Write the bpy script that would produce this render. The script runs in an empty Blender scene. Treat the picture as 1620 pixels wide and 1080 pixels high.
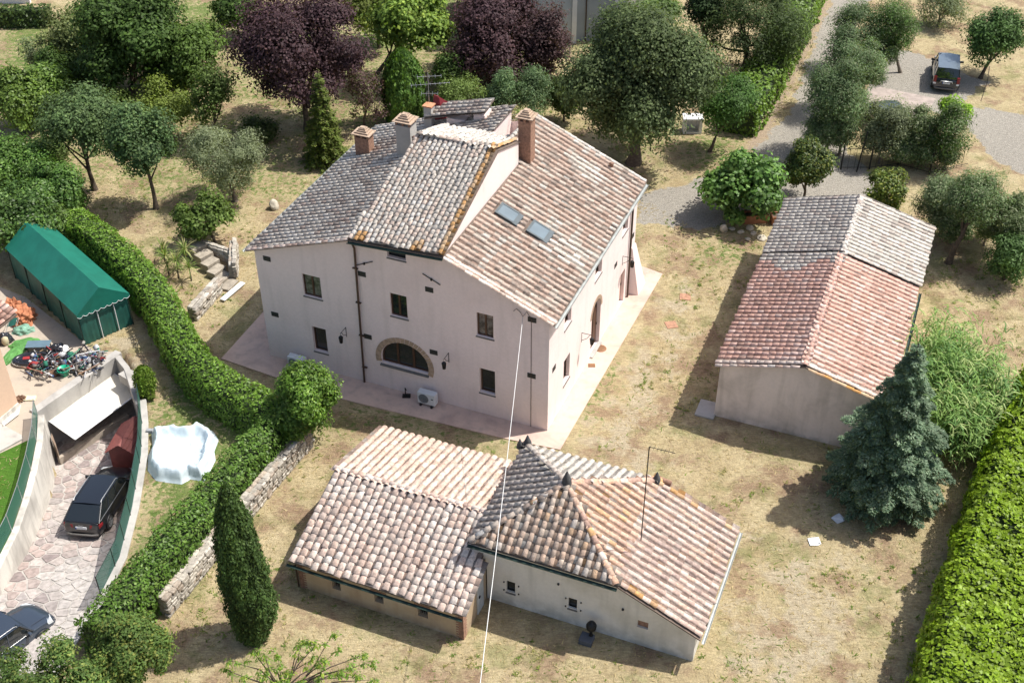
import bpy, bmesh, math, random
import numpy as np
from mathutils import Vector, Matrix, noise
from mathutils.geometry import tessellate_polygon
R_ = math.radians
SC = bpy.context.scene
COL = SC.collection
rng = np.random.default_rng(7)
random.seed(7)

# ------------------------------------------------------------------ camera, sky, sun, exposure
FPX, PITCH, ROLL, CAMZ = 1950.418, R_(37.697), R_(-0.159), 40.0
Fw = Vector((0, math.cos(PITCH), -math.sin(PITCH)))
Rt0 = Vector((1, 0, 0)); Up0 = Rt0.cross(Fw)
Rt = Rt0 * math.cos(ROLL) + Up0 * math.sin(ROLL)
Up = Up0 * math.cos(ROLL) - Rt0 * math.sin(ROLL)
CAM = Vector((0, 0, CAMZ))
cd = bpy.data.cameras.new('camera'); cam = bpy.data.objects.new('camera', cd); COL.objects.link(cam)
cd.sensor_width = 36; cd.lens = FPX * 36 / 1620; cd.clip_end = 2000; cd.clip_start = .5
m = Matrix((Rt, Up, -Fw)).transposed().to_4x4(); m.translation = CAM; cam.matrix_world = m
SC.camera = cam
SUN_EL, SUN_AZ = R_(58.5), R_(14)          # azimuth measured from +x towards +y
sd = Vector((math.cos(SUN_EL) * math.cos(SUN_AZ), math.cos(SUN_EL) * math.sin(SUN_AZ), math.sin(SUN_EL)))
w = bpy.data.worlds.new('World'); SC.world = w; w.use_nodes = True
nt = w.node_tree; nt.nodes.clear()
sky = nt.nodes.new('ShaderNodeTexSky'); sky.sky_type = 'NISHITA'; sky.sun_disc = False; sky.dust_density = 3.2
sky.sun_elevation = SUN_EL; sky.sun_rotation = math.pi / 2 - SUN_AZ
bg = nt.nodes.new('ShaderNodeBackground'); bg.inputs[1].default_value = 0.13
ow = nt.nodes.new('ShaderNodeOutputWorld'); nt.links.new(sky.outputs[0], bg.inputs[0]); nt.links.new(bg.outputs[0], ow.inputs[0])
sl = bpy.data.lights.new('sun', 'SUN'); sl.energy = 4.8; sl.angle = R_(.53); sl.color = (1, .965, .90)
so = bpy.data.objects.new('sun', sl); COL.objects.link(so); so.rotation_euler = sd.to_track_quat('Z', 'Y').to_euler()
so.location = (0, 0, 60)
SC.view_settings.view_transform = 'Standard'; SC.view_settings.look = 'None'
SC.view_settings.exposure = 0.31; SC.view_settings.gamma = 1; SC.view_settings.use_curve_mapping = False
try:
    SC.cycles.max_bounces = 6; SC.cycles.transparent_max_bounces = 4
    SC.cycles.diffuse_bounces = 3; SC.cycles.glossy_bounces = 2
except Exception: pass

# ------------------------------------------------------------------ survey: photo pixel -> place on a level of the ground
def ray(px, py): return Fw + Rt * ((px - 810) / FPX) - Up * ((py - 540) / FPX)
def at(px, py, z=0.0):
    d = ray(px, py); return CAM + d * ((z - CAMZ) / d.z)
def at_y(px, py, y):
    d = ray(px, py); return CAM + d * (y / d.y)
def proj(p):
    d = Vector(p) - CAM; z = d.dot(Fw); return 810 + FPX * d.dot(Rt) / z, 540 - FPX * d.dot(Up) / z, z
def rise(b, py):                                     # height above b that shows at photo row py
    lo, hi = 0., 25.
    for _ in range(40):
        mid = (lo + hi) / 2
        if proj((b[0], b[1], b[2] + mid))[1] > py: lo = mid
        else: hi = mid
    return lo

# ------------------------------------------------------------------ materials
def new_mat(name):
    mt = bpy.data.materials.new(name); mt.use_nodes = True; n = mt.node_tree
    return mt, n, n.nodes['Principled BSDF']
def N(n, t, **k):
    x = n.nodes.new(t)
    for a, b in k.items():
        if a.startswith('_'): x.inputs[int(a[1:])].default_value = b
        else: setattr(x, a, b)
    return x
def noise_fac(n, scale, detail=4, lo=.35, hi=.65, coord='pos', rough=.55, dist=0):
    tc = N(n, 'ShaderNodeNewGeometry') if coord == 'pos' else N(n, 'ShaderNodeTexCoord')
    no = N(n, 'ShaderNodeTexNoise'); no.inputs['Scale'].default_value = scale; no.inputs['Detail'].default_value = detail
    no.inputs['Roughness'].default_value = rough; no.inputs['Distortion'].default_value = dist
    n.links.new(tc.outputs['Position' if coord == 'pos' else 'Object'], no.inputs['Vector'])
    mr = N(n, 'ShaderNodeMapRange'); mr.inputs[1].default_value = lo; mr.inputs[2].default_value = hi
    mr.interpolation_type = 'SMOOTHSTEP'
    n.links.new(no.outputs[0], mr.inputs[0]); return mr.outputs[0]
def mix(n, f, a, b, mode='MIX'):
    x = N(n, 'ShaderNodeMix', data_type='RGBA', blend_type=mode)
    for s, v in ((x.inputs[0], f), (x.inputs[6], a), (x.inputs[7], b)):
        if isinstance(v, (int, float)): s.default_value = v
        elif isinstance(v, tuple): s.default_value = (*v[:3], 1)
        else: n.links.new(v, s)
    return x.outputs[2]
def bump(n, b, fac, strength=.3, dist=.02):
    bu = N(n, 'ShaderNodeBump'); bu.inputs['Strength'].default_value = strength; bu.inputs['Distance'].default_value = dist
    n.links.new(fac, bu.inputs['Height']); n.links.new(bu.outputs[0], b.inputs['Normal'])
MATS = {}
def simple(name, col, rough=.7, metal=0., var=.25, scale=3., bmp=.15, spec=None, coat=0., alpha=None):
    if name in MATS: return MATS[name]
    mt, n, b = new_mat(name)
    f = noise_fac(n, scale, 5, .3, .7)
    c2 = tuple(c * (1 - var) for c in col)
    n.links.new(mix(n, f, c2, col), b.inputs['Base Color'])
    b.inputs['Roughness'].default_value = rough; b.inputs['Metallic'].default_value = metal
    if spec is not None: b.inputs['Specular IOR Level'].default_value = spec
    if coat: b.inputs['Coat Weight'].default_value = coat; b.inputs['Coat Roughness'].default_value = .04
    if bmp: bump(n, b, noise_fac(n, scale * 9, 3, .2, .8), bmp, .01)
    MATS[name] = mt; return mt
def stucco(name, col, stain, amount=.5, dirt=(.30, .26, .20), low=0.):
    mt, n, b = new_mat(name)
    big = noise_fac(n, .45, 6, .42, .75, dist=.6)
    fine = noise_fac(n, 7, 4, .2, .8)
    c = mix(n, big, col, stain)
    c = mix(n, .10, c, mix(n, fine, (.3, .3, .3), (1, 1, 1)), 'MULTIPLY')
    # streaky weathering
    g = N(n, 'ShaderNodeNewGeometry'); mp = N(n, 'ShaderNodeMapping'); mp.inputs[3].default_value = (2.2, 2.2, .28)
    n.links.new(g.outputs[0], mp.inputs[0]); no = N(n, 'ShaderNodeTexNoise'); no.inputs['Scale'].default_value = 1.; no.inputs['Detail'].default_value = 6
    n.links.new(mp.outputs[0], no.inputs[0]); mr = N(n, 'ShaderNodeMapRange'); mr.inputs[1].default_value = .5; mr.inputs[2].default_value = .78; mr.inputs[4].default_value = amount
    n.links.new(no.outputs[0], mr.inputs[0]); c = mix(n, mr.outputs[0], c, dirt)
    if low:                                             # damp rise at the foot of the wall
        sx = N(n, 'ShaderNodeSeparateXYZ'); n.links.new(g.outputs[0], sx.inputs[0])
        m2 = N(n, 'ShaderNodeMapRange'); m2.inputs[1].default_value = low; m2.inputs[2].default_value = 0; m2.inputs[4].default_value = .55
        n.links.new(sx.outputs[2], m2.inputs[0])
        mm = N(n, 'ShaderNodeMath', operation='MULTIPLY'); n.links.new(m2.outputs[0], mm.inputs[0]); n.links.new(noise_fac(n, 1.7, 5, .35, .6), mm.inputs[1])
        c = mix(n, mm.outputs[0], c, dirt)
    n.links.new(c, b.inputs['Base Color']); b.inputs['Roughness'].default_value = .9; b.inputs['Specular IOR Level'].default_value = .15
    bump(n, b, noise_fac(n, 18, 4, .2, .8), .25, .01)
    return mt
def tinted(name, rough=.85, lichen=True, spec=.2, var=.3, obj=False, scale=9., trans=0., base=(1, 1, 1), bmp=.3):
    """Base colour from the mesh attribute 'tint' (or from the object's own colour), with fine wear."""
    mt, n, b = new_mat(name)
    if obj:
        oi = N(n, 'ShaderNodeObjectInfo'); c = oi.outputs['Color']
    else:
        a = N(n, 'ShaderNodeAttribute'); a.attribute_name = 'tint'; c = a.outputs['Color']
    if base != (1, 1, 1): c = mix(n, 1., c, base, 'MULTIPLY')
    if var:
        v = mix(n, noise_fac(n, scale, 3, .25, .75), (1 - var,) * 3, (1 + var * .5,) * 3)
        c = mix(n, 1., c, v, 'MULTIPLY')
    if lichen:
        c = mix(n, noise_fac(n, 11, 5, .60, .74, rough=.75), c, (.58, .57, .53))
        c = mix(n, noise_fac(n, 8, 5, .60, .70, rough=.75, dist=.3), c, (.10, .09, .08))
    n.links.new(c, b.inputs['Base Color']); b.inputs['Roughness'].default_value = rough; b.inputs['Specular IOR Level'].default_value = spec
    if bmp: bump(n, b, noise_fac(n, scale * 4, 3, .2, .8), bmp, .01)
    if trans:
        tr = N(n, 'ShaderNodeBsdfTranslucent'); n.links.new(mix(n, 1., c, (1.25, 1.3, .55), 'MULTIPLY'), tr.inputs[0])
        ms = N(n, 'ShaderNodeMixShader'); ms.inputs[0].default_value = trans
        n.links.new(b.outputs[0], ms.inputs[1]); n.links.new(tr.outputs[0], ms.inputs[2])
        n.links.new(ms.outputs[0], n.nodes['Material Output'].inputs[0])
    return mt
TILE = tinted('terracotta tile laid', bmp=.4); TILE_O = tinted('terracotta tile', obj=True, bmp=.4)
LEAF = tinted('leaf', .6, False, .22, .15, scale=2., trans=.36, bmp=0, base=(1.45, 1.38, 1.2))
LEAF_GLOSS = tinted('glossy leaf', .48, False, .32, .12, scale=2., trans=.30, bmp=0, base=(1.4, 1.35, 1.1))
STONE = tinted('rubble stone', .9, True, .15, .35, scale=7)
STONE_O = tinted('rubble stone piece', .9, True, .15, .35, obj=True, scale=7)
PAVE_O = tinted('porphyry paving', .75, False, .25, .3, obj=True, scale=5, bmp=.2)
CLOTH = tinted('cloth', .8, False, .2, .2, scale=4)
BARK = simple('bark', (.13, .10, .075), .95, var=.5, scale=6, bmp=.8)
BARK_PALE = simple('pale bark', (.24, .20, .16), .95, var=.5, scale=6, bmp=.8)
STUCCO = stucco('pink stucco', (.87, .74, .70), (.82, .69, .65), .16)
STUCCO_BARN = stucco('weathered cream stucco', (.82, .71, .64), (.60, .52, .46), .42, low=.7)
STUCCO_OUT = stucco('pale outbuilding plaster', (.76, .72, .655), (.62, .58, .50), .34, dirt=(.30, .29, .25), low=1.0)
BRICKW = stucco('old ochre brickwork', (.48, .37, .25), (.58, .50, .38), .5, dirt=(.30, .19, .12), low=.5)
CONCRETE = stucco('grey concrete', (.47, .45, .42), (.36, .345, .32), .55, dirt=(.22, .21, .20))
PLASTER_W = stucco('flaking white plaster', (.66, .63, .57), (.40, .375, .34), .9, dirt=(.25, .235, .21))
PEACH = stucco('peach render', (.70, .50, .36), (.66, .47, .34), .1)
WHITEW = stucco('white render', (.75, .75, .74), (.70, .70, .70), .1)
BLUEW = stucco('pale blue render', (.46, .50, .53), (.42, .46, .49), .15)
BRICK_R = simple('red brick', (.36, .205, .14), .9, var=.4, scale=8)
BRICK_A = simple('arch brick', (.50, .36, .25), .9, var=.35, scale=6)
GREYST = simple('grey sill stone', (.17, .16, .15), .85, var=.3, scale=7)
WOOD = simple('brown wood frame', (.085, .038, .02), .5, var=.3, scale=8)
WOODL = simple('light wood', (.42, .27, .18), .6, var=.25, scale=5)
IRON = simple('dark iron', (.03, .03, .03), .55, .6, var=.3, scale=8)
VENTM = simple('dark vent plate', (.03, .035, .035), .6, .2, var=.3, scale=10)
GREENM = simple('dark green gutter metal', (.03, .06, .05), .45, .4, var=.3)
GUTTER = simple('grey gutter metal', (.45, .47, .45), .45, .5, var=.2)
PIPE = simple('brown downpipe', (.10, .065, .05), .45, .5, var=.2)
GLASS = simple('dark window glass', (.025, .03, .032), .06, 0, var=.3, scale=1, bmp=0, spec=.9)
GLASSC = simple('window glass with pale curtain', (.20, .19, .17), .12, 0, var=.8, scale=5, bmp=0, spec=.8)
SKYG = simple('skylight glass', (.17, .215, .24), .12, 0, var=.15, scale=1, bmp=0, spec=.9)
ALU = simple('galvanised metal', (.55, .56, .57), .35, .8, var=.15)
WHITEP = simple('white plastic', (.75, .76, .76), .4, var=.08, scale=3, bmp=.03)
DARKP = simple('black plastic', (.02, .02, .022), .5, var=.2, bmp=.03)
def mat_of(name, col, **k): return simple(name, col, **k)

# ------------------------------------------------------------------ mesh helpers
def tag(o, label=None, cat=None, group=None, kind=None):
    for k, v in (('label', label), ('category', cat), ('group', group), ('kind', kind)):
        if v: o[k] = v
    return o
def thing(name, label, cat, loc=(0, 0, 0), rz=0., group=None):
    o = bpy.data.objects.new(name, None); COL.objects.link(o); o.location = loc; o.rotation_euler = (0, 0, rz)
    o.empty_display_size = .2
    return tag(o, label, cat, group)
def link(name, me, parent=None):
    o = bpy.data.objects.new(name, me); COL.objects.link(o)
    if parent is not None: o.parent = parent
    return o
def np_mesh(name, V, Fq, mat, tint=None, smooth=False):
    """V (n,3); Fq (k,4) or (k,3) faces; tint (k,3) per face."""
    me = bpy.data.meshes.new(name); k, c = Fq.shape
    me.vertices.add(len(V)); me.vertices.foreach_set('co', np.ascontiguousarray(V, np.float32).ravel())
    me.loops.add(k * c); me.loops.foreach_set('vertex_index', np.ascontiguousarray(Fq, np.int32).ravel())
    me.polygons.add(k); me.polygons.foreach_set('loop_start', np.arange(0, k * c, c, dtype=np.int32))
    me.polygons.foreach_set('loop_total', np.full(k, c, np.int32))
    if smooth: me.polygons.foreach_set('use_smooth', np.ones(k, bool))
    me.update(calc_edges=True)
    if tint is not None:
        a = me.attributes.new('tint', 'FLOAT_COLOR', 'FACE')
        T = np.ones((k, 4), np.float32); T[:, :3] = tint; a.data.foreach_set('color', T.ravel())
    me.materials.append(mat); return me
class MB:
    def __init__(s): s.v = []; s.f = []; s.mi = []; s.cur = 0; s.sm = []
    def add(s, vs, fs, smooth=False):
        o = len(s.v); s.v += [tuple(v) for v in vs]
        for f in fs: s.f.append([i + o for i in f]); s.mi.append(s.cur); s.sm.append(smooth)
        return s
    def box(s, a, b, M=None):
        x0, y0, z0 = a; x1, y1, z1 = b
        vs = [Vector(p) for p in ((x0, y0, z0), (x1, y0, z0), (x1, y1, z0), (x0, y1, z0), (x0, y0, z1), (x1, y0, z1), (x1, y1, z1), (x0, y1, z1))]
        if M is not None: vs = [M @ v for v in vs]
        return s.add(vs, [(0, 3, 2, 1), (4, 5, 6, 7), (0, 1, 5, 4), (1, 2, 6, 5), (2, 3, 7, 6), (3, 0, 4, 7)])
    def hexa(s, p):                                  # 4 bottom points, 4 top points
        return s.add(p, [(0, 3, 2, 1), (4, 5, 6, 7), (0, 1, 5, 4), (1, 2, 6, 5), (2, 3, 7, 6), (3, 0, 4, 7)])
    def prism(s, poly, z0, z1):                      # poly: list of (x, y), counter-clockwise
        n = len(poly)
        return s.add([(p[0], p[1], z0) for p in poly] + [(p[0], p[1], z1) for p in poly],
                     [tuple(range(n))[::-1], tuple(range(n, 2 * n))] + [(i, (i + 1) % n, n + (i + 1) % n, n + i) for i in range(n)])
    def tube(s, pts, r, n=8, cap=True, smooth=True):
        pts = [Vector(p) for p in pts]; rr = r if isinstance(r, (list, tuple)) else [r] * len(pts); rings = []
        ref = Vector((0, 0, 1)); vs = []
        for i, p in enumerate(pts):
            d = (pts[min(i + 1, len(pts) - 1)] - pts[max(i - 1, 0)]).normalized()
            a = d.cross(ref if abs(d.z) < .95 else Vector((1, 0, 0))).normalized(); b = d.cross(a)
            vs += [p + (a * math.cos(2 * math.pi * k / n) + b * math.sin(2 * math.pi * k / n)) * rr[i] for k in range(n)]
        fs = [(i * n + k, i * n + (k + 1) % n, (i + 1) * n + (k + 1) % n, (i + 1) * n + k) for i in range(len(pts) - 1) for k in range(n)]
        s.add(vs, fs, smooth)
        if cap: s.add(vs[:n], [tuple(range(n))]); s.add(vs[-n:], [tuple(range(n))[::-1]])
        return s
    def cyl(s, c, r, h, n=16, r2=None): return s.tube([c, (c[0], c[1], c[2] + h)], [r, r if r2 is None else r2], n, smooth=False)
    def lathe(s, c, prof, n=16, axis='z'):
        vs = []
        for r, h in prof:
            for k in range(n):
                a = 2 * math.pi * k / n; p = (r * math.cos(a), r * math.sin(a), h)
                if axis == 'x': p = (p[2], p[0], p[1])
                if axis == 'y': p = (p[0], p[2], p[1])
                vs.append((c[0] + p[0], c[1] + p[1], c[2] + p[2]))
        return s.add(vs, [(i * n + k, i * n + (k + 1) % n, (i + 1) * n + (k + 1) % n, (i + 1) * n + k) for i in range(len(prof) - 1) for k in range(n)], True)
    def build(s, name, mat, parent=None, bevel=0.):
        me = bpy.data.meshes.new(name); me.from_pydata(s.v, [], s.f)
        for mm in (mat if isinstance(mat, (list, tuple)) else [mat]): me.materials.append(mm)
        me.polygons.foreach_set('material_index', s.mi); me.polygons.foreach_set('use_smooth', s.sm)
        me.update(); bm = bmesh.new(); bm.from_mesh(me); bmesh.ops.recalc_face_normals(bm, faces=bm.faces); bm.to_mesh(me); bm.free()
        o = link(name, me, parent)
        if bevel:
            b = o.modifiers.new('bevel', 'BEVEL'); b.width = bevel; b.segments = 2; b.limit_method = 'ANGLE'
        return o
def plane_map(axis, c):                              # (a, h) on a wall plane -> local xyz ; axis 'v': plane v=c ; 'u': plane u=c
    return (lambda a, h, d=0.: Vector((a, c + d, h))) if axis == 'v' else (lambda a, h, d=0.: Vector((c + d, a, h)))
def wall_sheet(mb, mp, poly, holes, inward, depth=.22):
    """One face of a wall with openings cut in it and the reveals of the openings. inward: sign of the direction into the house."""
    loops = [poly] + holes
    flat = [mp(a, h) for l in loops for a, h in l]
    tris = tessellate_polygon([[Vector((a, h, 0)) for a, h in l] for l in loops])
    mb.add(flat, [tuple(t) for t in tris])
    for l in holes:
        k = len(l); vs = [mp(a, h) for a, h in l] + [mp(a, h, inward * depth) for a, h in l]
        mb.add(vs, [(i, (i + 1) % k, k + (i + 1) % k, k + i) for i in range(k)])
rect = lambda a0, h0, a1, h1: [(a0, h0), (a1, h0), (a1, h1), (a0, h1)]
def arch(a0, h0, a1, h1, spring, n=12):
    c = (a0 + a1) / 2; r = (a1 - a0) / 2
    return [(a0, h0), (a1, h0)] + [(c + r * math.cos(t), spring + (h1 - spring) * math.sin(t)) for t in [math.pi * i / n for i in range(n + 1)]]

# ------------------------------------------------------------------ roof tiles
def coppo_mesh(w0, w1, ln, ht, th=.02, seg=6, lf=.02):
    """Half-round cover tile, wide end at y=0 (down the slope), narrow end at y=ln."""
    V = []; F = []
    for (y, w, h, lift) in ((0, w0, ht, lf), (ln, w1, ht * .78, 0)):
        for k in range(seg + 1):
            t = math.pi * k / seg; V.append((w * math.cos(t), y, h * math.sin(t) + lift))
    for k in range(seg + 1):
        t = math.pi * k / seg; V.append(((w0 - th) * math.cos(t), 0, (ht - th) * math.sin(t) + lf))
    n = seg + 1
    for k in range(seg): F.append((k, k + 1, n + k + 1, n + k)); F.append((k + 1, k, 2 * n + k, 2 * n + k + 1))
    return np.array(V, float), np.array(F)
def pan_mesh(w, ln):
    V = [(-w / 2, 0, .03), (w / 2, 0, .03), (w / 2, ln, .0), (-w / 2, ln, .0), (-w / 2, 0, .0), (w / 2, 0, .0)]
    return np.array(V, float), np.array([(0, 1, 2, 3), (4, 5, 1, 0)])
PAL = {
 'pink':  [((.50, .39, .33), .5), ((.62, .44, .35), 1.6), ((.68, .50, .41), 3), ((.74, .59, .50), 4), ((.76, .64, .55), 4), ((.78, .70, .63), 1.6)],
 'pinkflat': [((.62, .44, .36), 4), ((.67, .52, .43), 4), ((.72, .62, .54), 3), ((.58, .41, .32), 2)],
 'tan':   [((.24, .19, .16), 1.1), ((.40, .28, .22), 2), ((.48, .34, .27), 3.4), ((.52, .40, .33), 3.4), ((.53, .46, .39), 3), ((.58, .55, .50), .8)],
 'grey':  [((.24, .18, .15), 1), ((.44, .31, .25), 1.8), ((.50, .43, .37), 2.6), ((.60, .53, .455), 4), ((.67, .61, .53), 3.8), ((.73, .68, .61), 1.4)],
 'tower': [((.44, .41, .37), 2), ((.58, .53, .46), 3.4), ((.66, .59, .51), 4), ((.66, .51, .42), 3.4), ((.56, .44, .36), 1.2), ((.66, .64, .60), 1.6)],
 'pale':  [((.56, .52, .47), 5), ((.63, .59, .53), 3), ((.54, .50, .45), 3), ((.42, .37, .31), 1)],
 'orange': [((.56, .30, .11), 3), ((.55, .40, .26), 3), ((.44, .28, .16), 1)],
 'pyrw':  [((.36, .31, .27), 1.2), ((.50, .42, .36), 3), ((.58, .51, .45), 4), ((.66, .60, .53), 2.5)],
 'pyrs':  [((.42, .33, .27), 1), ((.58, .40, .29), 3), ((.64, .47, .36), 3.8), ((.66, .55, .45), 3), ((.57, .36, .20), .8), ((.56, .53, .49), 1.6)],
 'pyre':  [((.44, .29, .23), 1.3), ((.58, .37, .26), 3.4), ((.64, .44, .33), 4), ((.62, .37, .18), 1.3), ((.64, .54, .47), 2.2)],
 'pyre2': [((.36, .27, .24), .9), ((.50, .36, .30), 2.4), ((.60, .45, .38), 4), ((.65, .54, .47), 3), ((.58, .40, .30), 1)],
 'terra': [((.36, .23, .18), .4), ((.60, .35, .27), 3), ((.66, .40, .32), 5), ((.70, .47, .39), 4), ((.73, .56, .49), 1.5)],
 'barng': [((.34, .29, .26), .8), ((.50, .40, .34), 1.5), ((.55, .50, .44), 3.5), ((.63, .58, .51), 4), ((.69, .64, .57), 2.6)],
}
MEANS = {k: tuple(sum(c[i] * w_ for c, w_ in L) / sum(w_ for _, w_ in L) for i in range(3)) for k, L in PAL.items()}
def pick(pal, r):
    L = PAL[pal]; t = sum(w for _, w in L) * r
    for c, w_ in L:
        t -= w_
        if t <= 0: return c
    return L[-1][0]
class Roof:
    """Collects the tiles of one building and lays the 300 that show largest as single tiles, the rest as one mesh."""
    def __init__(s, deck, base_M): s.deck = deck; s.M = base_M; s.cop = []; s.pan = []; s.rnd = random.Random(11)
    def slope(s, P0, U, S, poly, pal, spacing=.36, expo=.34, w=.135, ht=.095, pans=True, edge=None, jit=1.):
        """P0 origin on the eave, U unit along the eave, S unit up the slope, poly = clip polygon in (a, b)."""
        P0 = Vector(P0); U = Vector(U).normalized(); S = Vector(S); S = (S - U * S.dot(U)).normalized(); Nn = U.cross(S).normalized()
        if Nn.z < 0: Nn = -Nn
        X = S.cross(Nn)
        xs = [p[0] for p in poly]; ys = [p[1] for p in poly]; rnd = s.rnd
        def inside(a, b):
            c = False; j = len(poly) - 1
            for i in range(len(poly)):
                (x1, y1), (x2, y2) = poly[i], poly[j]
                if (y1 > b) != (y2 > b) and a < (x2 - x1) * (b - y1) / (y2 - y1) + x1: c = not c
                j = i
            return c
        na = max(1, round((max(xs) - min(xs)) / spacing)); sp = (max(xs) - min(xs)) / na
        nb = int((max(ys) - min(ys)) / expo) + 1
        for i in range(na):
            a = min(xs) + (i + .5) * sp; rowj = rnd.uniform(-.05, .05) * jit
            for j in range(nb):
                b = min(ys) + j * expo
                if not inside(a, b + .04): continue
                if not inside(a, b + expo * 1.05) and not inside(a, b + expo * .5): continue
                pal2 = pal(a, b) if callable(pal) else pal
                if edge: pal2 = edge(a, b) or pal2
                nz = noise.noise((P0 + U * a + S * b) * .55)
                r = min(.999, max(0, rnd.random() + nz * .45))
                c = pick(pal2, r); mc = MEANS[pal2]; c = tuple(x * .64 + y * .36 for x, y in zip(c, mc)); k = 1 + rnd.uniform(-.09, .09)
                c = tuple(min(.8, x * k) for x in c)
                yaw = rnd.gauss(0, .03) * jit; wv = .035 * noise.noise(Vector((a * .35, b * .45, P0.x))); p = P0 + U * (a + wv + rnd.gauss(0, .010) * jit) + S * (b + (rowj + rnd.gauss(0, .012)) * jit) + Nn * (.035 + rnd.gauss(0, .004) * jit)
                R3 = Matrix((X, S, Nn)).transposed() @ Matrix.Rotation(yaw, 3, 'Z')
                M = R3.to_4x4(); M.translation = p; s.cop.append((M, c, w, ht, expo))
                if pans:
                    M2 = Matrix((X, S, Nn)).transposed().to_4x4(); M2.translation = P0 + U * (a + sp / 2) + S * b + Nn * .012
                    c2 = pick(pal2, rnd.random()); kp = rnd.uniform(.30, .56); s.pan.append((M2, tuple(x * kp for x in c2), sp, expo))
    def ridge(s, A, B, pal='tan', w=.15, ht=.11, step=.36, lift=.06):
        A = Vector(A); B = Vector(B); d = (B - A); L = d.length; d.normalize(); X = d.cross(Vector((0, 0, 1))).normalized(); Nn = X.cross(d)
        for k in range(int(L / step)):
            c = pick(pal, s.rnd.random()); kk = 1 + s.rnd.uniform(-.15, .15)
            M = (Matrix((X, d, Nn)).transposed() @ Matrix.Rotation(s.rnd.gauss(0, .03), 3, 'Z')).to_4x4(); M.translation = A + d * (k * step) + Nn * (lift + s.rnd.gauss(0, .006))
            s.cop.append((M, tuple(x * kk for x in c), w, ht, step))
    def lay(s):
        out = []
        for it in s.cop:
            q = proj(s.M @ it[0].translation); out.append(((q[2] if 0 < q[0] < 1620 and 0 < q[1] < 1080 else 999) * .36 / (it[2] * 2 + .1), it))
        out.sort(key=lambda t: t[0]); cache = {}
        for z, (M, c, w_, ht, ex) in out[:298]:
            key = (round(w_, 3), round(ht, 3), round(ex, 3))
            if key not in cache:
                V, F = coppo_mesh(w_, w_ * .78, ex + .07, ht, lf=.022 if ht < .065 else .009); cache[key] = np_mesh('roof_tile', V, F, TILE_O, smooth=False)
            o = link('roof_tile', cache[key], s.deck); o.matrix_local = M; o.color = (*c, 1)
        Vs = []; Fs = []; Ts = []; off = 0
        def put(V, F, M, c):
            nonlocal off
            A = np.array(M); Vs.append(V @ A[:3, :3].T + A[:3, 3]); Fs.append(F + off); Ts.append(np.tile(c, (len(F), 1))); off += len(V)
        for z, (M, c, w_, ht, ex) in out[298:]: put(*coppo_mesh(w_, w_ * .78, ex + .07, ht, lf=.022 if ht < .065 else .009), M, c)
        if Vs:
            o = link('roof_tiles', np_mesh('roof_tiles', np.vstack(Vs), np.vstack(Fs), TILE, np.vstack(Ts)), s.deck); o['kind'] = 'stuff'
        Vs = []; Fs = []; Ts = []; off = 0
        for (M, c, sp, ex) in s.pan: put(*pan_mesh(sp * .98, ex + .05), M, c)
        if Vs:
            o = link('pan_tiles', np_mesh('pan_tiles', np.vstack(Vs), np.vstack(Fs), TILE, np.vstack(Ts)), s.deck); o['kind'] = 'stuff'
DECKM = simple('roof boarding', (.20, .15, .12), .9, var=.4, scale=5)
def slab(mb, pts, th=.07):                           # roof deck: polygon thickened downwards
    n = len(pts); pts = [Vector(p) for p in pts]
    mb.add(pts + [p - Vector((0, 0, th)) for p in pts], [tuple(range(n)), tuple(range(n, 2 * n))[::-1]] + [(i, n + i, n + (i + 1) % n, (i + 1) % n) for i in range(n)])

def window(parent, mp, a0, h0, a1, h1, inward, depth=.2, mull=1, glass=None, frame=None, fw=.06, panes=2, sill=None, poly=None):
    """Frame with its panes set back in the reveal."""
    glass = glass or GLASS; frame = frame or WOOD; mb = MB(); d0 = inward * (depth - .05); d1 = inward * (depth + .02)
    def bx(x0, z0, x1, z1, da=d0, db=d1):
        p = [mp(x0, z0, da), mp(x1, z0, da), mp(x1, z0, db), mp(x0, z0, db), mp(x0, z1, da), mp(x1, z1, da), mp(x1, z1, db), mp(x0, z1, db)]
        mb.hexa(p)
    bx(a0, h0, a0 + fw, h1); bx(a1 - fw, h0, a1, h1); bx(a0 + fw, h0, a1 - fw, h0 + fw); bx(a0 + fw, h1 - fw, a1 - fw, h1)
    xs = [a0 + fw + (a1 - a0 - 2 * fw) * k / (mull + 1) for k in range(1, mull + 1)]
    for x_ in xs: bx(x_ - .045, h0 + fw, x_ + .045, h1 - fw)
    f = mb.build('window', frame, parent); ed = [a0 + fw] + xs + [a1 - fw]
    for k in range(len(ed) - 1):
        pb = MB(); l = ed[k] + (.045 if k else 0); r = ed[k + 1] - (.045 if k < len(ed) - 2 else 0); dm = inward * (depth - .01)
        pb.add([mp(l, h0 + fw, dm), mp(r, h0 + fw, dm), mp(r, h1 - fw, dm), mp(l, h1 - fw, dm)], [(0, 1, 2, 3)])
        pb.build('pane', glass[k] if isinstance(glass, list) else glass, f)
    if sill:
        sb = MB(); o1 = -inward * .04; z = h0
        sb.hexa([mp(a0 - sill, z - .10, o1), mp(a1 + sill, z - .10, o1), mp(a1, z - .08, inward * depth), mp(a0, z - .08, inward * depth),
                 mp(a0 - sill, z - .05, o1), mp(a1 + sill, z - .05, o1), mp(a1, z + .01, inward * depth), mp(a0, z + .01, inward * depth)])
        sb.build('window_sill', GREYST, f)
    return f

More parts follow.
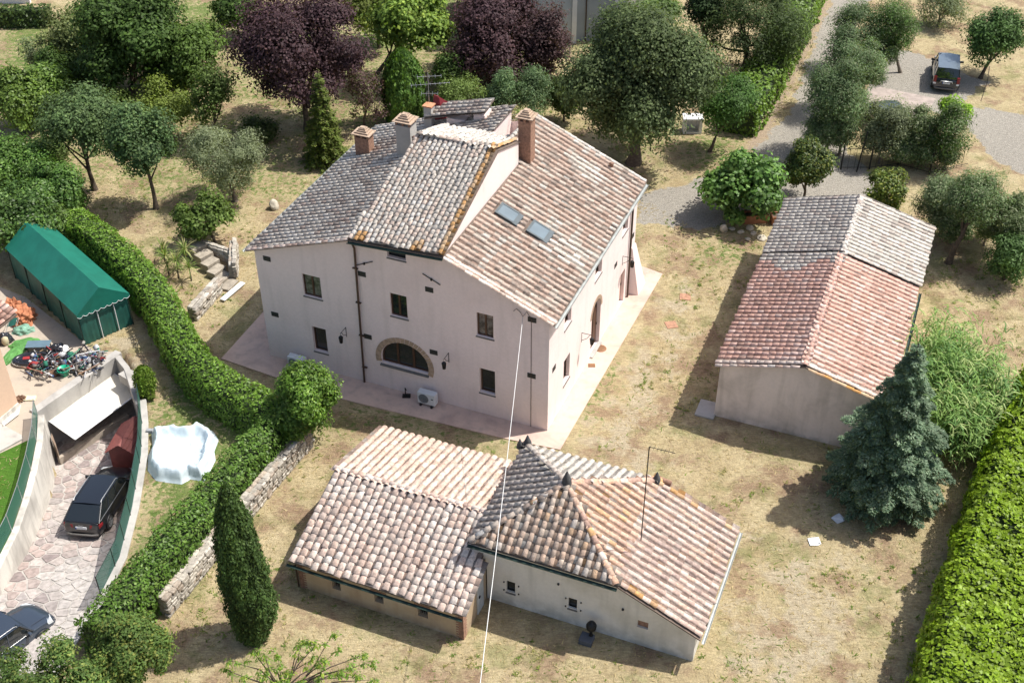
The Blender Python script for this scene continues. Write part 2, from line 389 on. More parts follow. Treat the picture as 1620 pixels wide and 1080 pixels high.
# ------------------------------------------------------------------ foliage
def unit(n):
    v = rng.normal(size=(n, 3)); return v / np.linalg.norm(v, axis=1, keepdims=True)
def leaf_mesh(name, P, Nrm, L, Wd, tint, mat, along=None, jitter=.5):
    """Leaf-sized rhombus faces at P with normals near Nrm."""
    n = len(P); Nn = Nrm + unit(n) * jitter; Nn /= np.linalg.norm(Nn, axis=1, keepdims=True) + 1e-9
    A = unit(n) if along is None else along + unit(n) * .35
    A = A - Nn * np.sum(A * Nn, 1, keepdims=True); A /= np.linalg.norm(A, axis=1, keepdims=True) + 1e-9
    B = np.cross(Nn, A); l = (L * rng.uniform(.65, 1.3, n))[:, None] / 2; wd = (Wd * rng.uniform(.7, 1.25, n))[:, None] / 2
    V = np.empty((n, 4, 3)); V[:, 0] = P - A * l; V[:, 1] = P + B * wd - Nn * wd * .3; V[:, 2] = P + A * l; V[:, 3] = P - B * wd - Nn * wd * .3
    F = np.arange(n * 4).reshape(n, 4)
    T = np.asarray(tint); T = T * rng.uniform(.72, 1.22, (n, 1)) if T.ndim == 2 else np.tile(T, (n, 1)) * rng.uniform(.72, 1.22, (n, 1))
    return np_mesh(name, V.reshape(-1, 3), F, mat, T)
def crown_pts(c, rad, N_cl, rc, per, hollow=.55, lump=.22, flat=0., seed=0):
    """Crown of several uneven lobes, each covered with leaf clumps."""
    rg = np.random.default_rng(seed); rad = np.asarray(rad, float)
    nl = int(np.clip(5 + lump * 14, 6, 12)); g = np.arange(nl) + .5
    ph = np.arccos(1 - 2 * g / nl * .93); th = np.pi * (1 + 5 ** .5) * g + rg.random() * 6
    ld = np.stack([np.cos(th) * np.sin(ph), np.sin(th) * np.sin(ph), np.cos(ph)], 1) + rg.normal(0, .16, (nl, 3))
    ld /= np.linalg.norm(ld, axis=1, keepdims=True)
    lr = (.50 - lump * .25) * rg.uniform(.72, 1.25, nl); lc = ld * (1 - lr * .95 - lump * .18 * rg.random(nl))[:, None]
    lc = np.vstack([lc, [[0, 0, .05]]]); lr = np.append(lr, .62 - lump * .3)
    wt = lr ** 2; wt[-1] *= .5; wt /= wt.sum(); li = rg.choice(nl + 1, N_cl, p=wt)
    d = rg.normal(size=(N_cl, 3)); d /= np.linalg.norm(d, axis=1, keepdims=True)
    out = np.sum(d * lc[li], 1); d = np.where((out < -.35 * np.linalg.norm(lc[li], axis=1))[:, None] & (li < nl)[:, None], -d, d)
    d[:, 2] = np.where(d[:, 2] < -.8, -d[:, 2], d[:, 2])
    r = hollow + (1 - hollow) * rg.random(N_cl) ** .5
    C = lc[li] + d * (lr[li] * r)[:, None]
    C = np.asarray(c) + C * (rad - rc * .35)
    ct = rg.uniform(.66, 1.28, N_cl) * np.append(rg.uniform(.86, 1.14, nl), .9)[li]
    e = rg.normal(size=(N_cl, per, 3)); e /= np.linalg.norm(e, axis=2, keepdims=True)
    rr = rc * rg.uniform(.55, 1.3, (N_cl, 1, 1)) * (.4 + .75 * rg.random((N_cl, per, 1)) ** .7)
    st = rg.uniform(.7, 1.25, (N_cl, 1, 3)); P = C[:, None, :] + e * rr * st * np.array([1, 1, .8])
    Nn = e * .7 + np.array([0, 0, .55]) + .45 * d[:, None, :]
    return P.reshape(-1, 3), Nn.reshape(-1, 3), np.repeat(ct, per), C
def trunk_mesh(base, top, r, limbs, bend=.15, lean=None):
    mb = MB(); b = Vector(base); t = Vector(top); h = (t - b).length; pts = []; rr = []
    for k in range(7):
        s = k / 6; p = b.lerp(t, s) + Vector((random.uniform(-1, 1), random.uniform(-1, 1), 0)) * bend * r * 3 * math.sin(s * 3.1)
        pts.append(p); rr.append(r * (1.45 if k == 0 else 1 - .62 * s))
    mb.tube(pts, rr, 8)
    for L in limbs:
        L = Vector(L); s = random.uniform(.45, .95); q = pts[int(s * 6)]; mid = q.lerp(L, .5) + Vector((0, 0, -.08 * (L - q).length))
        mb.tube([q, mid, L], [r * .42, r * .26, r * .07], 6)
    return mb
LEAF_N, LEAF_S = 1.25, .82
def tree(name, label, cat, cp, col, base=None, zc=None, n=60, rc=.8, per=150, leaf=.26, lw=.16, tr=.18, mat=None, hollow=.5, lump=.22, bark=None,
         flat=0., group=None, seed=None, rzk=None, col2=None, limbs=9, dy=0.):
    """cp = crown as seen: (x, y, half width, half height) in photo pixels; base = foot of the trunk."""
    seed = seed or int(cp[0] * 7 + cp[1]) % 997
    if base is not None:
        b = at(*base); c = at_y(cp[0], cp[1], b.y + dy)
    else:
        c = at(cp[0], cp[1], zc or 2.5); b = Vector((c.x, c.y, 0))
    dep = (c - CAM).dot(Fw); pm = FPX / dep; R = cp[2] / pm
    Rz = math.sqrt(max((cp[3] / pm) ** 2 - (R * .61) ** 2, (R * .78 * .79) ** 2)) / .79 if rzk is None else R * rzk
    if base is not None: Rz *= 1.1
    Rz = min(Rz, max(c.z - .15, .5) + .2 if base is None else Rz)
    per = int(per * LEAF_N); leaf *= LEAF_S; lw *= LEAF_S
    P, Nn, ct, C = crown_pts(c, (R, R, Rz), int(n * 1.15), rc, per, hollow, lump, flat, seed)
    keep = P[:, 2] > .05; P, Nn, ct = P[keep], Nn[keep], ct[keep]
    T = np.array(col)[None, :] * ct[:, None]
    if col2 is not None:
        mk = (rng.random(len(P)) < .22)[:, None]; T = np.where(mk, np.array(col2)[None, :] * ct[:, None], T)
    t = thing(name, label, cat, (b.x, b.y, 0), group=group)
    off = np.array([b.x, b.y, 0])
    link('crown', leaf_mesh('crown', P - off, Nn, leaf, lw, T, mat or LEAF, jitter=.7), t)
    idx = np.random.default_rng(seed).permutation(len(C))[:limbs]
    trunk_mesh((0, 0, -.1), (c.x - b.x, c.y - b.y, max(c.z - Rz * .25, .6)), tr, [C[i] - off for i in idx]).build('trunk', bark or BARK, t)
    return t
def hedge(name, label, path, wid, h, col, leaf=.15, lw=.10, dens=95, mat=None, z0=0., side_lump=.12, cat='hedge', group=None, seed=3, col2=None, top=1.):
    """Clipped hedge along a ground path; dark leafy core with leaf faces over it."""
    path = [Vector((p[0], p[1], 0)) for p in path]; pts = [path[0]]
    for a, b2 in zip(path[:-1], path[1:]):
        k = max(1, int((b2 - a).length / .4)); pts += [a.lerp(b2, (i + 1) / k) for i in range(k)]
    # smooth
    for _ in range(3): pts = [pts[0]] + [(pts[i - 1] + pts[i] * 2 + pts[i + 1]) / 4 for i in range(1, len(pts) - 1)] + [pts[-1]]
    t = thing(name, label, cat, (pts[0].x, pts[0].y, 0), group=group); o = pts[0]
    prof = [(-.5, 0), (-.52, .5), (-.47, .88), (-.36, 1.), (0, 1.03), (.36, 1.), (.47, .88), (.52, .5), (.5, 0)]
    core = MB(); rings = []; n = len(pts); vs = []; rows = []
    for i, p in enumerate(pts):
        d = (pts[min(i + 1, n - 1)] - pts[max(i - 1, 0)]).normalized(); s = Vector((d.y, -d.x, 0)); rows.append((p, d, s))
        for (a, b2) in prof:
            q = p - o + s * a * (wid - .24 - side_lump * 1.2) + Vector((0, 0, z0 + max(0, b2 * h - .14 - side_lump * (1. if b2 > .9 else .3))))
            q += s * noise.noise(Vector((p.x * .9, p.y * .9, b2 * 3 + seed))) * side_lump * .3
            vs.append(q)
    m_ = len(prof); fs = [(i * m_ + k, i * m_ + k + 1, (i + 1) * m_ + k + 1, (i + 1) * m_ + k) for i in range(n - 1) for k in range(m_ - 1)]
    fs += [tuple(range(m_)), tuple(range((n - 1) * m_, n * m_))[::-1]]
    core.add(vs, fs); core.build('branches', HEDGECORE, t)
    L = sum((pts[i + 1] - pts[i]).length for i in range(n - 1)); per_len = wid + 2 * h
    K = int(L * per_len * dens); rg = np.random.default_rng(seed)
    ii = rg.integers(0, n - 1, K); ff = rg.random(K); Pc = np.array([[*r[0]] for r in rows]); S = np.array([[*r[2]] for r in rows])
    base = Pc[ii] * (1 - ff[:, None]) + Pc[ii + 1] * ff[:, None]; sd_ = S[ii] * (1 - ff[:, None]) + S[ii + 1] * ff[:, None]
    seg = rg.random(K) * (len(prof) - 1); wts = np.array([.5, .4, .12, .36, .36, .12, .4, .5]) * np.array([h, h, h, wid, wid, h, h, h]); wts /= wts.sum()
    k = rg.choice(len(prof) - 1, K, p=wts); f2 = rg.random(K)
    pr = np.array(prof); A = pr[k, 0] * (1 - f2) + pr[k + 1, 0] * f2; Bz = pr[k, 1] * (1 - f2) + pr[k + 1, 1] * f2
    dz = pr[k + 1, 1] - pr[k, 1]; da = pr[k + 1, 0] - pr[k, 0]
    nrm_s = -dz * h; nrm_z = da * wid; ln = np.hypot(nrm_s, nrm_z) + 1e-9; nrm_s /= ln; nrm_z /= ln
    P = base + sd_ * (A * wid)[:, None]; P[:, 2] = z0 + Bz * h
    lump = np.array([noise.noise(Vector((x * 1.1, y * 1.1, z * 1.3 + seed))) for x, y, z in P])
    lump2 = np.array([noise.noise(Vector((x * 3.1, y * 3.1, z * 3.3 + seed))) for x, y, z in P])
    dd = lump * side_lump * 1.4 + lump2 * side_lump * .8 + rg.normal(0, .045, K)
    Nn = sd_ * nrm_s[:, None]; Nn[:, 2] += nrm_z
    P = P + Nn * dd[:, None] - np.array([o.x, o.y, 0]); keep = P[:, 2] > .03
    # end caps
    T = np.array(col)[None, :] * (1 + .5 * lump2 + .2 * lump)[:, None]
    if col2 is not None:
        mk = (rg.random(K) < .18)[:, None]; T = np.where(mk, np.array(col2)[None, :], T)
    caps = []
    for (p, d, s), sg in ((rows[0], -1), (rows[-1], 1)):
        kk = int(wid * h * dens * 1.1); a = rg.uniform(-.5, .5, kk) * wid; z = rg.random(kk) * h
        q = np.array(p) - np.array([o.x, o.y, 0]) + np.array(s) * a[:, None] + np.array(d) * sg * rg.normal(.02, .06, kk)[:, None]; q[:, 2] = z0 + z
        caps.append((q, np.tile(np.array(d) * sg, (kk, 1)), np.tile(col, (kk, 1))))
    P = np.vstack([P[keep]] + [c[0] for c in caps]); Nn = np.vstack([Nn[keep]] + [c[1] for c in caps]); T = np.vstack([T[keep]] + [c[2] for c in caps])
    Nn = Nn + np.array([0, 0, .35])
    link('foliage', leaf_mesh('foliage', P, Nn, leaf, lw, T, mat or LEAF_GLOSS, jitter=.75), t)
    return t
HEDGECORE = simple('hedge twigs and inner leaves', (.035, .06, .015), .95, var=.6, scale=6, bmp=.6)

# ================================================================== THE GROUND
PIT = [(-22.15, 24), (-22.1, 34), (-22.0, 38), (-22.15, 40), (-22.4, 42), (-22.7, 44), (-23.2, 45.2), (-23.72, 46.1), (-20.62, 50.98), (-19.65, 49.45), (-18.35, 46.7), (-17.75, 43), (-17.3, 39.5), (-17.15, 36.5), (-17.45, 34.4), (-18.3, 31), (-19, 24)]
def drive_z(y): return -max(.25, min(2.4, 2.4 - .2 * (43 - y)))
def inpoly(X, Y, poly):
    c = np.zeros(X.shape, bool); j = len(poly) - 1
    for i in range(len(poly)):
        x1, y1 = poly[i][:2]; x2, y2 = poly[j][:2]
        if y1 != y2: c ^= ((y1 > Y) != (y2 > Y)) & (X < (x2 - x1) * (Y - y1) / (y2 - y1) + x1)
        j = i
    return c
def sdist(X, Y, poly):
    D = np.full(X.shape, 1e9); n = len(poly)
    for i in range(n):
        ax, ay = poly[i][:2]; bx, by = poly[(i + 1) % n][:2]; dx, dy = bx - ax, by - ay
        t = np.clip(((X - ax) * dx + (Y - ay) * dy) / (dx * dx + dy * dy + 1e-9), 0, 1)
        D = np.minimum(D, np.hypot(X - ax - t * dx, Y - ay - t * dy))
    return np.where(inpoly(X, Y, poly), D, -D)
xs = np.concatenate([np.linspace(-500, -56, 24), np.arange(-55, 55.1, .25), np.linspace(56, 500, 24)])
ys = np.concatenate([np.linspace(-60, 21, 12), np.arange(22, 112.1, .25), np.linspace(114, 700, 24)])
GX, GY = np.meshgrid(xs, ys); GZ = np.where(sdist(GX, GY, PIT) > -.02, np.vectorize(drive_z)(GY) - .06, 0.0)
GX2, GY2 = GX, GY
def soft(polys, blur):
    o = np.zeros(GX.shape)
    for p in polys:
        q = [at(*a)[:2] for a in p]; o = np.maximum(o, np.clip(.5 + sdist(GX, GY, q) / blur, 0, 1))
    return o
green = soft([[(235, 640), (300, 590), (470, 690), (330, 830), (180, 960), (160, 1000), (225, 800)],          # pool lawn
              [(0, 0), (150, 60), (150, 130), (60, 120), (0, 110)], [(230, 0), (400, 0), (360, 40), (280, 40)], [(540, 0), (1000, -60), (900, 60), (560, 90)]], 3.) * .62
green = np.maximum(green, soft([[(1095, 370), (1200, 385), (1190, 420), (1110, 425)], [(1080, 200), (1190, 215), (1170, 260), (1090, 280)], [(920, 640), (960, 560), (985, 590), (930, 690)]], 3.) * .5)
green = np.maximum(green, soft([[(-60, 700), (50, 672), (60, 700), (20, 850), (-60, 960)]], .35) * 1.)
green = np.maximum(green, soft([[(300, 130), (420, 200), (600, 330), (350, 330), (200, 330), (100, 220)], [(430, 590), (860, 700), (730, 720), (540, 700)], [(880, 20), (1000, 260), (1100, 250), (1100, 60)], [(0, 130), (330, 120), (330, 260), (0, 330)], [(330, 0), (900, 0), (900, 200), (560, 230), (330, 160)]], 4.) * .40)
gravel = soft([[(1335, -40), (1400, -40), (1345, 60), (1320, 130), (1335, 240), (1420, 300), (1340, 320), (1230, 320), (1110, 365), (1005, 350), (1010, 310), (1120, 280), (1190, 240), (1250, 180), (1290, 60)],
               [(1385, 75), (1440, 80), (1560, 130), (1520, 165), (1640, 185), (1700, 300), (1580, 260), (1530, 200), (1440, 160), (1370, 140)]], 1.2)
track = soft([[(1305, -20), (1325, -20), (1250, 140), (1215, 215), (1175, 245), (1240, 110)]], 1.)
bare = soft([[(930, 700), (1060, 470), (1110, 430), (1080, 560), (1010, 700), (1100, 820), (1250, 1060), (1180, 1060), (1050, 800)], [(1190, 860), (1330, 900), (1350, 1060), (1220, 1080)], [(160, 540), (215, 500), (250, 600), (210, 600)]], 3.5) * .8
nx, ny = len(xs), len(ys); I = np.arange(nx * ny).reshape(ny, nx)
Fq = np.stack([I[:-1, :-1], I[:-1, 1:], I[1:, 1:], I[1:, :-1]], -1).reshape(-1, 4)
gnd = np_mesh('ground', np.stack([GX, GY, GZ], -1).reshape(-1, 3), Fq, None, smooth=False)
gnd.materials.clear()
a = gnd.attributes.new('zone', 'FLOAT_COLOR', 'POINT')
Z = np.stack([green, gravel, bare, track], -1).reshape(-1, 4).astype(np.float32); a.data.foreach_set('color', Z.ravel())
mt, n, b = new_mat('dry meadow ground')
at_ = N(n, 'ShaderNodeAttribute'); at_.attribute_name = 'zone'; sp_ = N(n, 'ShaderNodeSeparateColor'); n.links.new(at_.outputs['Color'], sp_.inputs[0])
def mask(out, nz, k=.9, lo=.40, hi=.62):
    m1 = N(n, 'ShaderNodeMath', operation='MULTIPLY_ADD'); n.links.new(nz, m1.inputs[0]); m1.inputs[1].default_value = k; m1.inputs[2].default_value = -k / 2
    m2 = N(n, 'ShaderNodeMath', operation='ADD'); n.links.new(out, m2.inputs[0]); n.links.new(m1.outputs[0], m2.inputs[1])
    mr = N(n, 'ShaderNodeMapRange'); mr.interpolation_type = 'SMOOTHSTEP'; mr.inputs[1].default_value = lo; mr.inputs[2].default_value = hi
    n.links.new(m2.outputs[0], mr.inputs[0]); return mr.outputs[0]
nbig = noise_fac(n, .16, 5, .35, .68); nmed = noise_fac(n, .7, 6, .3, .7, rough=.6); nsm = noise_fac(n, 3.2, 5, .25, .75, rough=.65, dist=.4); nfi = noise_fac(n, 14, 4, .2, .8, rough=.7)
geo = N(n, 'ShaderNodeNewGeometry')
c = mix(n, nmed, (.38, .295, .165), (.55, .455, .275)); c = mix(n, nbig, c, mix(n, nsm, (.38, .31, .17), (.57, .48, .29)))
rb = noise_fac(n, .45, 7, .47, .62, rough=.68); c = mix(n, rb, c, mix(n, nsm, (.27, .18, .115), (.38, .28, .18)))          # brownish thatch
mot = noise_fac(n, 4.5, 6, .46, .66, rough=.75); motm = N(n, 'ShaderNodeMath', operation='MULTIPLY'); n.links.new(mot, motm.inputs[0]); motm.inputs[1].default_value = .36; c = mix(n, motm.outputs[0], c, (.25, .195, .12))
gb = noise_fac(n, .5, 7, .50, .64, rough=.68); 
gsc = N(n, 'ShaderNodeMath', operation='MULTIPLY'); n.links.new(gb, gsc.inputs[0]); gsc.inputs[1].default_value = .45
GREENC = mix(n, nsm, (.10, .145, .035), (.20, .23, .075))
c = mix(n, gsc.outputs[0], c, GREENC)
c = mix(n, mask(sp_.outputs[2], nmed, .9, .35, .8), c, mix(n, nsm, (.40, .325, .215), (.50, .43, .30)))                           # trodden bare earth and hay
lawn_c = mix(n, nmed, (.115, .175, .045), (.21, .24, .085))
gm = mask(sp_.outputs[0], nsm, .8, .28, .62); c = mix(n, gm, c, lawn_c)
# the watered lawn by the neighbour's wall is full green
fg = N(n, 'ShaderNodeMapRange'); fg.inputs[1].default_value = .72; fg.inputs[2].default_value = .9; n.links.new(sp_.outputs[0], fg.inputs[0])
c = mix(n, fg.outputs[0], c, mix(n, nmed, (.065, .16, .022), (.095, .205, .03)))
gr = mix(n, nfi, (.25, .225, .19), (.43, .40, .345)); gr = mix(n, nbig, gr, mix(n, nfi, (.30, .27, .22), (.44, .41, .36)))
c = mix(n, mask(sp_.outputs[1], nmed, .55, .42, .58), c, gr)
c = mix(n, mask(at_.outputs['Alpha'], nsm, .8, .4, .6), c, mix(n, nfi, (.30, .22, .15), (.46, .37, .27)))
fine = mix(n, nfi, (.72, .72, .72), (1.16, 1.16, 1.16)); c = mix(n, 1., c, fine, 'MULTIPLY')
st = N(n, 'ShaderNodeMapping'); st.inputs[3].default_value = (1.3, 5., 1.); st.inputs[2].default_value = (0, 0, .5); n.links.new(geo.outputs[0], st.inputs[0])
sn = N(n, 'ShaderNodeTexNoise'); sn.inputs['Scale'].default_value = 2.2; sn.inputs['Detail'].default_value = 6; sn.inputs['Roughness'].default_value = .7; n.links.new(st.outputs[0], sn.inputs[0])
smr = N(n, 'ShaderNodeMapRange'); smr.inputs[1].default_value = .3; smr.inputs[2].default_value = .7; smr.inputs[3].default_value = .66; smr.inputs[4].default_value = 1.22; n.links.new(sn.outputs[0], smr.inputs[0])
c = mix(n, 1., c, smr.outputs[0], 'MULTIPLY')
n.links.new(c, b.inputs['Base Color']); b.inputs['Roughness'].default_value = .95; b.inputs['Specular IOR Level'].default_value = .1
bump(n, b, noise_fac(n, 9, 6, .2, .8, rough=.75), .8, .05)
gnd.materials.append(mt)
tag(link('ground', gnd), kind='structure')

# dry grass tufts standing in the meadow near the houses
K = 60000
px_ = rng.uniform(-28, 32, K * 3); py_ = rng.uniform(27, 88, K * 3)
def blk(X, Y):
    ok = ~(sdist(X, Y, PIT) > -.9)
    for poly in HOLES: ok &= ~inpoly(X, Y, poly)
    return ok
mo, myaw = Vector((1.702, 44.63, 0)), R_(-22.55); bo, byaw = Vector((9.93, 45.76, 0)), R_(-21.81); ao, ayaw = Vector((-8.93, 34.87, 0)), R_(-21.9)
def F_(o, yaw, u, v, z=0.): return Vector((o.x + u * math.cos(yaw) - v * math.sin(yaw), o.y + u * math.sin(yaw) + v * math.cos(yaw), z))
mf = lambda u, v, z=0.: F_(mo, myaw, u, v, z)
bf = lambda u, v, z=0.: F_(bo, byaw, u, v, z)
af = lambda u, v, z=0.: F_(ao, ayaw, u, v, z)
HOLES = [[mf(-18.3, -2.3), mf(2.7, -2.3), mf(2.7, 14), mf(-17.5, 14)], [bf(-.1, -.1), bf(7.9, -.1), bf(7.9, 15.8), bf(-.1, 15.8)], [af(0, 0), af(7.5, 0), af(7.5, 2.3), af(16.4, 2.3), af(16.4, 8.3), af(0, 8.3)],
         [at(*p) for p in ((0, 470), (190, 560), (210, 590), (55, 700), (-40, 740))], [at(*p) for p in ((1010, 310), (1120, 270), (1250, 180), (1300, 60), (1620, 100), (1620, 300), (1340, 320), (1200, 330), (1110, 365))]]
ok = blk(px_, py_) & (rng.random(K * 3) < .38 + .4 * np.array([noise.noise(Vector((x * .5, y * .5, 0))) for x, y in zip(px_, py_)]))
px_, py_ = px_[ok][:K], py_[ok][:K]; K = len(px_)
hgt = rng.uniform(.05, .16, K); ang = rng.uniform(0, 6.28, K); wd_ = rng.uniform(.015, .04, K)
V = np.zeros((K, 3, 3)); V[:, 0] = np.stack([px_ - np.cos(ang) * wd_, py_ - np.sin(ang) * wd_, np.zeros(K)], 1); V[:, 1] = np.stack([px_ + np.cos(ang) * wd_, py_ + np.sin(ang) * wd_, np.zeros(K)], 1)
la = rng.uniform(0, 6.28, K); V[:, 2] = np.stack([px_ + np.cos(la) * hgt * 1.8, py_ + np.sin(la) * hgt * 1.8, hgt * .45], 1)
gz = np.array([noise.noise(Vector((x * .35, y * .35, 4))) for x, y in zip(px_, py_)])[:, None]
T = np.where((rng.random((K, 1)) + gz * 1.2) > .86, np.array([[.12, .17, .04]]), np.array([[.33, .28, .185]])) * rng.uniform(.7, 1.2, (K, 1))
tag(link('dry_grass', np_mesh('dry_grass', V.reshape(-1, 3), np.arange(K * 3).reshape(K, 3), LEAF, T)), 'dry yellow grass tufts growing over the meadow', kind='stuff')

Vs = []; Ts = []; rg_ = np.random.default_rng(31); cnt_ = 0
while cnt_ < 2600:
    x_, y_ = rg_.uniform(-26, 30), rg_.uniform(28, 86)
    if noise.noise(Vector((x_ * .22, y_ * .22, 7))) + .35 * noise.noise(Vector((x_ * .9, y_ * .9, 1))) < .06: continue
    if not blk(np.array([x_]), np.array([y_]))[0]: continue
    cnt_ += 1; sz = rg_.uniform(.05, .20); nb = rg_.integers(6, 16); col_ = np.array([(.12, .19, .04), (.17, .22, .06), (.24, .24, .10)][rg_.integers(0, 3)])
    for _ in range(nb):
        a_ = rg_.uniform(0, 6.28); r_ = rg_.random() * sz; b0 = np.array([x_ + math.cos(a_) * r_, y_ + math.sin(a_) * r_, 0.]); t_ = rg_.uniform(0, 6.28); w2 = .022; L_ = rg_.uniform(.06, .15)
        sd2 = np.array([-math.sin(t_), math.cos(t_), 0]) * w2; Vs += [b0 - sd2, b0 + sd2, b0 + np.array([math.cos(t_) * L_, math.sin(t_) * L_, L_ * .7])]; Ts.append(col_ * rg_.uniform(.7, 1.2))
tag(link('weeds', np_mesh('weeds', np.array(Vs), np.arange(len(Vs)).reshape(-1, 3), LEAF, np.array(Ts))), 'low green weeds dotted over the dry ground', kind='stuff')

# ================================================================== DRIVEWAY
mb = MB(); yy = [24 + i for i in range(28)]
base_pts = []
for i in range(len(yy) - 1):
    y0, y1 = yy[i], yy[i + 1]; z0, z1 = drive_z(y0) + .0, drive_z(y1)
    mb.add([(-24, y0, z0), (-16.8, y0, z0), (-16.8, y1, z1), (-24, y1, z1)], [(0, 1, 2, 3)])
MORTAR = simple('pale mortar', (.45, .42, .385), .9, var=.3, scale=5)
# keep only the part inside the pit: clip by polygon -> triangulated sheet following the slope
def sheet_from(poly, zf, name, mat, parent=None, step=None):
    tr = tessellate_polygon([[Vector((p[0], p[1], 0)) for p in poly]]); q = MB(); q.add([(p[0], p[1], zf(p[1])) for p in poly], [tuple(t) for t in tr])
    return q.build(name, mat, parent)
drv_poly = []
for i in range(len(PIT)):
    a_, b_ = Vector(PIT[i]), Vector(PIT[(i + 1) % len(PIT)]); k = max(1, int((b_ - a_).length / 1.5))
    drv_poly += [a_.lerp(b_, j / k) for j in range(k)]
q = MB(); ysl = [24, 30, 32.3, 36, 40, 43, 51]
for i in range(len(ysl) - 1):
    q.add([(-24.2, ysl[i], drive_z(ysl[i])), (-16.9, ysl[i], drive_z(ysl[i])), (-16.9, ysl[i + 1], drive_z(ysl[i + 1])), (-24.2, ysl[i + 1], drive_z(ysl[i + 1]))], [(0, 1, 2, 3)])
drive = tag(q.build('driveway', MORTAR), kind='structure')
# crazy paving: one stone per cell
rp = random.Random(4); seeds = []
for _ in range(9000):
    p = (rp.uniform(-23.2, -17.0), rp.uniform(32.2, 47.5))
    if all((p[0] - q_[0]) ** 2 + (p[1] - q_[1]) ** 2 > .155 * (1 + .9 * (noise.noise(Vector((p[0] * .9, p[1] * .9, 2))) + .3)) for q_ in seeds): seeds.append(p)
def clip(poly, a, b, c):                              # keep a*x+b*y<=c
    o = []; 
    for i in range(len(poly)):
        p, q_ = poly[i], poly[(i + 1) % len(poly)]; dp, dq = a * p[0] + b * p[1] - c, a * q_[0] + b * q_[1] - c
        if dp <= 0: o.append(p)
        if (dp < 0) != (dq < 0) and dp != dq: t = dp / (dp - dq); o.append((p[0] + (q_[0] - p[0]) * t, p[1] + (q_[1] - p[1]) * t))
    return o
PCOL = [(.36, .29, .265), (.31, .255, .235), (.40, .33, .30), (.44, .39, .36), (.34, .305, .29), (.27, .225, .215)]
cnt = 0; restm = MB(); cells = []
for i, p in enumerate(seeds):
    if not inpoly(np.array([p[0]]), np.array([p[1]]), PIT)[0]: continue
    cell = [(p[0] - 1.2, p[1] - 1.2), (p[0] + 1.2, p[1] - 1.2), (p[0] + 1.2, p[1] + 1.2), (p[0] - 1.2, p[1] + 1.2)]
    for j, s in enumerate(seeds):
        dx, dy = s[0] - p[0], s[1] - p[1]; d2 = dx * dx + dy * dy
        if j == i or d2 > 5: continue
        d = math.sqrt(d2); cell = clip(cell, dx / d, dy / d, (dx * (p[0] + s[0]) / 2 + dy * (p[1] + s[1]) / 2) / d - .030)
    if len(cell) < 3: continue
    cells.append((p[1], p, cell))
cells.sort(key=lambda c: abs(c[1][1] - 38))
for k, (_, p, cell) in enumerate(cells):
    cx = sum(c_[0] for c_ in cell) / len(cell); cy = sum(c_[1] for c_ in cell) / len(cell); zt = .028 + rp.uniform(-.006, .008); nn = len(cell)
    if k < 300:
        me = bpy.data.meshes.new('paving_stone'); z_ = lambda y: drive_z(y)
        vs = [(x - cx, y - cy, z_(y) - z_(cy) - .02) for x, y in cell] + [(cx + (x - cx) * .95 - cx, cy + (y - cy) * .95 - cy, z_(y) - z_(cy) + zt) for x, y in cell]
        me.from_pydata(vs, [], [tuple(range(nn, 2 * nn))] + [(a_, (a_ + 1) % nn, nn + (a_ + 1) % nn, nn + a_) for a_ in range(nn)])
        me.materials.append(PAVE_O); o = link('paving_stone', me, drive); o.location = (cx, cy, z_(cy)); kk = rp.uniform(.88, 1.15); wr_ = min(.85, max(0, .25 + .9 * noise.noise(Vector((cx * .45, cy * .45, 5))) + .22 * (cx + 20.2) + .08 * (38 - cy))); o.color = (*[x * kk * (1 - wr_) + q_ * wr_ for x, q_ in zip(rp.choice(PCOL), (.46, .43, .40))], 1)
    else:
        zc_ = drive_z(cy); restm.add([(x, y, drive_z(y) - .02) for x, y in cell] + [(cx + (x - cx) * .95, cy + (y - cy) * .95, drive_z(y) + zt) for x, y in cell], [tuple(range(nn, 2 * nn))] + [(a_, (a_ + 1) % nn, nn + (a_ + 1) % nn, nn + a_) for a_ in range(nn)])
if restm.v: restm.build('paving_stones', simple('porphyry stones', (.36, .30, .275), .8, var=.3, scale=2), drive)['kind'] = 'stuff'
# walls of the sunken drive
def wallrun(name, label, cat, pts, th, zb, zt, mat, side=1, parent=None):
    """Wall along pts (top at zt, foot at zb: numbers or functions of y)."""
    zb = zb if callable(zb) else (lambda y, v=zb: v); zt = zt if callable(zt) else (lambda y, v=zt: v)
    pts = [Vector((p[0], p[1])) for p in pts]; P = [pts[0]]
    for a_, b_ in zip(pts[:-1], pts[1:]):
        k = max(1, int((b_ - a_).length / .8)); P += [a_.lerp(b_, (i + 1) / k) for i in range(k)]
    q = MB(); vs = []
    for i, p in enumerate(P):
        d = (P[min(i + 1, len(P) - 1)] - P[max(i - 1, 0)]).normalized(); s = Vector((d.y, -d.x)) * side * th
        vs += [(p.x, p.y, zb(p.y)), (p.x + s.x, p.y + s.y, zb(p.y)), (p.x + s.x, p.y + s.y, zt(p.y)), (p.x, p.y, zt(p.y))]
    fs = [(i * 4 + k, i * 4 + (k + 1) % 4, i * 4 + 4 + (k + 1) % 4, i * 4 + 4 + k) for i in range(len(P) - 1) for k in range(4)] + [(0, 1, 2, 3), tuple(range(len(vs) - 4, len(vs)))]
    q.add(vs, fs); o = q.build(name, mat, parent, bevel=.02)
    return tag(o, label, cat) if label else o
LW = [(-22.35, 26), (-22.3, 34), (-22.11, 38), (-22.23, 39.9), (-22.47, 41.9), (-22.81, 43.9), (-23.3, 45.75)]
wallrun('retaining_wall', 'long curved flaking white wall holding up the green lawn beside the sunken driveway', 'wall', LW, .3, lambda y: drive_z(y) - .1, .16, PLASTER_W, side=1)
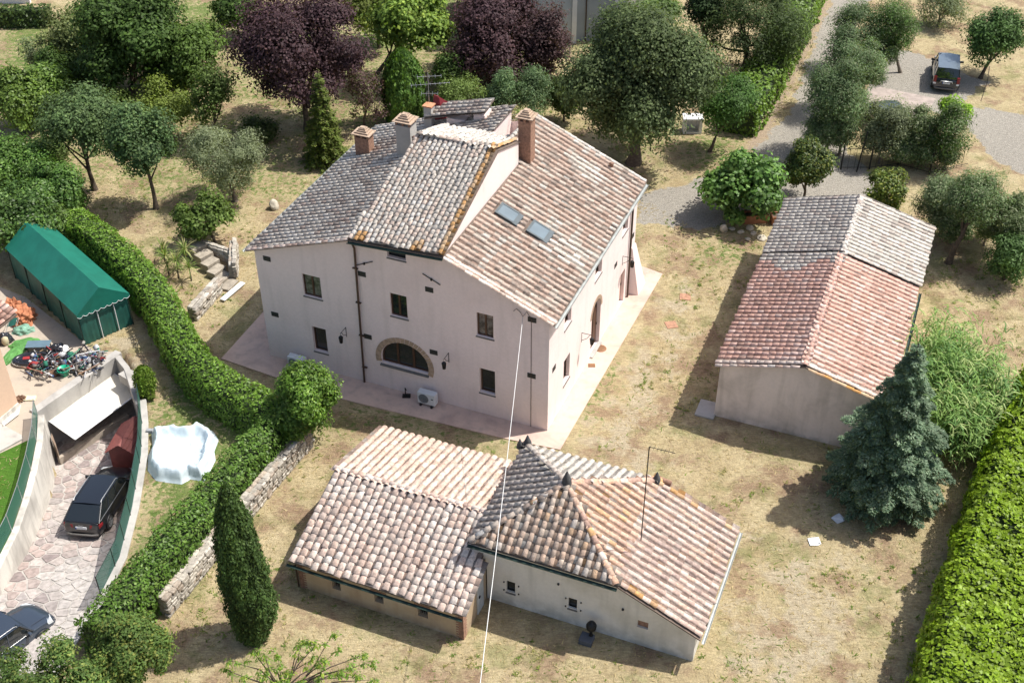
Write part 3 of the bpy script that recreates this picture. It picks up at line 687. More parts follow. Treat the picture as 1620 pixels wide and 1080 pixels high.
RW = [(-18.62, 46.95), (-18.11, 45.2), (-17.62, 42.97), (-17.2, 39.5), (-17.02, 36.5), (-17.3, 34.4), (-18.0, 31.5), (-19, 26)]
wallrun('kerb_wall', 'pale concrete kerb wall curving between the driveway fence and the pool lawn', 'wall', RW, .34, lambda y: drive_z(y) - .1, .10, CONCRETE, side=-1)
wallrun('rear_retaining_wall', 'grey concrete wall behind the cream awning at the head of the driveway', 'wall', [(-23.50, 45.95), (-20.45, 50.75)], .44, -2.5, .12, CONCRETE, side=-1)
wallrun('corner_retaining_wall', 'short grey concrete wall beside the round shrub and the awning end', 'wall', [(-20.5, 50.6), (-19.75, 49.6), (-18.45, 46.75)], .3, -2.5, .09, CONCRETE, side=1)
q = MB(); q.prism([tuple(at(*p)[:2]) for p in ((187, 592), (203, 583), (222, 592), (221, 606), (210, 606))][::-1], -.5, .03); tag(q.build('concrete_cover', CONCRETE), 'triangular grey concrete slab at the right end of the awning', 'slab')
# courtyard, paths
def flat(name, px, z, mat, lab=None, kind='structure', cat=None):
    q = MB(); pl = [tuple(at(*p)[:2]) for p in px]
    A = sum(pl[i][0] * pl[(i + 1) % len(pl)][1] - pl[(i + 1) % len(pl)][0] * pl[i][1] for i in range(len(pl)))
    if A < 0: pl = pl[::-1]
    tr = tessellate_polygon([[Vector((x, y, 0)) for x, y in pl]]); nn = len(pl)
    q.add([(x, y, z) for x, y in pl] + [(x, y, -.05) for x, y in pl], [tuple(t) for t in tr] + [(i, (i + 1) % nn, nn + (i + 1) % nn, nn + i) for i in range(nn)])
    return tag(q.build(name, mat), lab, cat, kind=kind)
COURT = stucco('courtyard concrete', (.45, .385, .31), (.37, .33, .29), .4, dirt=(.27, .24, .20))
flat('courtyard', [(-60, 430), (40, 470), (150, 556), (191, 556), (56, 653), (57, 690), (-60, 745)], .008, COURT)
flat('stone_path', [(-80, 640), (0, 671), (35, 690), (36, 696), (-80, 760)], .10, CONCRETE)
PAVM = stucco('pink house paving', (.66, .49, .40), (.46, .335, .285), .55, dirt=(.33, .27, .25))
PV = [tuple(p) for p in ((1048, 434), (886, 712), (797, 694), (525, 628), (350, 568), (416, 495), (470, 470), (900, 380))]
flat('house_pavement', PV, .05, PAVM)
flat('gravel_yard_paving', [(1372, 142), (1392, 138), (1480, 156), (1465, 185), (1400, 190), (1365, 170)], .012, simple('pink yard paving', (.42, .35, .31), .9, var=.3, scale=2))
# fences of green netting
def net_mat():
    mt, n, b = new_mat('green shade netting'); b.inputs['Base Color'].default_value = (.03, .13, .10, 1); b.inputs['Roughness'].default_value = .7
    tp = N(n, 'ShaderNodeBsdfTransparent'); ms = N(n, 'ShaderNodeMixShader'); ms.inputs[0].default_value = .70
    n.links.new(tp.outputs[0], ms.inputs[1]); n.links.new(b.outputs[0], ms.inputs[2]); n.links.new(ms.outputs[0], n.nodes['Material Output'].inputs[0]); return mt
NET = net_mat()
def net_fence(label, pts, h, step, base, post_r=.022, rail=True):
    pts = [Vector((p[0], p[1], base)) for p in pts]; P = [pts[0]]
    for a_, b_ in zip(pts[:-1], pts[1:]):
        k = max(1, int((b_ - a_).length / .5)); P += [a_.lerp(b_, (i + 1) / k) for i in range(k)]
    o0 = P[0]; t = thing('net_fence', label, 'fence', o0); Q = [p - o0 for p in P]
    q = MB()
    for i in range(len(Q) - 1): q.add([Q[i] + Vector((0, 0, .04)), Q[i + 1] + Vector((0, 0, .04)), Q[i + 1] + Vector((0, 0, h)), Q[i] + Vector((0, 0, h))], [(0, 1, 2, 3)])
    q.build('netting', NET, t)
    q = MB(); q.tube([p + Vector((0, 0, h)) for p in Q], .016, 6); q.build('top_wire', GREENM if not rail else ALU, t)
    L = 0; nxt = 0
    for i in range(len(Q)):
        if i: L += (Q[i] - Q[i - 1]).length
        if L >= nxt:
            q = MB(); q.tube([Q[i], Q[i] + Vector((0, 0, h + .05))], post_r, 6); q.build('post', IRON if not rail else ALU, t); nxt += step
net_fence('green netting fence with dark posts on the kerb right of the black estate car', [(x + .05, y) for x, y in RW[:6]], 1.05, 1.55, .10, rail=False)
net_fence('green netting fence with pale top rail along the bright green lawn', LW[1:], 1.0, 1.9, .16)

# ================================================================== MAIN FARMHOUSE
H = thing('farmhouse', 'large pink farmhouse with grey tiled roofs, arched window and raised central tower roof', 'house', mo, myaw)
W, D = 15.52, 13.14
fm = plane_map('v', 0.); rm = plane_map('u', 0.)
holes = {'a': (-12.93, 4.62, -11.93, 5.90), 'b': (-12.75, 1.22, -11.95, 2.75), 'c': (-8.13, 4.74, -7.24, 6.05), 'e': (-3.62, 4.83, -2.78, 6.16), 'f': (-3.54, 1.40, -2.73, 2.88), 'g': (-8.10, 8.12, -7.14, 8.48)}
ARX = (-8.88, 1.62, -6.28, 3.15, 1.95)
mb = MB()
wall_sheet(mb, fm, [(-W, 0), (0, 0), (0, 6.62), (-5.16, 8.82), (-9.98, 8.52), (-W, 6.62)], [rect(*holes[k]) for k in holes] + [arch(*ARX[:4], ARX[4])], 1, .24)
RH = [(2.05, 4.7, 2.95, 5.95), (6.40, 4.7, 7.40, 6.1), (10.72, 4.8, 11.6, 6.1), (2.10, 1.25, 2.95, 2.75), (10.8, .08, 11.6, 2.25)]
wall_sheet(mb, rm, [(0, 0), (D, 0), (D, 6.62), (0, 6.62)], [rect(*r) for r in RH] + [arch(6.15, .08, 7.55, 3.25, 2.5)], -1, .3)
mb.add([(-W, D, 0), (0, D, 0), (0, D, 6.62), (-6.16, D, 9.2), (-W, D, 6.6)], [(4, 3, 2, 1, 0)])
mb.add([(-W, 0, 0), (-W, D, 0), (-W, D, 6.6), (-W, 0, 6.62)], [(0, 1, 2, 3)])
# raised tower walls and the edges of the roof terrace
mb.add([(-5.16, 0, 8.7), (-5.16, 8.9, 8.7), (-5.16, 8.9, 10.15), (-5.16, 6.26, 11.02), (-5.16, 0, 8.92)], [(0, 1, 2, 3, 4)])
mb.add([(-9.3, 8.9, 7.6), (-5.16, 8.9, 7.6), (-5.16, 8.9, 10.15), (-9.3, 8.9, 10.15)], [(3, 2, 1, 0)])
mb.add([(-9.98, 0, 8.4), (-9.3, 8.9, 8.4), (-9.3, 8.9, 10.15), (-9.4, 6.26, 11.0), (-9.98, 0, 8.6)], [(4, 3, 2, 1, 0)])
mb.add([(-6.16, 8.9, 8.0), (-6.16, D, 8.0), (-6.16, D, 9.35), (-6.16, 8.9, 9.35)], [(3, 2, 1, 0)])
mb.add([(-7.3, 8.9, 8.0), (-6.16, 8.9, 8.0), (-6.16, D, 8.0), (-7.3, D, 8.0)], [(0, 1, 2, 3)])
mb.add([(-7.3, 8.9, 8.0), (-7.3, D, 8.0), (-7.3, D, 9.5), (-7.3, 8.9, 9.5)], [(0, 1, 2, 3)])
mb.hexa([(-.35, 12.3, 0), (.62, 12.4, 0), (.62, 13.75, 0), (-.6, 13.6, 0), (-.3, 12.6, 2.9), (.06, 12.6, 2.9), (.06, 13.2, 2.9), (-.3, 13.2, 2.9)])
mb.build('wall', STUCCO, H)
for k, (a0, h0, a1, h1) in holes.items():
    if k == 'g': window(H, fm, a0, h0, a1, h1, 1, .22, 0, frame=IRON, fw=.03, sill=.03)
    elif k in 'bf': window(H, fm, a0, h0, a1, h1, 1, .22, 0, fw=.07, sill=.04)
    else: window(H, fm, a0, h0, a1, h1, 1, .14, 1, glass=[GLASSC, GLASSC] if k != 'c' else None, fw=.07, sill=.06)
# arched window: frame bars, panes, slanting stone sill, brick arch
q = MB(); a0, h0, a1, h1, spg = ARX
def barf(x0, z0, x1, z1, y0=.16, y1=.24): q.box((x0, y0, z0), (x1, y1, z1))
cxa, rad = (a0 + a1) / 2, (a1 - a0) / 2
pa = [(cxa + (rad) * math.cos(t), spg + (h1 - spg) * math.sin(t)) for t in [math.pi * i / 16 for i in range(17)]]
pi_ = [(cxa + (rad - .08) * math.cos(t), spg + (h1 - spg - .08) * math.sin(t)) for t in [math.pi * i / 16 for i in range(17)]]
for i in range(16):
    q.hexa([(pa[i][0], .16, pa[i][1]), (pa[i + 1][0], .16, pa[i + 1][1]), (pa[i + 1][0], .24, pa[i + 1][1]), (pa[i][0], .24, pa[i][1]), (pi_[i][0], .16, pi_[i][1]), (pi_[i + 1][0], .16, pi_[i + 1][1]), (pi_[i + 1][0], .24, pi_[i + 1][1]), (pi_[i][0], .24, pi_[i][1])])
barf(a0, h0, a0 + .08, spg); barf(a1 - .08, h0, a1, spg); barf(a0 + .08, h0, a1 - .08, h0 + .09)
for x in (a0 + rad * .67, a0 + rad * 1.33): barf(x - .055, h0 + .09, x + .055, h1 - .1)
fo = q.build('window', WOOD, H)
ex = [a0 + .08, a0 + rad * .67 - .05, a0 + rad * .67 + .05, a0 + rad * 1.33 - .05, a0 + rad * 1.33 + .05, a1 - .08]
for k in range(3):
    l, r = ex[2 * k], ex[2 * k + 1]; tops = []
    for j in range(7):
        x = r + (l - r) * j / 6; tops.append((x, .2, spg + (h1 - spg) * math.sqrt(max(0, 1 - ((x - cxa) / rad) ** 2)) - .01))
    q = MB(); q.add([(l, .2, h0 + .05), (r, .2, h0 + .05)] + tops, [tuple(range(9))]); q.build('pane', GLASS, fo)
q = MB(); q.hexa([(a0 - .05, -.10, h0 - .16), (a1 + .02, -.10, h0 - .16), (a1, .24, h0 - .1), (a0, .24, h0 - .1), (a0 - .05, -.10, h0 - .09), (a1 + .02, -.10, h0 - .09), (a1 - .005, .24, h0 + .02), (a0 + .005, .24, h0 + .02)]); q.build('window_sill', GREYST, fo)
arch_ob = MB(); ro = .30
for i in range(22):
    t0, t1 = math.pi * (-.10 + i * 1.17 / 22), math.pi * (-.10 + (i + 1) * 1.17 / 22 - .006); ri = 1.01
    f = lambda t, R2, y: (cxa + (rad * R2) * math.cos(t), y, spg + ((h1 - spg) * R2 + (0)) * math.sin(t))
    k2 = 1 + ro / rad + (.03 * math.sin(i * 2.3)); f2 = lambda t, y: (cxa + (rad + ro) * math.cos(t), y, spg + (h1 - spg + ro) * math.sin(t))
    s = MB(); s.hexa([f(t0, ri, -.022), f(t1, ri, -.022), f(t1, ri, .05), f(t0, ri, .05), f2(t0, -.022), f2(t1, -.022), f2(t1, .05), f2(t0, .05)])
    o = s.build('arch_brick', BRICK_A, H)
# right wall openings
for i, r in enumerate(RH[:4]): window(H, rm, *r, -1, .22, 1 if i != 3 else 0, fw=.07, sill=.05)
SHUT = simple('terracotta coloured reveal', (.45, .27, .19), .8, var=.15)
def door_slab(name, a0, a1, h0, h1, mat, am=None):
    q = MB(); q.box((-.27, a0, h0), (-.20, a1, h1)); o = q.build(name, mat, H)
    for k in range(2):
        q = MB(); m0 = a0 + (a1 - a0) * (k * .5 + .06); q.box((-.195, m0, h0 + .15), (-.175, m0 + (a1 - a0) * .38, h1 - .2)); q.build('door_panel', mat, o)
    q = MB(); q.box((-.18, a1 - .15, (h0 + h1) / 2), (-.13, a1 - .11, (h0 + h1) / 2 + .14)); q.build('door_handle', IRON, o)
door_slab('door', 6.15, 7.55, .08, 2.5, WOOD); door_slab('door', 10.8, 11.6, .08, 2.25, SHUT)
q = MB(); q.add([(-.23, 6.15 + .7 + .7 * math.cos(t), 2.5 + .75 * math.sin(t)) for t in [math.pi * i / 10 for i in range(11)]], [tuple(range(11))]); q.build('fanlight', GLASS, H)
for i in range(14):
    t0, t1 = math.pi * i / 14, math.pi * (i + .92) / 14
    g0 = lambda t, k, x: (x, 6.85 + (.71 + k) * math.cos(t), 2.5 + (.76 + k) * math.sin(t)); s = MB()
    s.hexa([g0(t0, 0, .02), g0(t1, 0, .02), g0(t1, 0, -.05), g0(t0, 0, -.05), g0(t0, .2, .02), g0(t1, .2, .02), g0(t1, .2, -.05), g0(t0, .2, -.05)]); s.build('arch_brick', BRICK_A, H)
q = MB(); q.box((-.05, 6.10, .03), (.16, 7.60, .13)); q.build('door_step', CONCRETE, H)
# iron vent plates, tie rods, lanterns
def plate(mp, a, h, w_=.42, hh=.28):
    q = MB(); q.hexa([mp(a - w_ / 2, h - hh / 2, -.02), mp(a + w_ / 2, h - hh / 2, -.02), mp(a + w_ / 2, h - hh / 2, .02), mp(a - w_ / 2, h - hh / 2, .02), mp(a - w_ / 2, h + hh / 2, -.02), mp(a + w_ / 2, h + hh / 2, -.02), mp(a + w_ / 2, h + hh / 2, .02), mp(a - w_ / 2, h + hh / 2, .02)])
    q.build('vent_plate', VENTM, H, bevel=.008)
for a_, h_ in ((-14.84, 6.28), (-14.85, 2.89), (-9.55, 6.75), (-9.54, 3.01), (-6.01, 6.79), (-5.95, 3.1), (-.85, 6.5), (-.85, 3.22)): plate(fm, a_, h_)
for a_, h_ in ((.72, 3.39), (9.78, 3.58), (12.65, 3.68)): plate(rm, a_, h_)
for a_, h_, sl_ in ((-9.34, 7.43, .5), (-5.85, 7.44, -.45)):
    q = MB(); d = Vector((.45, 0, .45 * sl_)); c_ = Vector((a_, -.04, h_)); q.tube([c_ - d, c_ + d], .022, 6); q.cyl((a_, -.06, h_ - .05), .05, .1, 8); q.build('wall_anchor', IRON, H)
def lantern(p, out, along):
    """Wrought iron bracket lantern; p on the wall, out = unit out of the wall."""
    p = Vector(p); o_ = Vector(out); q = MB(); up = Vector((0, 0, 1))
    q.tube([p + up * .3, p - up * .3], .02, 6); q.tube([p + up * .28, p + o_ * .55 + up * .28], .015, 6); q.tube([p - up * .2, p + o_ * .28 + up * .0, p + o_ * .45 + up * .28], .013, 6)
    c_ = p + o_ * .55; q.tube([c_ + up * .28, c_ + up * .12], .008, 5); br = q.build('lantern_bracket', IRON, H)
    q = MB(); q.lathe(c_ + up * -.3, [(.06, 0), (.075, .02), (.11, .32), (.13, .33), (.10, .38), (.03, .45), (.0, .46)], 6)
    for k in range(6): a_ = k * math.pi / 3; v = Vector((math.cos(a_), math.sin(a_), 0)); q.tube([c_ - up * .29 + v * .078, c_ + up * .03 + v * .115], .009, 4)
    g = q.build('lamp_shade', [IRON], br)
lantern((-10.76, 0, 2.95), (0, -1, 0), None); lantern((-5.15, 0, 3.02), (0, -1, 0), None); lantern((0, 4.64, 2.45), (1, 0, 0), None); lantern((0, 11.0, 3.1), (1, 0, 0), None)
q = MB(); q.tube([(-9.86, -.12, 8.45), (-9.78, -.09, 8.2), (-9.93, -.09, .05)], .055, 8)
for z in (1, 3, 5, 7): q.box((-10.0, -.1, z), (-9.72, 0, z + .05))
q.build('downpipe', PIPE, H)
q = MB(); q.tube([(.36, 12.0, 6.5), (.09, 12.05, 6.15), (.09, 12.05, .05)], .06, 8); q.build('downpipe', PIPE, H)
q = MB(); q.tube([(-.88, -.02, 6.6), (-.86, -.02, .0)], .014, 5); q.build('conduit', PIPE, H)
q = MB(); q.tube([(-1.75, -.03, 6.75), (-1.6, -.05, 6.95), (-1.4, -.05, 6.8), (-1.28, -.06, 6.6), (-1.1, -.04, 6.9), (-.9, -.03, 6.6)], .014, 5); q.build('conduit', PIPE, H)
def gutter(parent, A, B, r=.075, mat=GUTTER, name='gutter'):
    A = Vector(A); B = Vector(B); d = (B - A).normalized(); s = d.cross(Vector((0, 0, 1))).normalized(); vs = []
    for p in (A, B):
        for rr in (r, r - .012):
            vs += [p + s * rr * math.cos(t) + Vector((0, 0, rr * math.sin(t))) for t in [math.pi + math.pi * k / 8 for k in range(9)]]
    q = MB(); fs = []
    for o_ in (0, 9): fs += [(o_ + k, o_ + k + 1, 18 + o_ + k + 1, 18 + o_ + k) for k in range(8)]
    fs += [(0, 9, 27, 18), (8, 17, 35, 26)] + [(k, k + 1, 9 + k + 1, 9 + k) for k in range(8)] + [(18 + k, 18 + k + 1, 27 + k + 1, 27 + k) for k in range(8)]
    q.add(vs, fs); return q.build(name, mat, parent)
gutter(H, (.42, -.25, 6.60), (.42, 13.4, 6.60), .085); gutter(H, (-15.96, -.25, 6.62), (-15.96, 13.4, 6.62), .08); gutter(H, (-9.98, -.36, 8.66), (-5.1, -.36, 8.94), .085, GREENM)
# roofs
sR, sL = .429, .35
zR = lambda u: 6.69 - sR * (u - .33) - .06
zL = lambda u: 6.70 + sL * (u + 15.86) - .06
mb = MB()
slab(mb, [(.33, -.22, zR(.33)), (.33, 13.38, zR(.33)), (-6.16, 13.38, zR(-6.16)), (-6.16, 9, zR(-6.16)), (-5.15, 9, zR(-5.15)), (-5.15, -.22, zR(-5.15))])
slab(mb, [(-15.86, -.22, zL(-15.86)), (-9.98, -.22, zL(-9.98)), (-9.3, 9, zL(-9.3)), (-7.2, 9, zL(-7.2)), (-7.2, 13.38, zL(-7.2)), (-15.86, 13.38, zL(-15.86))])
slab(mb, [(-9.98, -.25, 8.72), (-5.1, -.25, 9.0), (-5.1, 6.26, 11.1), (-9.35, 6.26, 11.1)]); slab(mb, [(-9.35, 6.27, 11.1), (-5.1, 6.27, 11.1), (-5.1, 8.98, 10.22), (-9.35, 8.98, 10.22)])
deck = mb.build('roof', DECKM, H); MH = Matrix.Translation(mo) @ Matrix.Rotation(myaw, 4, 'Z')
RF = Roof(deck, MH)
lR = math.hypot(1, sR); skl = [(-4.55, -3.4, 4.35, 5.3), (-2.95, -1.85, 4.4, 5.45)]
k_ = 1 / lR
fullR = [(0, 0), (13.6, 0), (13.6, 6.49 * lR), (9.25, 6.49 * lR), (9.25, 5.46 * lR), (0, 5.46 * lR)]
def insk(a, b): u = .33 - b / lR; v = a - .25; return any(x0 < u < x1 and y0 < v < y1 for x0, x1, y0, y1 in skl)
class _P: pass
RF_before = len(RF.cop)
RF.slope((.33, -.25, 6.69 - .04), (0, 1, 0), (-1, 0, sR), fullR, lambda a, b: 'tan', spacing=.378, w=.118, ht=.088, edge=lambda a, b: 'grey' if noise.noise(Vector((a * .3, b * .3, 9))) > .42 else ('pink' if a < .5 else None))
def cull(lst): return [it for it in lst if not insk(it[0].translation.y + .25, (.33 - it[0].translation.x) * lR)]
RF.cop = cull(RF.cop); RF.pan = cull(RF.pan)
lL = math.hypot(1, sL)
RF.slope((-15.86, -.25, 6.70 - .04), (0, 1, 0), (1, 0, sL), [(0, 0), (0, 5.88 * lL), (6.5, 6.45 * lL), (9.2, 6.5 * lL), (9.2, 8.6 * lL), (13.6, 8.6 * lL), (13.6, 0)], 'grey', spacing=.378, w=.112, ht=.085)
eT = Vector((4.82, 0, .3)); LT = eT.length
RF.slope((-9.98, -.27, 8.79), eT, (0, 6.53, 2.18), [(0, 0), (LT, 0), (LT, 6.9), (.62, 6.9)], 'tower', spacing=.262, expo=.27, w=.108, ht=.058, edge=lambda a, b: 'orange' if a > LT - .27 or (b < .3 and noise.noise(Vector((a, 0, 0))) > .25) else None, jit=1.3)
RF.slope((-5.16, 8.98, 10.28), (-1, 0, 0), (0, -2.72, .9), [(0, 0), (4.2, 0), (4.2, 2.85), (0, 2.85)], 'pale', spacing=.262, expo=.27, w=.11, ht=.085, edge=lambda a, b: 'orange' if a < .27 else None, jit=2.4)
RF.ridge((-9.3, 6.26, 11.14), (-5.1, 6.26, 11.14), 'tower', w=.13, ht=.09, lift=.03)
# verge rows
RF.ridge((.3, -.26, 6.70), (-5.1, -.26, 6.70 + 5.4 * sR), 'pink', w=.10, ht=.08, lift=-.02); RF.ridge((-15.8, -.26, 6.72), (-10, -.26, 6.72 + 5.8 * sL), 'pink', w=.10, ht=.08, lift=-.02)
RF.ridge((.3, 13.4, 6.72), (-6.1, 13.4, 6.72 + 6.4 * sR), 'pale', w=.12, ht=.09, lift=.0); RF.ridge((-6.16, 9.2, 9.50), (-6.16, 13.3, 9.50), 'pale', w=.13, ht=.1, lift=0)
RF.ridge((-15.8, 13.4, 6.74), (-7.4, 13.4, 6.74 + 8.4 * sL), 'grey', w=.12, ht=.09, lift=.0)
RF.lay()
# skylights
for u0, u1, v0, v1 in skl:
    q = MB(); sz = lambda u: zR(u) + .14
    def ring(x0, x1, y0, y1, d): q.hexa([(x0, y0, sz(x0) - .12), (x1, y0, sz(x1) - .12), (x1, y1, sz(x1) - .12), (x0, y1, sz(x0) - .12), (x0, y0, sz(x0) + d), (x1, y0, sz(x1) + d), (x1, y1, sz(x1) + d), (x0, y1, sz(x0) + d)])
    ring(u0 + .02, u0 + .12, v0, v1, .05); ring(u1 - .22, u1, v0, v1, .02); ring(u0 + .12, u1 - .22, v0, v0 + .1, .05); ring(u0 + .12, u1 - .22, v1 - .1, v1, .05)
    s = q.build('skylight', simple('grey flashing', (.10, .12, .13), .5, .4, var=.2), H)
    q = MB(); x0, x1, y0, y1 = u0 + .12, u1 - .22, v0 + .1, v1 - .1; q.add([(x0, y0, sz(x0) + .03), (x1, y0, sz(x1) + .03), (x1, y1, sz(x1) + .03), (x0, y1, sz(x0) + .03)], [(0, 1, 2, 3)]); q.build('pane', SKYG, s)
q = MB(); q.lathe((-1.48, 12.85, zR(-1.48)), [(.12, 0), (.11, .28), (.15, .30), (0, .36)], 10); q.build('roof_vent', BRICK_R, H)
q = MB(); q.lathe((-10.65, 8.3, zL(-10.65) + .9), [(.15, 0), (.14, .28), (.17, .30), (0, .36)], 10); q.build('roof_vent', BRICK_R, H)
# chimneys
def chimney(u, v, zb, zt, sx, sy, mat, cap='tiles', capmat=BRICK_R):
    q = MB(); q.box((u - sx / 2, v - sy / 2, zb), (u + sx / 2, v + sy / 2, zt)); c_ = q.build('chimney', mat, H, bevel=.01)
    q = MB(); e = .07
    for k in range(4):
        a_ = k * math.pi / 2; 
    if cap == 'tiles':
        for dx in (-1, 0, 1):
            for dy in (-1, 1): q = MB(); q.box((u + dx * (sx / 2 - .05) - .05, v + dy * (sy / 2 - .05) - .05, zt), (u + dx * (sx / 2 - .05) + .05, v + dy * (sy / 2 - .05) + .05, zt + .2)); q.build('chimney_pier', capmat, c_)
        q = MB(); z = zt + .2; fx, fy = sx / 2 + .12, sy / 2 + .12
        for s in range(4):
            q.box((u - fx, v - fy, z), (u + fx, v + fy, z + .045)); z += .09; q.box((u - fx * .72, v - fy * .72, z - .045), (u + fx * .72, v + fy * .72, z)); fx *= .72; fy *= .72
        q.build('chimney_cap', simple('chimney cap tile', (.50, .37, .27), .9, var=.35, scale=7), c_)
    else:
        q.box((u - sx / 2 - .05, v - sy / 2 - .05, zt + .02), (u + sx / 2 + .05, v + sy / 2 + .05, zt + .09)); q.build('chimney_cap', simple('orange cap tile', (.60, .28, .15), .9, var=.25, scale=7), c_)
    return c_
chimney(-14.6, 9.95, 6.8, 8.1, .85, .6, BRICK_R); chimney(-11.5, 9.0, 7.8, 9.95, .85, .75, CONCRETE)
c3 = chimney(-11.75, 12.25, 7.9, 9.35, .45, .45, CONCRETE, 'flat'); chimney(-5.0, 9.6, 8.5, 11.15, .68, .62, BRICK_R)
# roof terrace hut, red sheet, railing, aerial
q = MB(); q.box((-10.6, 12.0, 8.2), (-9.55, 12.9, 9.0)); q.box((-9.55, 12.55, 8.2), (-9.45, 12.65, 9.5)); q.box((-9.0, 12.0, 8.0), (-8.35, 12.9, 9.55)); q.build('terrace_hut', STUCCO, H)
mb = MB(); slab(mb, [(-11.9, 11.9, 8.75), (-9.15, 11.9, 9.55), (-9.15, 13.2, 9.75), (-11.9, 13.2, 8.95)], .05); slab(mb, [(-9.1, 11.9, 9.56), (-8.3, 11.9, 9.8), (-8.3, 13.2, 9.95), (-9.1, 13.2, 9.75)], .05)
dk2 = mb.build('hut_roof', DECKM, H); RF2 = Roof(dk2, MH)
RF2.slope((-11.9, 11.9, 8.80), (0, 1.3, .2), (2.75, 0, .8), [(0, 0), (1.3, 0), (1.3, 3.7), (0, 3.7)], 'grey', spacing=.3, expo=.34, w=.12, ht=.09); RF2.lay()
q = MB(); q.hexa([(-12.0, 12.95, 8.0), (-11.1, 12.8, 8.0), (-11.1, 12.85, 8.0), (-12.0, 13.0, 8.0), (-11.75, 12.9, 9.7), (-11.45, 12.85, 9.7), (-11.45, 12.9, 9.7), (-11.75, 12.95, 9.7)]); q.hexa([(-11.1, 12.8, 8.0), (-10.9, 13.4, 8.0), (-10.95, 13.4, 8.0), (-11.15, 12.85, 8.0), (-11.45, 12.85, 9.7), (-11.0, 13.3, 9.2), (-11.05, 13.3, 9.2), (-11.5, 12.85, 9.7)])
q.build('red_sheet', simple('dark red painted metal', (.26, .03, .04), .5, var=.2), H)
q = MB(); q.tube([(-8.35, 12.9, 9.0), (-6.16, 12.9, 9.75)], .015, 5); q.tube([(-8.35, 12.9, 8.7), (-6.16, 12.9, 9.45)], .015, 5); q.build('terrace_rail', ALU, H)
def aerial(base, h, arms, parent, mat=ALU, r=.018):
    base = Vector(base); q = MB(); q.tube([base, base + Vector((0, 0, h))], r, 6)
    for z, L, ang, els in arms:
        d = Vector((math.cos(ang), math.sin(ang), 0)); s = Vector((-d.y, d.x, 0)); c_ = base + Vector((0, 0, z)); q.tube([c_ - d * L * .45, c_ + d * L * .55], r * .7, 5)
        for k in range(els): p = c_ + d * L * (-.44 + .98 * k / max(1, els - 1)); e = .28 - .02 * k; q.tube([p - s * e, p + s * e], r * .45, 4); 
    return q.build('aerial', mat, parent)
aerial((-11.9, 12.6, 8.6), 2.5, [(2.3, 1.3, .5, 5), (1.85, 2.1, .55, 9), (1.3, .9, .4, 4)], H)
# air conditioning units standing on the pavement
def ac_unit(u, v, label):
    t = thing('air_conditioner', label, 'air conditioner', mf(u, v, .05), myaw, 'air conditioning units by the farmhouse wall'); w_, d_, h_ = .95, .36, .68
    q = MB(); q.box((-w_ / 2, -d_ / 2, .12), (w_ / 2, d_ / 2, .12 + h_)); q.build('casing', WHITEP, t, bevel=.02)
    q = MB(); c_ = (-.14, -d_ / 2 - .012, .12 + h_ / 2)
    for r in (.27, .22, .17, .12, .07): q.tube([(c_[0] + r * math.cos(a_), c_[1], c_[2] + r * math.sin(a_)) for a_ in [i * math.pi / 10 for i in range(21)]], .008, 4, cap=False)
    q.build('fan_grille', simple('grey grille', (.30, .32, .33), .5), t)
    q = MB(); q.lathe(c_, [(.0, .004), (.26, .004)], 20, 'y'); q.build('fan_opening', simple('shaded grille', (.20, .22, .23), .6), t)
    q = MB()
    for x in (-.3, .3): q.box((x - .05, -d_ / 2 - .08, 0), (x + .05, d_ / 2 + .08, .12))
    q.build('feet', DARKP, t)
    q = MB(); q.box((.27, -d_ / 2 - .012, .5), (.38, -d_ / 2 - .004, .56)); q.build('badge', simple('dark badge', (.05, .06, .08), .5), t)
ac_unit(-6.2, -.42, 'white air conditioning unit below the arched window'); ac_unit(-13.6, -.42, 'white air conditioning unit half hidden behind the clipped bush')
q = MB(); q.tube([mf(-7.55, -.2, .05), mf(-7.55, -.2, .5)], .03, 6); q.tube([mf(-7.55, -.2, .5), mf(-7.4, -.35, .52)], .02, 6); q.box(tuple(mf(-7.45, -.3, .05) - Vector((.2, .12, 0))), tuple(mf(-7.45, -.3, .05) + Vector((.2, .12, .09)))); tag(q.build('garden_tap', IRON), 'dark tap standpipe on the pavement left of the white air conditioner', 'tap')
for px, r, lab in ((950, .3, 'round brown manhole cover on the pavement outside the arched door'), (936, .18, 'small square brown drain cover on the sunny pavement')):
    p = at(px, 551 if px == 950 else 578, .05); q = MB()
    if px == 950: q.lathe((p.x, p.y, .05), [(0, .022), (r, .02), (r + .02, 0)], 20)
    else: q.box((p.x - r, p.y - r * .8, .05), (p.x + r, p.y + r * .8, .07))
    tag(q.build('manhole_cover', simple('rusty iron cover', (.27, .14, .07), .7, .3, var=.3)), lab, 'cover')

# ================================================================== BARN
B = thing('barn', 'long low cream barn with half grey and half terracotta tiled roof', 'barn', bo, byaw)
bw, bd = 7.74, 15.6; bz = lambda u: 3.31 + .27 * min(u + .23, 7.97 - u) - .05
q = MB(); q.add([(0, 0, 0), (bw, 0, 0), (bw, 0, 3.12), (3.87, 0, 4.22), (0, 0, 3.12), (0, bd, 0), (bw, bd, 0), (bw, bd, 3.12), (3.87, bd, 4.22), (0, bd, 3.12)], [(0, 1, 2, 3, 4), (9, 8, 7, 6, 5), (0, 4, 9, 5), (1, 6, 7, 2)])
q.build('wall', STUCCO_BARN, B)
mb = MB(); slab(mb, [(-.23, -.2, bz(-.23)), (3.87, -.2, bz(3.87)), (3.87, 15.75, bz(3.87)), (-.23, 15.75, bz(-.23))]); slab(mb, [(3.88, -.2, bz(3.87)), (7.97, -.2, bz(7.97)), (7.97, 15.75, bz(7.97)), (3.88, 15.75, bz(3.87))])
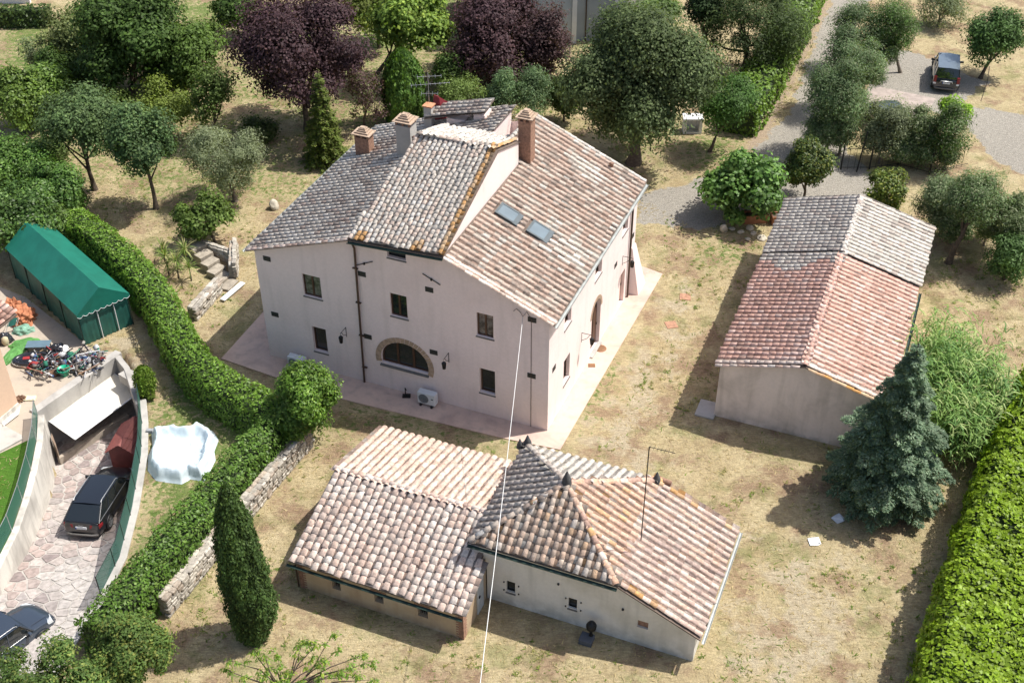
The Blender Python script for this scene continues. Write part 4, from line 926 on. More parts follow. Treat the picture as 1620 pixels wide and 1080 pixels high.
dk = mb.build('roof', DECKM, B); MBn = Matrix.Translation(bo) @ Matrix.Rotation(byaw, 4, 'Z'); RB = Roof(dk, MBn); lb = math.hypot(1, .27)
def barnpal(a, b):
    v = a - .23; g = noise.noise(Vector((a * .5, b * .6, 3))) * 1.6
    return 'barng' if v + g * .9 > 8.6 else 'terra'
RB.slope((-.23, -.2, 3.30), (0, 1, 0), (1, 0, .27), [(0, 0), (10.1, 0), (10.1, 4.15 * lb), (0, 4.15 * lb)], barnpal, spacing=.362, w=.116, ht=.08, edge=lambda a, b: 'pink' if a < .37 else None)
RB.slope((-.25, 9.92, 3.35), (0, 1, 0), (1, 0, .27), [(0, 0), (6.0, 0), (6.0, 4.15 * lb), (0, 4.15 * lb)], 'barng', spacing=.362, w=.116, ht=.08)
RB.slope((7.97, -.2, 3.30), (0, 1, 0), (-1, 0, .27), [(0, 0), (9.9, 0), (9.9, 4.12 * lb), (0, 4.12 * lb)], 'terra', spacing=.362, w=.116, ht=.08, edge=lambda a, b: 'pink' if a < .37 else None)
RB.slope((8.08, 9.72, 3.37), (0, 1, 0), (-1, 0, .27), [(0, 0), (6.1, 0), (6.1, 4.2 * lb), (0, 4.2 * lb)], 'barng', spacing=.362, w=.116, ht=.08)
RB.ridge((3.87, -.2, 4.42), (3.87, 9.8, 4.42), 'terra', w=.13, ht=.10, lift=.03); RB.ridge((3.87, 9.8, 4.48), (3.87, 15.75, 4.48), 'barng', w=.14, ht=.10, lift=.03)
RB.ridge((-.2, -.24, 3.30), (3.8, -.24, 4.38), 'pink', w=.10, ht=.08, lift=-.02); RB.ridge((7.95, -.24, 3.30), (3.9, -.24, 4.38), 'orange', w=.10, ht=.08, lift=-.02)
RB.ridge((-.2, 15.75, 3.34), (3.8, 15.75, 4.42), 'terra', w=.10, ht=.08, lift=0); RB.ridge((7.95, 15.75, 3.34), (3.9, 15.75, 4.42), 'terra', w=.10, ht=.08, lift=0)
RB.lay(); gutter(B, (8.1, -.2, 3.16), (8.1, 9.6, 3.16), .07, GREENM)
q = MB(); q.box((-.9, -.35, 0), (.05, .9, .09)); q.build('door_slab', CONCRETE, B)
# ================================================================== BRICK SHED (left part) and PLASTERED OUTBUILDING (right part)
S_ = thing('brick_shed', 'low brick shed with pale pink tiled gable roof and three tiny windows', 'shed', ao, ayaw)
aw_, asv = 7.49, 2.37; am = plane_map('v', 0.)
AH = [(1.55, .58, 1.95, 1.18), (3.52, .62, 3.93, 1.24), (5.48, .6, 5.93, 1.25)]
q = MB(); wall_sheet(q, am, [(0, 0), (aw_, 0), (aw_, 1.62), (0, 1.62)], [rect(*r) for r in AH], 1, .3)
q.add([(aw_, 0, 0), (aw_, 2.36, 0), (aw_, 2.36, 2.36), (aw_, 0, 1.62)], [(0, 1, 2, 3)]); q.add([(0, 0, 0), (0, 8.2, 0), (0, 8.2, 1.8), (0, 4.1, 2.95), (0, 0, 1.62)], [(4, 3, 2, 1, 0)]); q.add([(0, 8.2, 0), (6.9, 8.2, 0), (6.9, 8.2, 1.8), (0, 8.2, 1.8)], [(0, 1, 2, 3)])
q.build('wall', BRICKW, S_)
for r in AH:
    q = MB()
    for k in range(3): x = r[0] + .1 + k * .1; q.tube([(x, .2, r[1]), (x, .2, r[3])], .012, 5)
    f = q.build('window', IRON, S_); q = MB(); q.add([(r[0], .29, r[1]), (r[2], .29, r[1]), (r[2], .29, r[3]), (r[0], .29, r[3])], [(0, 1, 2, 3)]); q.build('pane', GLASS, f)
    for k in range(4):
        q = MB(); x0 = r[0] - .14 + k * .18; q.box((x0, -.02, r[3] + .01), (x0 + .165, .04, r[3] + .1)); q.build('brick', BRICK_R, S_)
for k in range(22):                                   # brick quoins on the two corners
    q = MB(); z = k * .073; q.box((aw_ - (.32 if k % 2 else .2), -.018, z), (aw_ + .018, .22 if k % 2 else .32, z + .06)); q.build('brick', BRICK_R, S_)
    q = MB(); q.box((-.018, -.018, z), (.32 if k % 2 else .2, .2, z + .06)); q.build('brick', BRICK_R, S_)
q = MB(); q.box((aw_ + .005, 1.35, .05), (aw_ + .06, 1.95, 1.95)); dr = q.build('door', simple('pale blue grey metal door', (.52, .55, .57), .5), S_); q = MB(); q.box((aw_ + .06, 1.45, .95), (aw_ + .1, 1.55, 1.05)); q.build('door_handle', IRON, dr)
mb = MB(); slab(mb, [(-.27, -.22, 1.74), (7.56, -.22, 1.74), (7.3, 4.1, 3.09), (-.27, 4.1, 3.09)]); slab(mb, [(-.27, 4.11, 3.09), (6.9, 4.11, 3.09), (6.9, 8.5, 1.86), (-.27, 8.5, 1.86)])
dk = mb.build('roof', DECKM, S_); MA = Matrix.Translation(ao) @ Matrix.Rotation(ayaw, 4, 'Z'); RS = Roof(dk, MA); l1 = math.hypot(4.37, 1.36)
RS.slope((-.27, -.27, 1.79), (1, 0, 0), (0, 4.37, 1.36), [(0, 0), (7.85, 0), (7.85, 2.55), (7.35, 2.6), (7.35, l1 - .05), (0, l1 - .05)], 'pink', spacing=.365, w=.152, ht=.058, expo=.345, jit=1.2)
RS.slope((6.9, 8.48, 1.92), (-1, 0, 0), (0, -4.38, 1.2), [(0, 0), (7.17, 0), (7.17, 4.55), (0, 4.55)], 'pinkflat', spacing=.345, w=.135, ht=.085, expo=.36)
RS.ridge((-.3, 4.12, 3.15), (7.2, 4.12, 3.15), 'pink', w=.13, ht=.10, step=.38, lift=.03); RS.lay()
gutter(S_, (-.3, -.38, 1.66), (7.62, -.38, 1.66), .07, GREENM)
q = MB(); q.tube([(-.05, -.34, 1.6), (-.05, -.08, 1.45), (-.05, -.08, .1)], .04, 6); q.build('downpipe', PIPE, S_)

O = thing('outbuilding', 'plastered outbuilding with pyramid tiled roof, stone finials and sloping lean-to', 'outbuilding', ao, ayaw)
u0, u1, vv = 7.53, 16.36, 2.37; om = plane_map('v', vv)
OHs = [(8.40, .80, 8.78, 1.44), (11.09, .96, 11.46, 1.56)]
q = MB(); wall_sheet(q, om, [(u0, 0), (u1, 0), (u1, 1.62), (13.1, 3.16), (u0, 3.18)], [rect(*r) for r in OHs] + [rect(14.0, 1.06, 14.44, 1.47)], 1, .16)
q.add([(u1, vv, 0), (u1, 8.0, 0), (u1, 8.0, 1.62), (u1, vv, 1.62)], [(0, 1, 2, 3)]); q.add([(7.2, 8.1, 0), (u1, 8.1, 0), (u1, 8.1, 1.62), (13.1, 8.1, 3.2), (7.2, 8.1, 3.2)], [(4, 3, 2, 1, 0)]); q.add([(7.2, vv + .02, 1.5), (7.2, 8.1, 1.5), (7.2, 8.1, 3.18), (7.2, vv + .02, 3.18)], [(3, 2, 1, 0)]); q.add([(7.2, vv, 2.2), (u0, vv, 2.2), (u0, vv, 3.18), (7.2, vv, 3.18)], [(0, 1, 2, 3)]); q.add([(u0, vv, 0), (u0, 2.9, 0), (u0, 2.9, 3.18), (u0, vv, 3.18)], [(3, 2, 1, 0)])
q.build('wall', STUCCO_OUT, O)
for r in OHs:
    f = window(O, om, *r, 1, .14, 0, fw=.03, frame=IRON, sill=.03)
    for dx, dz in ((-.13, .02), (-.13, .5), (.52, .02), (.52, .5)): q = MB(); q.box((r[0] + dx, vv - .05, r[1] + dz), (r[0] + dx + .05, vv + .01, r[1] + dz + .05)); q.build('shutter_hinge', IRON, O)
q = MB(); q.box((14.0, vv + .1, 1.06), (14.44, vv + .15, 1.47)); q.build('blocked_window', BRICK_R, O)
for x, z in ((10.65, 2.19), (13.37, 1.85)): q = MB(); q.lathe((x, vv - .03, z), [(0, -.03), (.05, -.03), (.05, .03)], 10, 'y'); q.build('vent_hole', DARKP, O)
pe, apx = 3.36, Vector((9.92, 5.17, 4.94)); E = lambda u, v, z=pe: Vector((u, v, z)); c1, c2, c3, c4 = E(6.9, 2.1), E(13.08, 2.1), E(13.08, 8.3), E(6.9, 8.3); g1, g2 = E(16.6, 2.1, 1.72), E(16.6, 8.3, 1.72)
mb = MB()
for tri in ((c1, c2, apx), (c2, c3, apx), (c3, c4, apx), (c4, c1, apx)): slab(mb, list(tri))
slab(mb, [c2 + Vector((.01, 0, 0)), g1, g2, c3 + Vector((.01, 0, 0))]); dk = mb.build('roof', DECKM, O); RO = Roof(dk, MA)
def tri_slope(a, b, pal, **k):
    U = (b - a).normalized(); m = apx - a; au = m.dot(U); sv = m - U * au; RO.slope(a + Vector((0, 0, .05)), U, sv, [(0, 0), ((b - a).length, 0), (au, sv.length)], pal, spacing=.36, w=.122, ht=.08, **k)
tri_slope(c1, c2, 'pyrs'); tri_slope(c2, c3, 'pyre'); tri_slope(c3, c4, 'pale'); tri_slope(c4, c1, 'pyrw')
sv = c2 - g1; RO.slope(g1 + Vector((0, 0, .05)), (0, 1, 0), (sv.x, 0, sv.z), [(0, 0), (6.2, 0), (6.2, Vector((sv.x, 0, sv.z)).length + .1), (0, Vector((sv.x, 0, sv.z)).length + .1)], 'pyre2', spacing=.36, w=.12, ht=.085, edge=lambda a, b: 'orange' if (a > 5.9 or a < .3) and rng.random() < .5 else None)
for c_, pl in ((c1, 'pyrs'), (c2, 'pyre'), (c3, 'pyre'), (c4, 'pyrw')): RO.ridge(c_ + Vector((0, 0, .05)), apx, pl, w=.15, ht=.12, lift=.04)
RO.lay(); gutter(O, (6.85, 1.98, 3.30), (13.15, 1.98, 3.30), .08, GREENM); gutter(O, (16.72, 2.05, 1.66), (16.72, 8.35, 1.66), .07, GUTTER); gutter(O, (13.0, 8.42, 3.28), (6.9, 8.42, 3.28), .07, GREENM)
q = MB(); q.tube([(16.7, 4.2, 1.6), (16.45, 4.25, 1.4), (16.45, 4.25, .05)], .045, 6); q.build('downpipe', PIPE, O)
FIN = simple('dark stone finial', (.09, .09, .09), .9, var=.4, scale=9)
for c_, s in ((apx, 1.), (c4 + Vector((.15, -.1, .1)), .9), (c4 + Vector((-.15, -.25, .05)), .7), (c3 + Vector((-.15, -.2, .1)), .85)):
    q = MB(); q.lathe(tuple(c_ + Vector((0, 0, -.02))), [(.24 * s, 0), (.19 * s, .14 * s), (.2 * s, .22 * s), (.11 * s, .45 * s), (.04 * s, .66 * s), (0, .72 * s)], 10); q.build('finial', FIN, O)
q = MB(); q.tube([c3 + Vector((-.1, 0, .12)), c3 + Vector((.45, 0, .05))], [.12, .1], 8); q.build('ridge_end', BRICK_R, O)
mbp = at(1014, 854, 4.1); lm = MA.inverted() @ mbp; top = rise(mbp, 706.6)
q = MB(); q.tube([lm, lm + Vector((0, 0, top))], .022, 6)
d_ = MA.inverted() @ at(1067, 717, 4.1 + top) - (MA.inverted() @ at(1025.7, 707, 4.1 + top)); d_.z = 0; L_ = d_.length; d_.normalize(); s_ = Vector((-d_.y, d_.x, 0))
q.tube([lm + Vector((0, 0, top)), lm + Vector((0, 0, top)) + d_ * L_], .014, 5)
for k in range(7): p = lm + Vector((0, 0, top)) + d_ * L_ * (k + .3) / 7; q.tube([p - s_ * .12, p + s_ * .12], .006, 4)
q.build('aerial', IRON, O)
# ornamental black pump by the outbuilding wall
p = af(12.15, 1.75); t = thing('hand_pump', 'dark cast iron garden ornament standing by the plastered outbuilding wall', 'pump', p, ayaw)
q = MB(); q.box((-.3, -.25, 0), (.25, .25, .28)); q.build('base', simple('dark blue grey stone', (.09, .10, .12), .8), t, bevel=.03)
q = MB(); q.lathe((.1, .15, .28), [(.09, 0), (.06, .1), (.06, .3), (.2, .42), (.22, .6), (.14, .75), (.06, .8), (.0, .9)], 12); q.build('body', IRON, t)

# overhead white cable from the farmhouse wall towards the viewer
P0 = mf(-1.28, -.06, 6.58); P1 = at(756, 1110, 6.3); q = MB(); q.tube([P0.lerp(P1, i / 20) - Vector((0, 0, .35 * math.sin(math.pi * i / 20))) for i in range(21)], .014, 6); tag(q.build('overhead_cable', simple('white cable sheath', (.72, .72, .70), .5, var=.1)), 'thin white overhead cable running from the farmhouse wall over the low roofs', 'cable')

# ================================================================== GREEN TENT
tb = at(136, 546); tb2 = at(203, 516); tl = at(0, 455)
ed = (tb2 - tb); tw = 4.3; ed.normalize(); yawt = math.atan2(ed.y, ed.x); TT = thing('party_tent', 'long dark green tarpaulin garage tent with gable roof and scalloped edge', 'tent', tb, yawt)
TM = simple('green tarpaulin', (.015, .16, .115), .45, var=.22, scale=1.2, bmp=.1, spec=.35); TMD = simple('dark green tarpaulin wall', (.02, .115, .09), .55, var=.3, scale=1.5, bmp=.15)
tw = (tb2 - tb).length * 1.12; tlen = 8.4; eh, rh = 2.1, 3.15
# local x along the gable end, local y away from the gable (into the tent)
def scrim(a, b, z0, z1, nx_=16, amp=.05):
    vs = []; a = Vector(a); b = Vector(b); nn = Vector((-(b - a).y, (b - a).x, 0)).normalized()
    for j in range(5):
        for i in range(nx_ + 1):
            s = i / nx_; z = z0 + (z1 - z0) * j / 4; vs.append(a.lerp(b, s) + Vector((0, 0, z)) + nn * amp * math.sin(i * 2.4 + j * .7) * (1 - j / 4 * .8))
    return vs, [(j * (nx_ + 1) + i, j * (nx_ + 1) + i + 1, (j + 1) * (nx_ + 1) + i + 1, (j + 1) * (nx_ + 1) + i) for j in range(4) for i in range(nx_)]
for a_, b_, nm in (((0, 0, 0), (tw, 0, 0), 'end_panel'), ((0, tlen, 0), (tw, tlen, 0), 'end_panel'), ((0, 0, 0), (0, tlen, 0), 'side_panel'), ((tw, 0, 0), (tw, tlen, 0), 'side_panel')):
    k = 4 if nm == 'side_panel' else 3
    for i in range(k):
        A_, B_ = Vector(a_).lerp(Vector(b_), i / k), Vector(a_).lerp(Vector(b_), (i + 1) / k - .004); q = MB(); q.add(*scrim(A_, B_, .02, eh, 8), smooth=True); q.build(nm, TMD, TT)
q = MB(); e = .12; q.add([(-e, -e, eh - .05), (tw / 2, -e, rh), (tw / 2, tlen + e, rh), (-e, tlen + e, eh - .05)], [(0, 1, 2, 3)]); q.add([(tw + e, -e, eh - .05), (tw / 2, -e, rh), (tw / 2, tlen + e, rh), (tw + e, tlen + e, eh - .05)], [(3, 2, 1, 0)])
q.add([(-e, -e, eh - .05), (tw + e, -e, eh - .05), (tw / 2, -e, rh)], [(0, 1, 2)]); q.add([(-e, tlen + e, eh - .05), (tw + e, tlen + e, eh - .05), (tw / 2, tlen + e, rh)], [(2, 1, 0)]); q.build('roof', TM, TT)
q = MB(); ns = 9
for i in range(ns):
    x0, x1 = -e + (tw + 2 * e) * i / ns, -e + (tw + 2 * e) * (i + 1) / ns; vs = [(x0, -e - .015, eh - .04), (x1, -e - .015, eh - .04)] + [(x1 + (x0 - x1) * j / 6, -e - .02, eh - .16 - .10 * math.sin(math.pi * j / 6)) for j in range(7)]; q.add(vs, [tuple(range(9))])
q.build('scalloped_valance', TM, TT)
q = MB()
for i in range(ns):
    x0, x1 = -e + (tw + 2 * e) * i / ns, -e + (tw + 2 * e) * (i + 1) / ns; q.tube([(x1 + (x0 - x1) * j / 6, -e - .03, eh - .17 - .10 * math.sin(math.pi * j / 6)) for j in range(7)], .012, 4)
q.build('white_trim', WHITEP, TT)
for x, y in [(0, 0), (tw, 0), (0, tlen), (tw, tlen), (0, tlen / 2), (tw, tlen / 2), (0, tlen * .25), (0, tlen * .75), (tw * .36, 0), (tw * .7, 0)]:
    q = MB(); q.tube([(x, y - .05 if y == 0 else y, 0), (x, y - .05 if y == 0 else y, eh)], .025, 6) if x not in (0,) else q.tube([(x - .05, y, 0), (x - .05, y, eh)], .025, 6); q.build('pole', WHITEP if y == 0 and 0 < x < tw else GREENM, TT)

# ================================================================== NEIGHBOUR'S HOUSE CORNER, AWNING, SHED
c0 = at(31, 645); c1_ = at(0, 672); d_ = (c1_ - c0).normalized(); yn = math.atan2(d_.y, d_.x); NH = thing('neighbour_house', 'peach rendered corner of the neighbouring house at the left edge', 'house', c0, yn)
q = MB(); q.box((0, -9, 0), (12, 0, 5.5)); q.build('wall', PEACH, NH)
q = MB(); q.box((.0, .0, 0), (8, .05, .35)); q.build('plinth', PLASTER_W, NH)
ec = at(27, 497, 3.6); Lh = MB(); NR = thing('neighbour_lean_to', 'corner of a pale terracotta tiled lean-to roof with white gutter beside the junk', 'roof', (ec.x, ec.y, 0), math.atan2(at(0, 478, 3.6).y - ec.y + 0.0, at(0, 478, 3.6).x - ec.x) + R_(0))
Lh = MB(); slab(Lh, [(0, 0, 3.6), (5, 0, 3.6), (5, 1.6, 3.2), (0, 1.6, 3.2)]); dk = Lh.build('roof', DECKM, NR); MN = Matrix.Translation(NR.location) @ Matrix.Rotation(NR.rotation_euler.z, 4, 'Z'); RN = Roof(dk, MN)
RN.slope((0, 1.6, 3.25), (1, 0, 0), (0, -1.6, .4), [(0, 0), (5, 0), (5, 1.65), (0, 1.65)], 'terra', spacing=.36); RN.lay(); gutter(NR, (-.05, 1.72, 3.16), (5, 1.72, 3.16), .08, WHITEP)
q = MB()
for x in (.3, 4.5): q.box((x, 1.2, 0), (x + .15, 1.35, 3.15))
q.build('post', WOODL, NR)
# awning
AW = [at(71, 661.5, -.8), at(180, 590, -.8), at(222, 619, -.98), at(118.5, 695, -.98)]; oA = AW[0]
t = thing('awning', 'large cream fabric awning over the head of the sunken driveway', 'awning', oA); V_ = []
for j in range(9):
    for i in range(13): s, r_ = i / 12, j / 8; p = (AW[0].lerp(AW[1], s)).lerp(AW[3].lerp(AW[2], s), r_); V_.append(p - oA + Vector((0, 0, .03 * math.sin(i * 1.5) * math.sin(r_ * math.pi) - .05 * math.sin(r_ * math.pi))))
q = MB(); q.add(V_, [(j * 13 + i, j * 13 + i + 1, j * 13 + 14 + i, j * 13 + 13 + i) for j in range(8) for i in range(12)], True); q.build('canopy', stucco('cream awning fabric', (.70, .66, .56), (.64, .59, .49), .3, dirt=(.55, .50, .40)), t)
q = MB(); q.tube([AW[3] - oA, AW[2] - oA], .035, 8); q.tube([AW[0] - oA, AW[1] - oA], .05, 8); q.tube([AW[0] - oA, AW[3] - oA], .02, 6); q.tube([AW[1] - oA, AW[2] - oA], .02, 6); q.build('bar', WHITEP, t)
q = MB(); pb = Vector((-22.75, 45.25, 0)); p2 = at(97, 735, -2.4); q.hexa([(pb.x, pb.y, -2.4), (p2.x, p2.y, -2.4), (p2.x - .1, p2.y + .3, -2.4), (pb.x - .1, pb.y + .4, -2.4), (pb.x, pb.y, -.9), (p2.x, p2.y, -1.25), (p2.x - .1, p2.y + .3, -1.25), (pb.x - .1, pb.y + .4, -.9)]); tag(q.build('side_wall', simple('brown render', (.30, .22, .16), .9)), 'brown side wall below the left end of the cream awning', 'wall')
ga, gb_ = at(97, 735, -2.4), at(205, 665, -2.4); q = MB(); d_ = (gb_ - ga).normalized(); s_ = Vector((d_.y, -d_.x, 0)); q.hexa([ga, gb_, gb_ - s_ * .2, ga - s_ * .2] + [p_ + Vector((0, 0, .42)) for p_ in (ga, gb_, gb_ - s_ * .2, ga - s_ * .2)]); tag(q.build('low_wall', simple('beige low wall', (.42, .36, .29), .9)), 'low beige wall in the shade under the cream awning', 'wall')
# red garden shed with pitched roof
sc = at(196, 742, -2.3); t = thing('red_shed', 'small dark red wooden shed with pitched roof beside the black estate car', 'shed', (sc.x, sc.y, -2.4), R_(-8))
RED = simple('dark red painted boards', (.20, .045, .04), .6, var=.25, scale=4); REDR = simple('dark red shingle roof', (.235, .07, .06), .7, var=.2, scale=6)
q = MB(); q.box((-.55, 0, 0), (.75, 2.0, 1.25)); q.add([(-.55, 0, 1.25), (.75, 0, 1.25), (.1, 0, 1.75)], [(0, 1, 2)]); q.build('wall', RED, t)
for k in range(5):
    for sg in (-1, 1):
        q = MB(); x0, x1 = .1 + sg * .82 * (k / 5), .1 + sg * .82 * ((k + 1) / 5 + .03); z0, z1 = 1.80 - .62 * k / 5, 1.80 - .62 * (k + 1) / 5; q.hexa([(x0, -.12, z0 - .03), (x1, -.12, z1 - .0), (x1, 2.1, z1), (x0, 2.1, z0 - .03), (x0, -.12, z0 + .0), (x1, -.12, z1 + .03), (x1, 2.1, z1 + .03), (x0, 2.1, z0)]); q.build('roof_board', REDR, t)

# ================================================================== CARS
def car(name, label, loc, rz, pitch, kind, group=None, paint=(.012, .014, .018)):
    L, Wd, Hh = {'estate': (4.85, 1.86, 1.47), 'suv': (4.35, 1.9, 1.68), 'suv2': (4.6, 1.89, 1.86)}[kind]
    PNT = simple('car paint ' + kind, paint, .28, .3, var=.05, scale=1, bmp=0, coat=1., spec=.6)
    t = thing(name, label, 'car', loc, rz, group); t.rotation_euler = (pitch, 0, rz); hw = Wd / 2
    est = kind == 'estate'; belt = .94 if est else 1.06; gc = .2 if est else .27
    # stations along y: 0 = tail, L = nose : (y, half width, belt height)
    stn = [(0., .80, belt - .30), (.06, .90, belt - .06), (.3, .97, belt), (1.0, 1., belt), (2.6, 1., belt - .01), (L - 1.45, .99, belt - .03), (L - 1.2, .98, belt - .05), (L - .6, .95, belt - .13), (L - .18, .87, belt - .24), (L - .02, .72, belt - .36)]
    vs = []; sec = lambda y, k, z: [(-hw * k * .88, y, gc), (-hw * k, y, gc + .18), (-hw * k, y, gc + .36), (-hw * k * .965, y, z - .12), (-hw * k * .9, y, z - .01), (-hw * k * .5, y, z + .025), (0, y, z + .035), (hw * k * .5, y, z + .025), (hw * k * .9, y, z - .01), (hw * k * .965, y, z - .12), (hw * k, y, gc + .36), (hw * k, y, gc + .18), (hw * k * .88, y, gc)]
    for y, k, z in stn: vs += sec(y, k, z)
    n_ = 13; q = MB(); q.add(vs, [(i * n_ + j, i * n_ + j + 1, (i + 1) * n_ + j + 1, (i + 1) * n_ + j) for i in range(len(stn) - 1) for j in range(n_ - 1)] + [tuple(range(n_)), tuple(range(len(vs) - n_, len(vs)))], True)
    q.add([(-hw * .85, .05, gc), (hw * .85, .05, gc), (hw * .8, L - .1, gc), (-hw * .8, L - .1, gc)], [(0, 1, 2, 3)])
    bo_ = q.build('body', PNT, t, bevel=.02)
    rb, rt_, ft, fb = (.10, .95, 2.95 if est else 2.75, L - 1.25) if est else (.12, .48, 2.65, L - 1.22)
    if kind == 'suv2': rb, rt_, ft, fb = .1, .35, 2.75, L - 1.3
    tw_, bw_ = hw * (.72 if est else .76), hw * .90; zr = Hh - .05
    g = [(-bw_, rb, belt - .02), (bw_, rb, belt - .02), (bw_, fb, belt - .04), (-bw_, fb, belt - .04), (-tw_, rt_, zr), (tw_, rt_, zr), (tw_, ft, zr), (-tw_, ft, zr)]
    q = MB(); q.hexa(g); q.build('window_glass', simple('car glass ' + kind, (.012, .016, .018), .04, 0, var=0, bmp=0, spec=1.), t, bevel=.04)
    q = MB(); q.add([(-tw_ - .02, rt_ - .1, zr - .01), (0, rt_ - .12, zr + .03), (tw_ + .02, rt_ - .1, zr - .01), (-tw_ - .03, (rt_ + ft) / 2, zr + .015), (0, (rt_ + ft) / 2, zr + .07), (tw_ + .03, (rt_ + ft) / 2, zr + .015), (-tw_ - .01, ft + .06, zr - .015), (0, ft + .1, zr + .025), (tw_ + .01, ft + .06, zr - .015)], [(0, 1, 4, 3), (1, 2, 5, 4), (3, 4, 7, 6), (4, 5, 8, 7)], True)
    q.build('roof', simple('silver grey car roof', (.22, .27, .32), .3, .5, var=.1, bmp=0) if kind == 'suv2' else PNT, t)
    for sg in (-1, 1):
        q = MB()
        for (yb, yt) in ((rb, rt_), (fb, ft), (rb + (fb - rb) * .33, rt_ + (ft - rt_) * .36), (rb + (fb - rb) * .62, rt_ + (ft - rt_) * .72)): q.tube([(sg * bw_ * 1.0, yb, belt - .03), (sg * (tw_ + .01), yt, zr)], .035 if yb in (rb, fb) else .022, 6); q.build('pillar', PNT, t); q = MB()
        q = MB(); q.tube([(sg * (bw_ + .01), rb + .12, belt + .0), (sg * (bw_ + .012), fb - .15, belt - .01)], .014, 5); q.build('chrome_strip', ALU, t)
        if kind != 'suv2': q = MB(); q.tube([(sg * (tw_ - .02), rt_ + .02, zr + .03), (sg * (tw_ - .02), rt_ + .15, zr + .09), (sg * (tw_ - .02), ft - .25, zr + .09), (sg * (tw_ - .02), ft - .1, zr + .03)], .02, 6); q.build('roof_rail', ALU, t)
        q = MB(); q.hexa([(sg * (hw * .92), fb - .32, belt + .02), (sg * (hw + .2), fb - .36, belt + .04), (sg * (hw + .2), fb - .22, belt + .04), (sg * (hw * .92), fb - .2, belt + .02), (sg * (hw * .95), fb - .32, belt + .16), (sg * (hw + .19), fb - .36, belt + .19), (sg * (hw + .18), fb - .22, belt + .17), (sg * hw * .95, fb - .2, belt + .14)]); q.build('mirror', PNT, t, bevel=.02)
        wr = .33 if est else .37
        for wy in (.98 if est else .88, L - .92):
            q = MB(); q.tube([(sg * (hw + .012), wy + (wr + .06) * math.cos(a_), wr + (wr + .06) * math.sin(a_)) for a_ in [math.pi * i / 12 for i in range(13)]], .035, 6); q.build('wheel_arch', DARKP, t)
            q = MB(); cw = (sg * (hw - .1), wy, wr); pr = [(wr * .62, -.11), (wr * .95, -.11), (wr, -.07), (wr, .07), (wr * .95, .115), (wr * .62, .11)]; q.lathe(cw, [(r_, z_ * sg) for r_, z_ in pr], 24, 'x'); wh = q.build('wheel', simple('tyre rubber', (.06, .06, .06), .8, var=.2), t)
            q = MB(); q.lathe(cw, [(0, .06 * sg), (wr * .6, .05 * sg)], 20, 'x'); q.build('brake_disc', DARKP, wh)
            q = MB(); q.lathe(cw, [(wr * .56, .09 * sg), (wr * .64, .122 * sg), (wr * .66, .09 * sg)], 24, 'x')
            for s_ in range(5 if est else 6):
                a_ = s_ * 2 * math.pi / (5 if est else 6); d1 = Vector((0, math.cos(a_), math.sin(a_))); d2 = Vector((0, -math.sin(a_), math.cos(a_))); c_ = Vector(cw) + Vector((.115 * sg, 0, 0))
                q.add([c_ + d1 * .03 - d2 * .05, c_ + d1 * .03 + d2 * .05, c_ + d1 * wr * .62 + d2 * .045, c_ + d1 * wr * .62 - d2 * .045], [(0, 1, 2, 3)])
            q.build('rim', simple('alloy rim', (.62, .63, .64), .35, .6, var=.1, bmp=0), wh)
    REDL = simple('tail light red', (.20, .012, .015), .2, var=.1, bmp=0); HL = simple('headlight glass', (.62, .66, .68), .1, .2, var=.1, bmp=0)
    for sg in (-1, 1):
        if kind == 'suv2':
            q = MB(); q.hexa([(sg * hw * .74, -.03, .78), (sg * hw * .95, .0, .78), (sg * hw * .96, .2, .78), (sg * hw * .74, .1, .78), (sg * hw * .72, .03, 1.22), (sg * hw * .93, .05, 1.22), (sg * hw * .94, .2, 1.22), (sg * hw * .72, .15, 1.22)]); q.build('tail_light', REDL, t, bevel=.02)
            q = MB(); q.hexa([(sg * hw * .74, -.035, .66), (sg * hw * .94, -.01, .66), (sg * hw * .95, .1, .66), (sg * hw * .74, .1, .66), (sg * hw * .74, -.03, .78), (sg * hw * .95, .0, .78), (sg * hw * .96, .1, .78), (sg * hw * .74, .1, .78)]); q.build('reversing_light', HL, t)
        else:
            z = belt - .3; q = MB(); q.hexa([(sg * hw * .42, -.015, z), (sg * hw * .92, .06, z), (sg * hw * .975, .34, z + .04), (sg * hw * .42, .12, z), (sg * hw * .44, .02, z + .17), (sg * hw * .92, .09, z + .18), (sg * hw * .975, .36, z + .19), (sg * hw * .44, .12, z + .17)]); q.build('tail_light', REDL, t, bevel=.015)
        z = belt - .36; q = MB(); q.hexa([(sg * hw * .45, L - .05, z - .02), (sg * hw * .86, L - .22, z - .02), (sg * hw * .93, L - .5, z + .08), (sg * hw * .5, L - .3, z), (sg * hw * .46, L - .12, z + .12), (sg * hw * .86, L - .28, z + .15), (sg * hw * .91, L - .55, z + .2), (sg * hw * .5, L - .3, z + .17)]); q.build('headlight', HL, t, bevel=.015)
    q = MB(); q.box((-.26, -.035, .60 if est else .72), (.26, .0, .72 if est else .84)); pl = q.build('licence_plate', simple('plate white', (.62, .64, .66), .4, var=.1), t)
    q = MB(); q.box((-.262, -.037, .60 if est else .72), (-.215, -.034, .72 if est else .84)); q.build('plate_band', simple('plate blue', (.02, .08, .4), .4), pl)
    q = MB(); q.tube([(-hw * .82, .02, gc + .12), (-hw * .5, -.07, gc + .12), (hw * .5, -.07, gc + .12), (hw * .82, .02, gc + .12)], .05, 8); q.build('rear_bumper', simple('bumper trim', (.16, .15, .14) if est else (.03, .03, .032), .5, .2), t)
    q = MB(); q.tube([(-hw * .74, L - .1, gc + .12), (-hw * .4, L + .02, gc + .12), (hw * .4, L + .02, gc + .12), (hw * .74, L - .1, gc + .12)], .05, 8); q.build('front_bumper', DARKP, t)
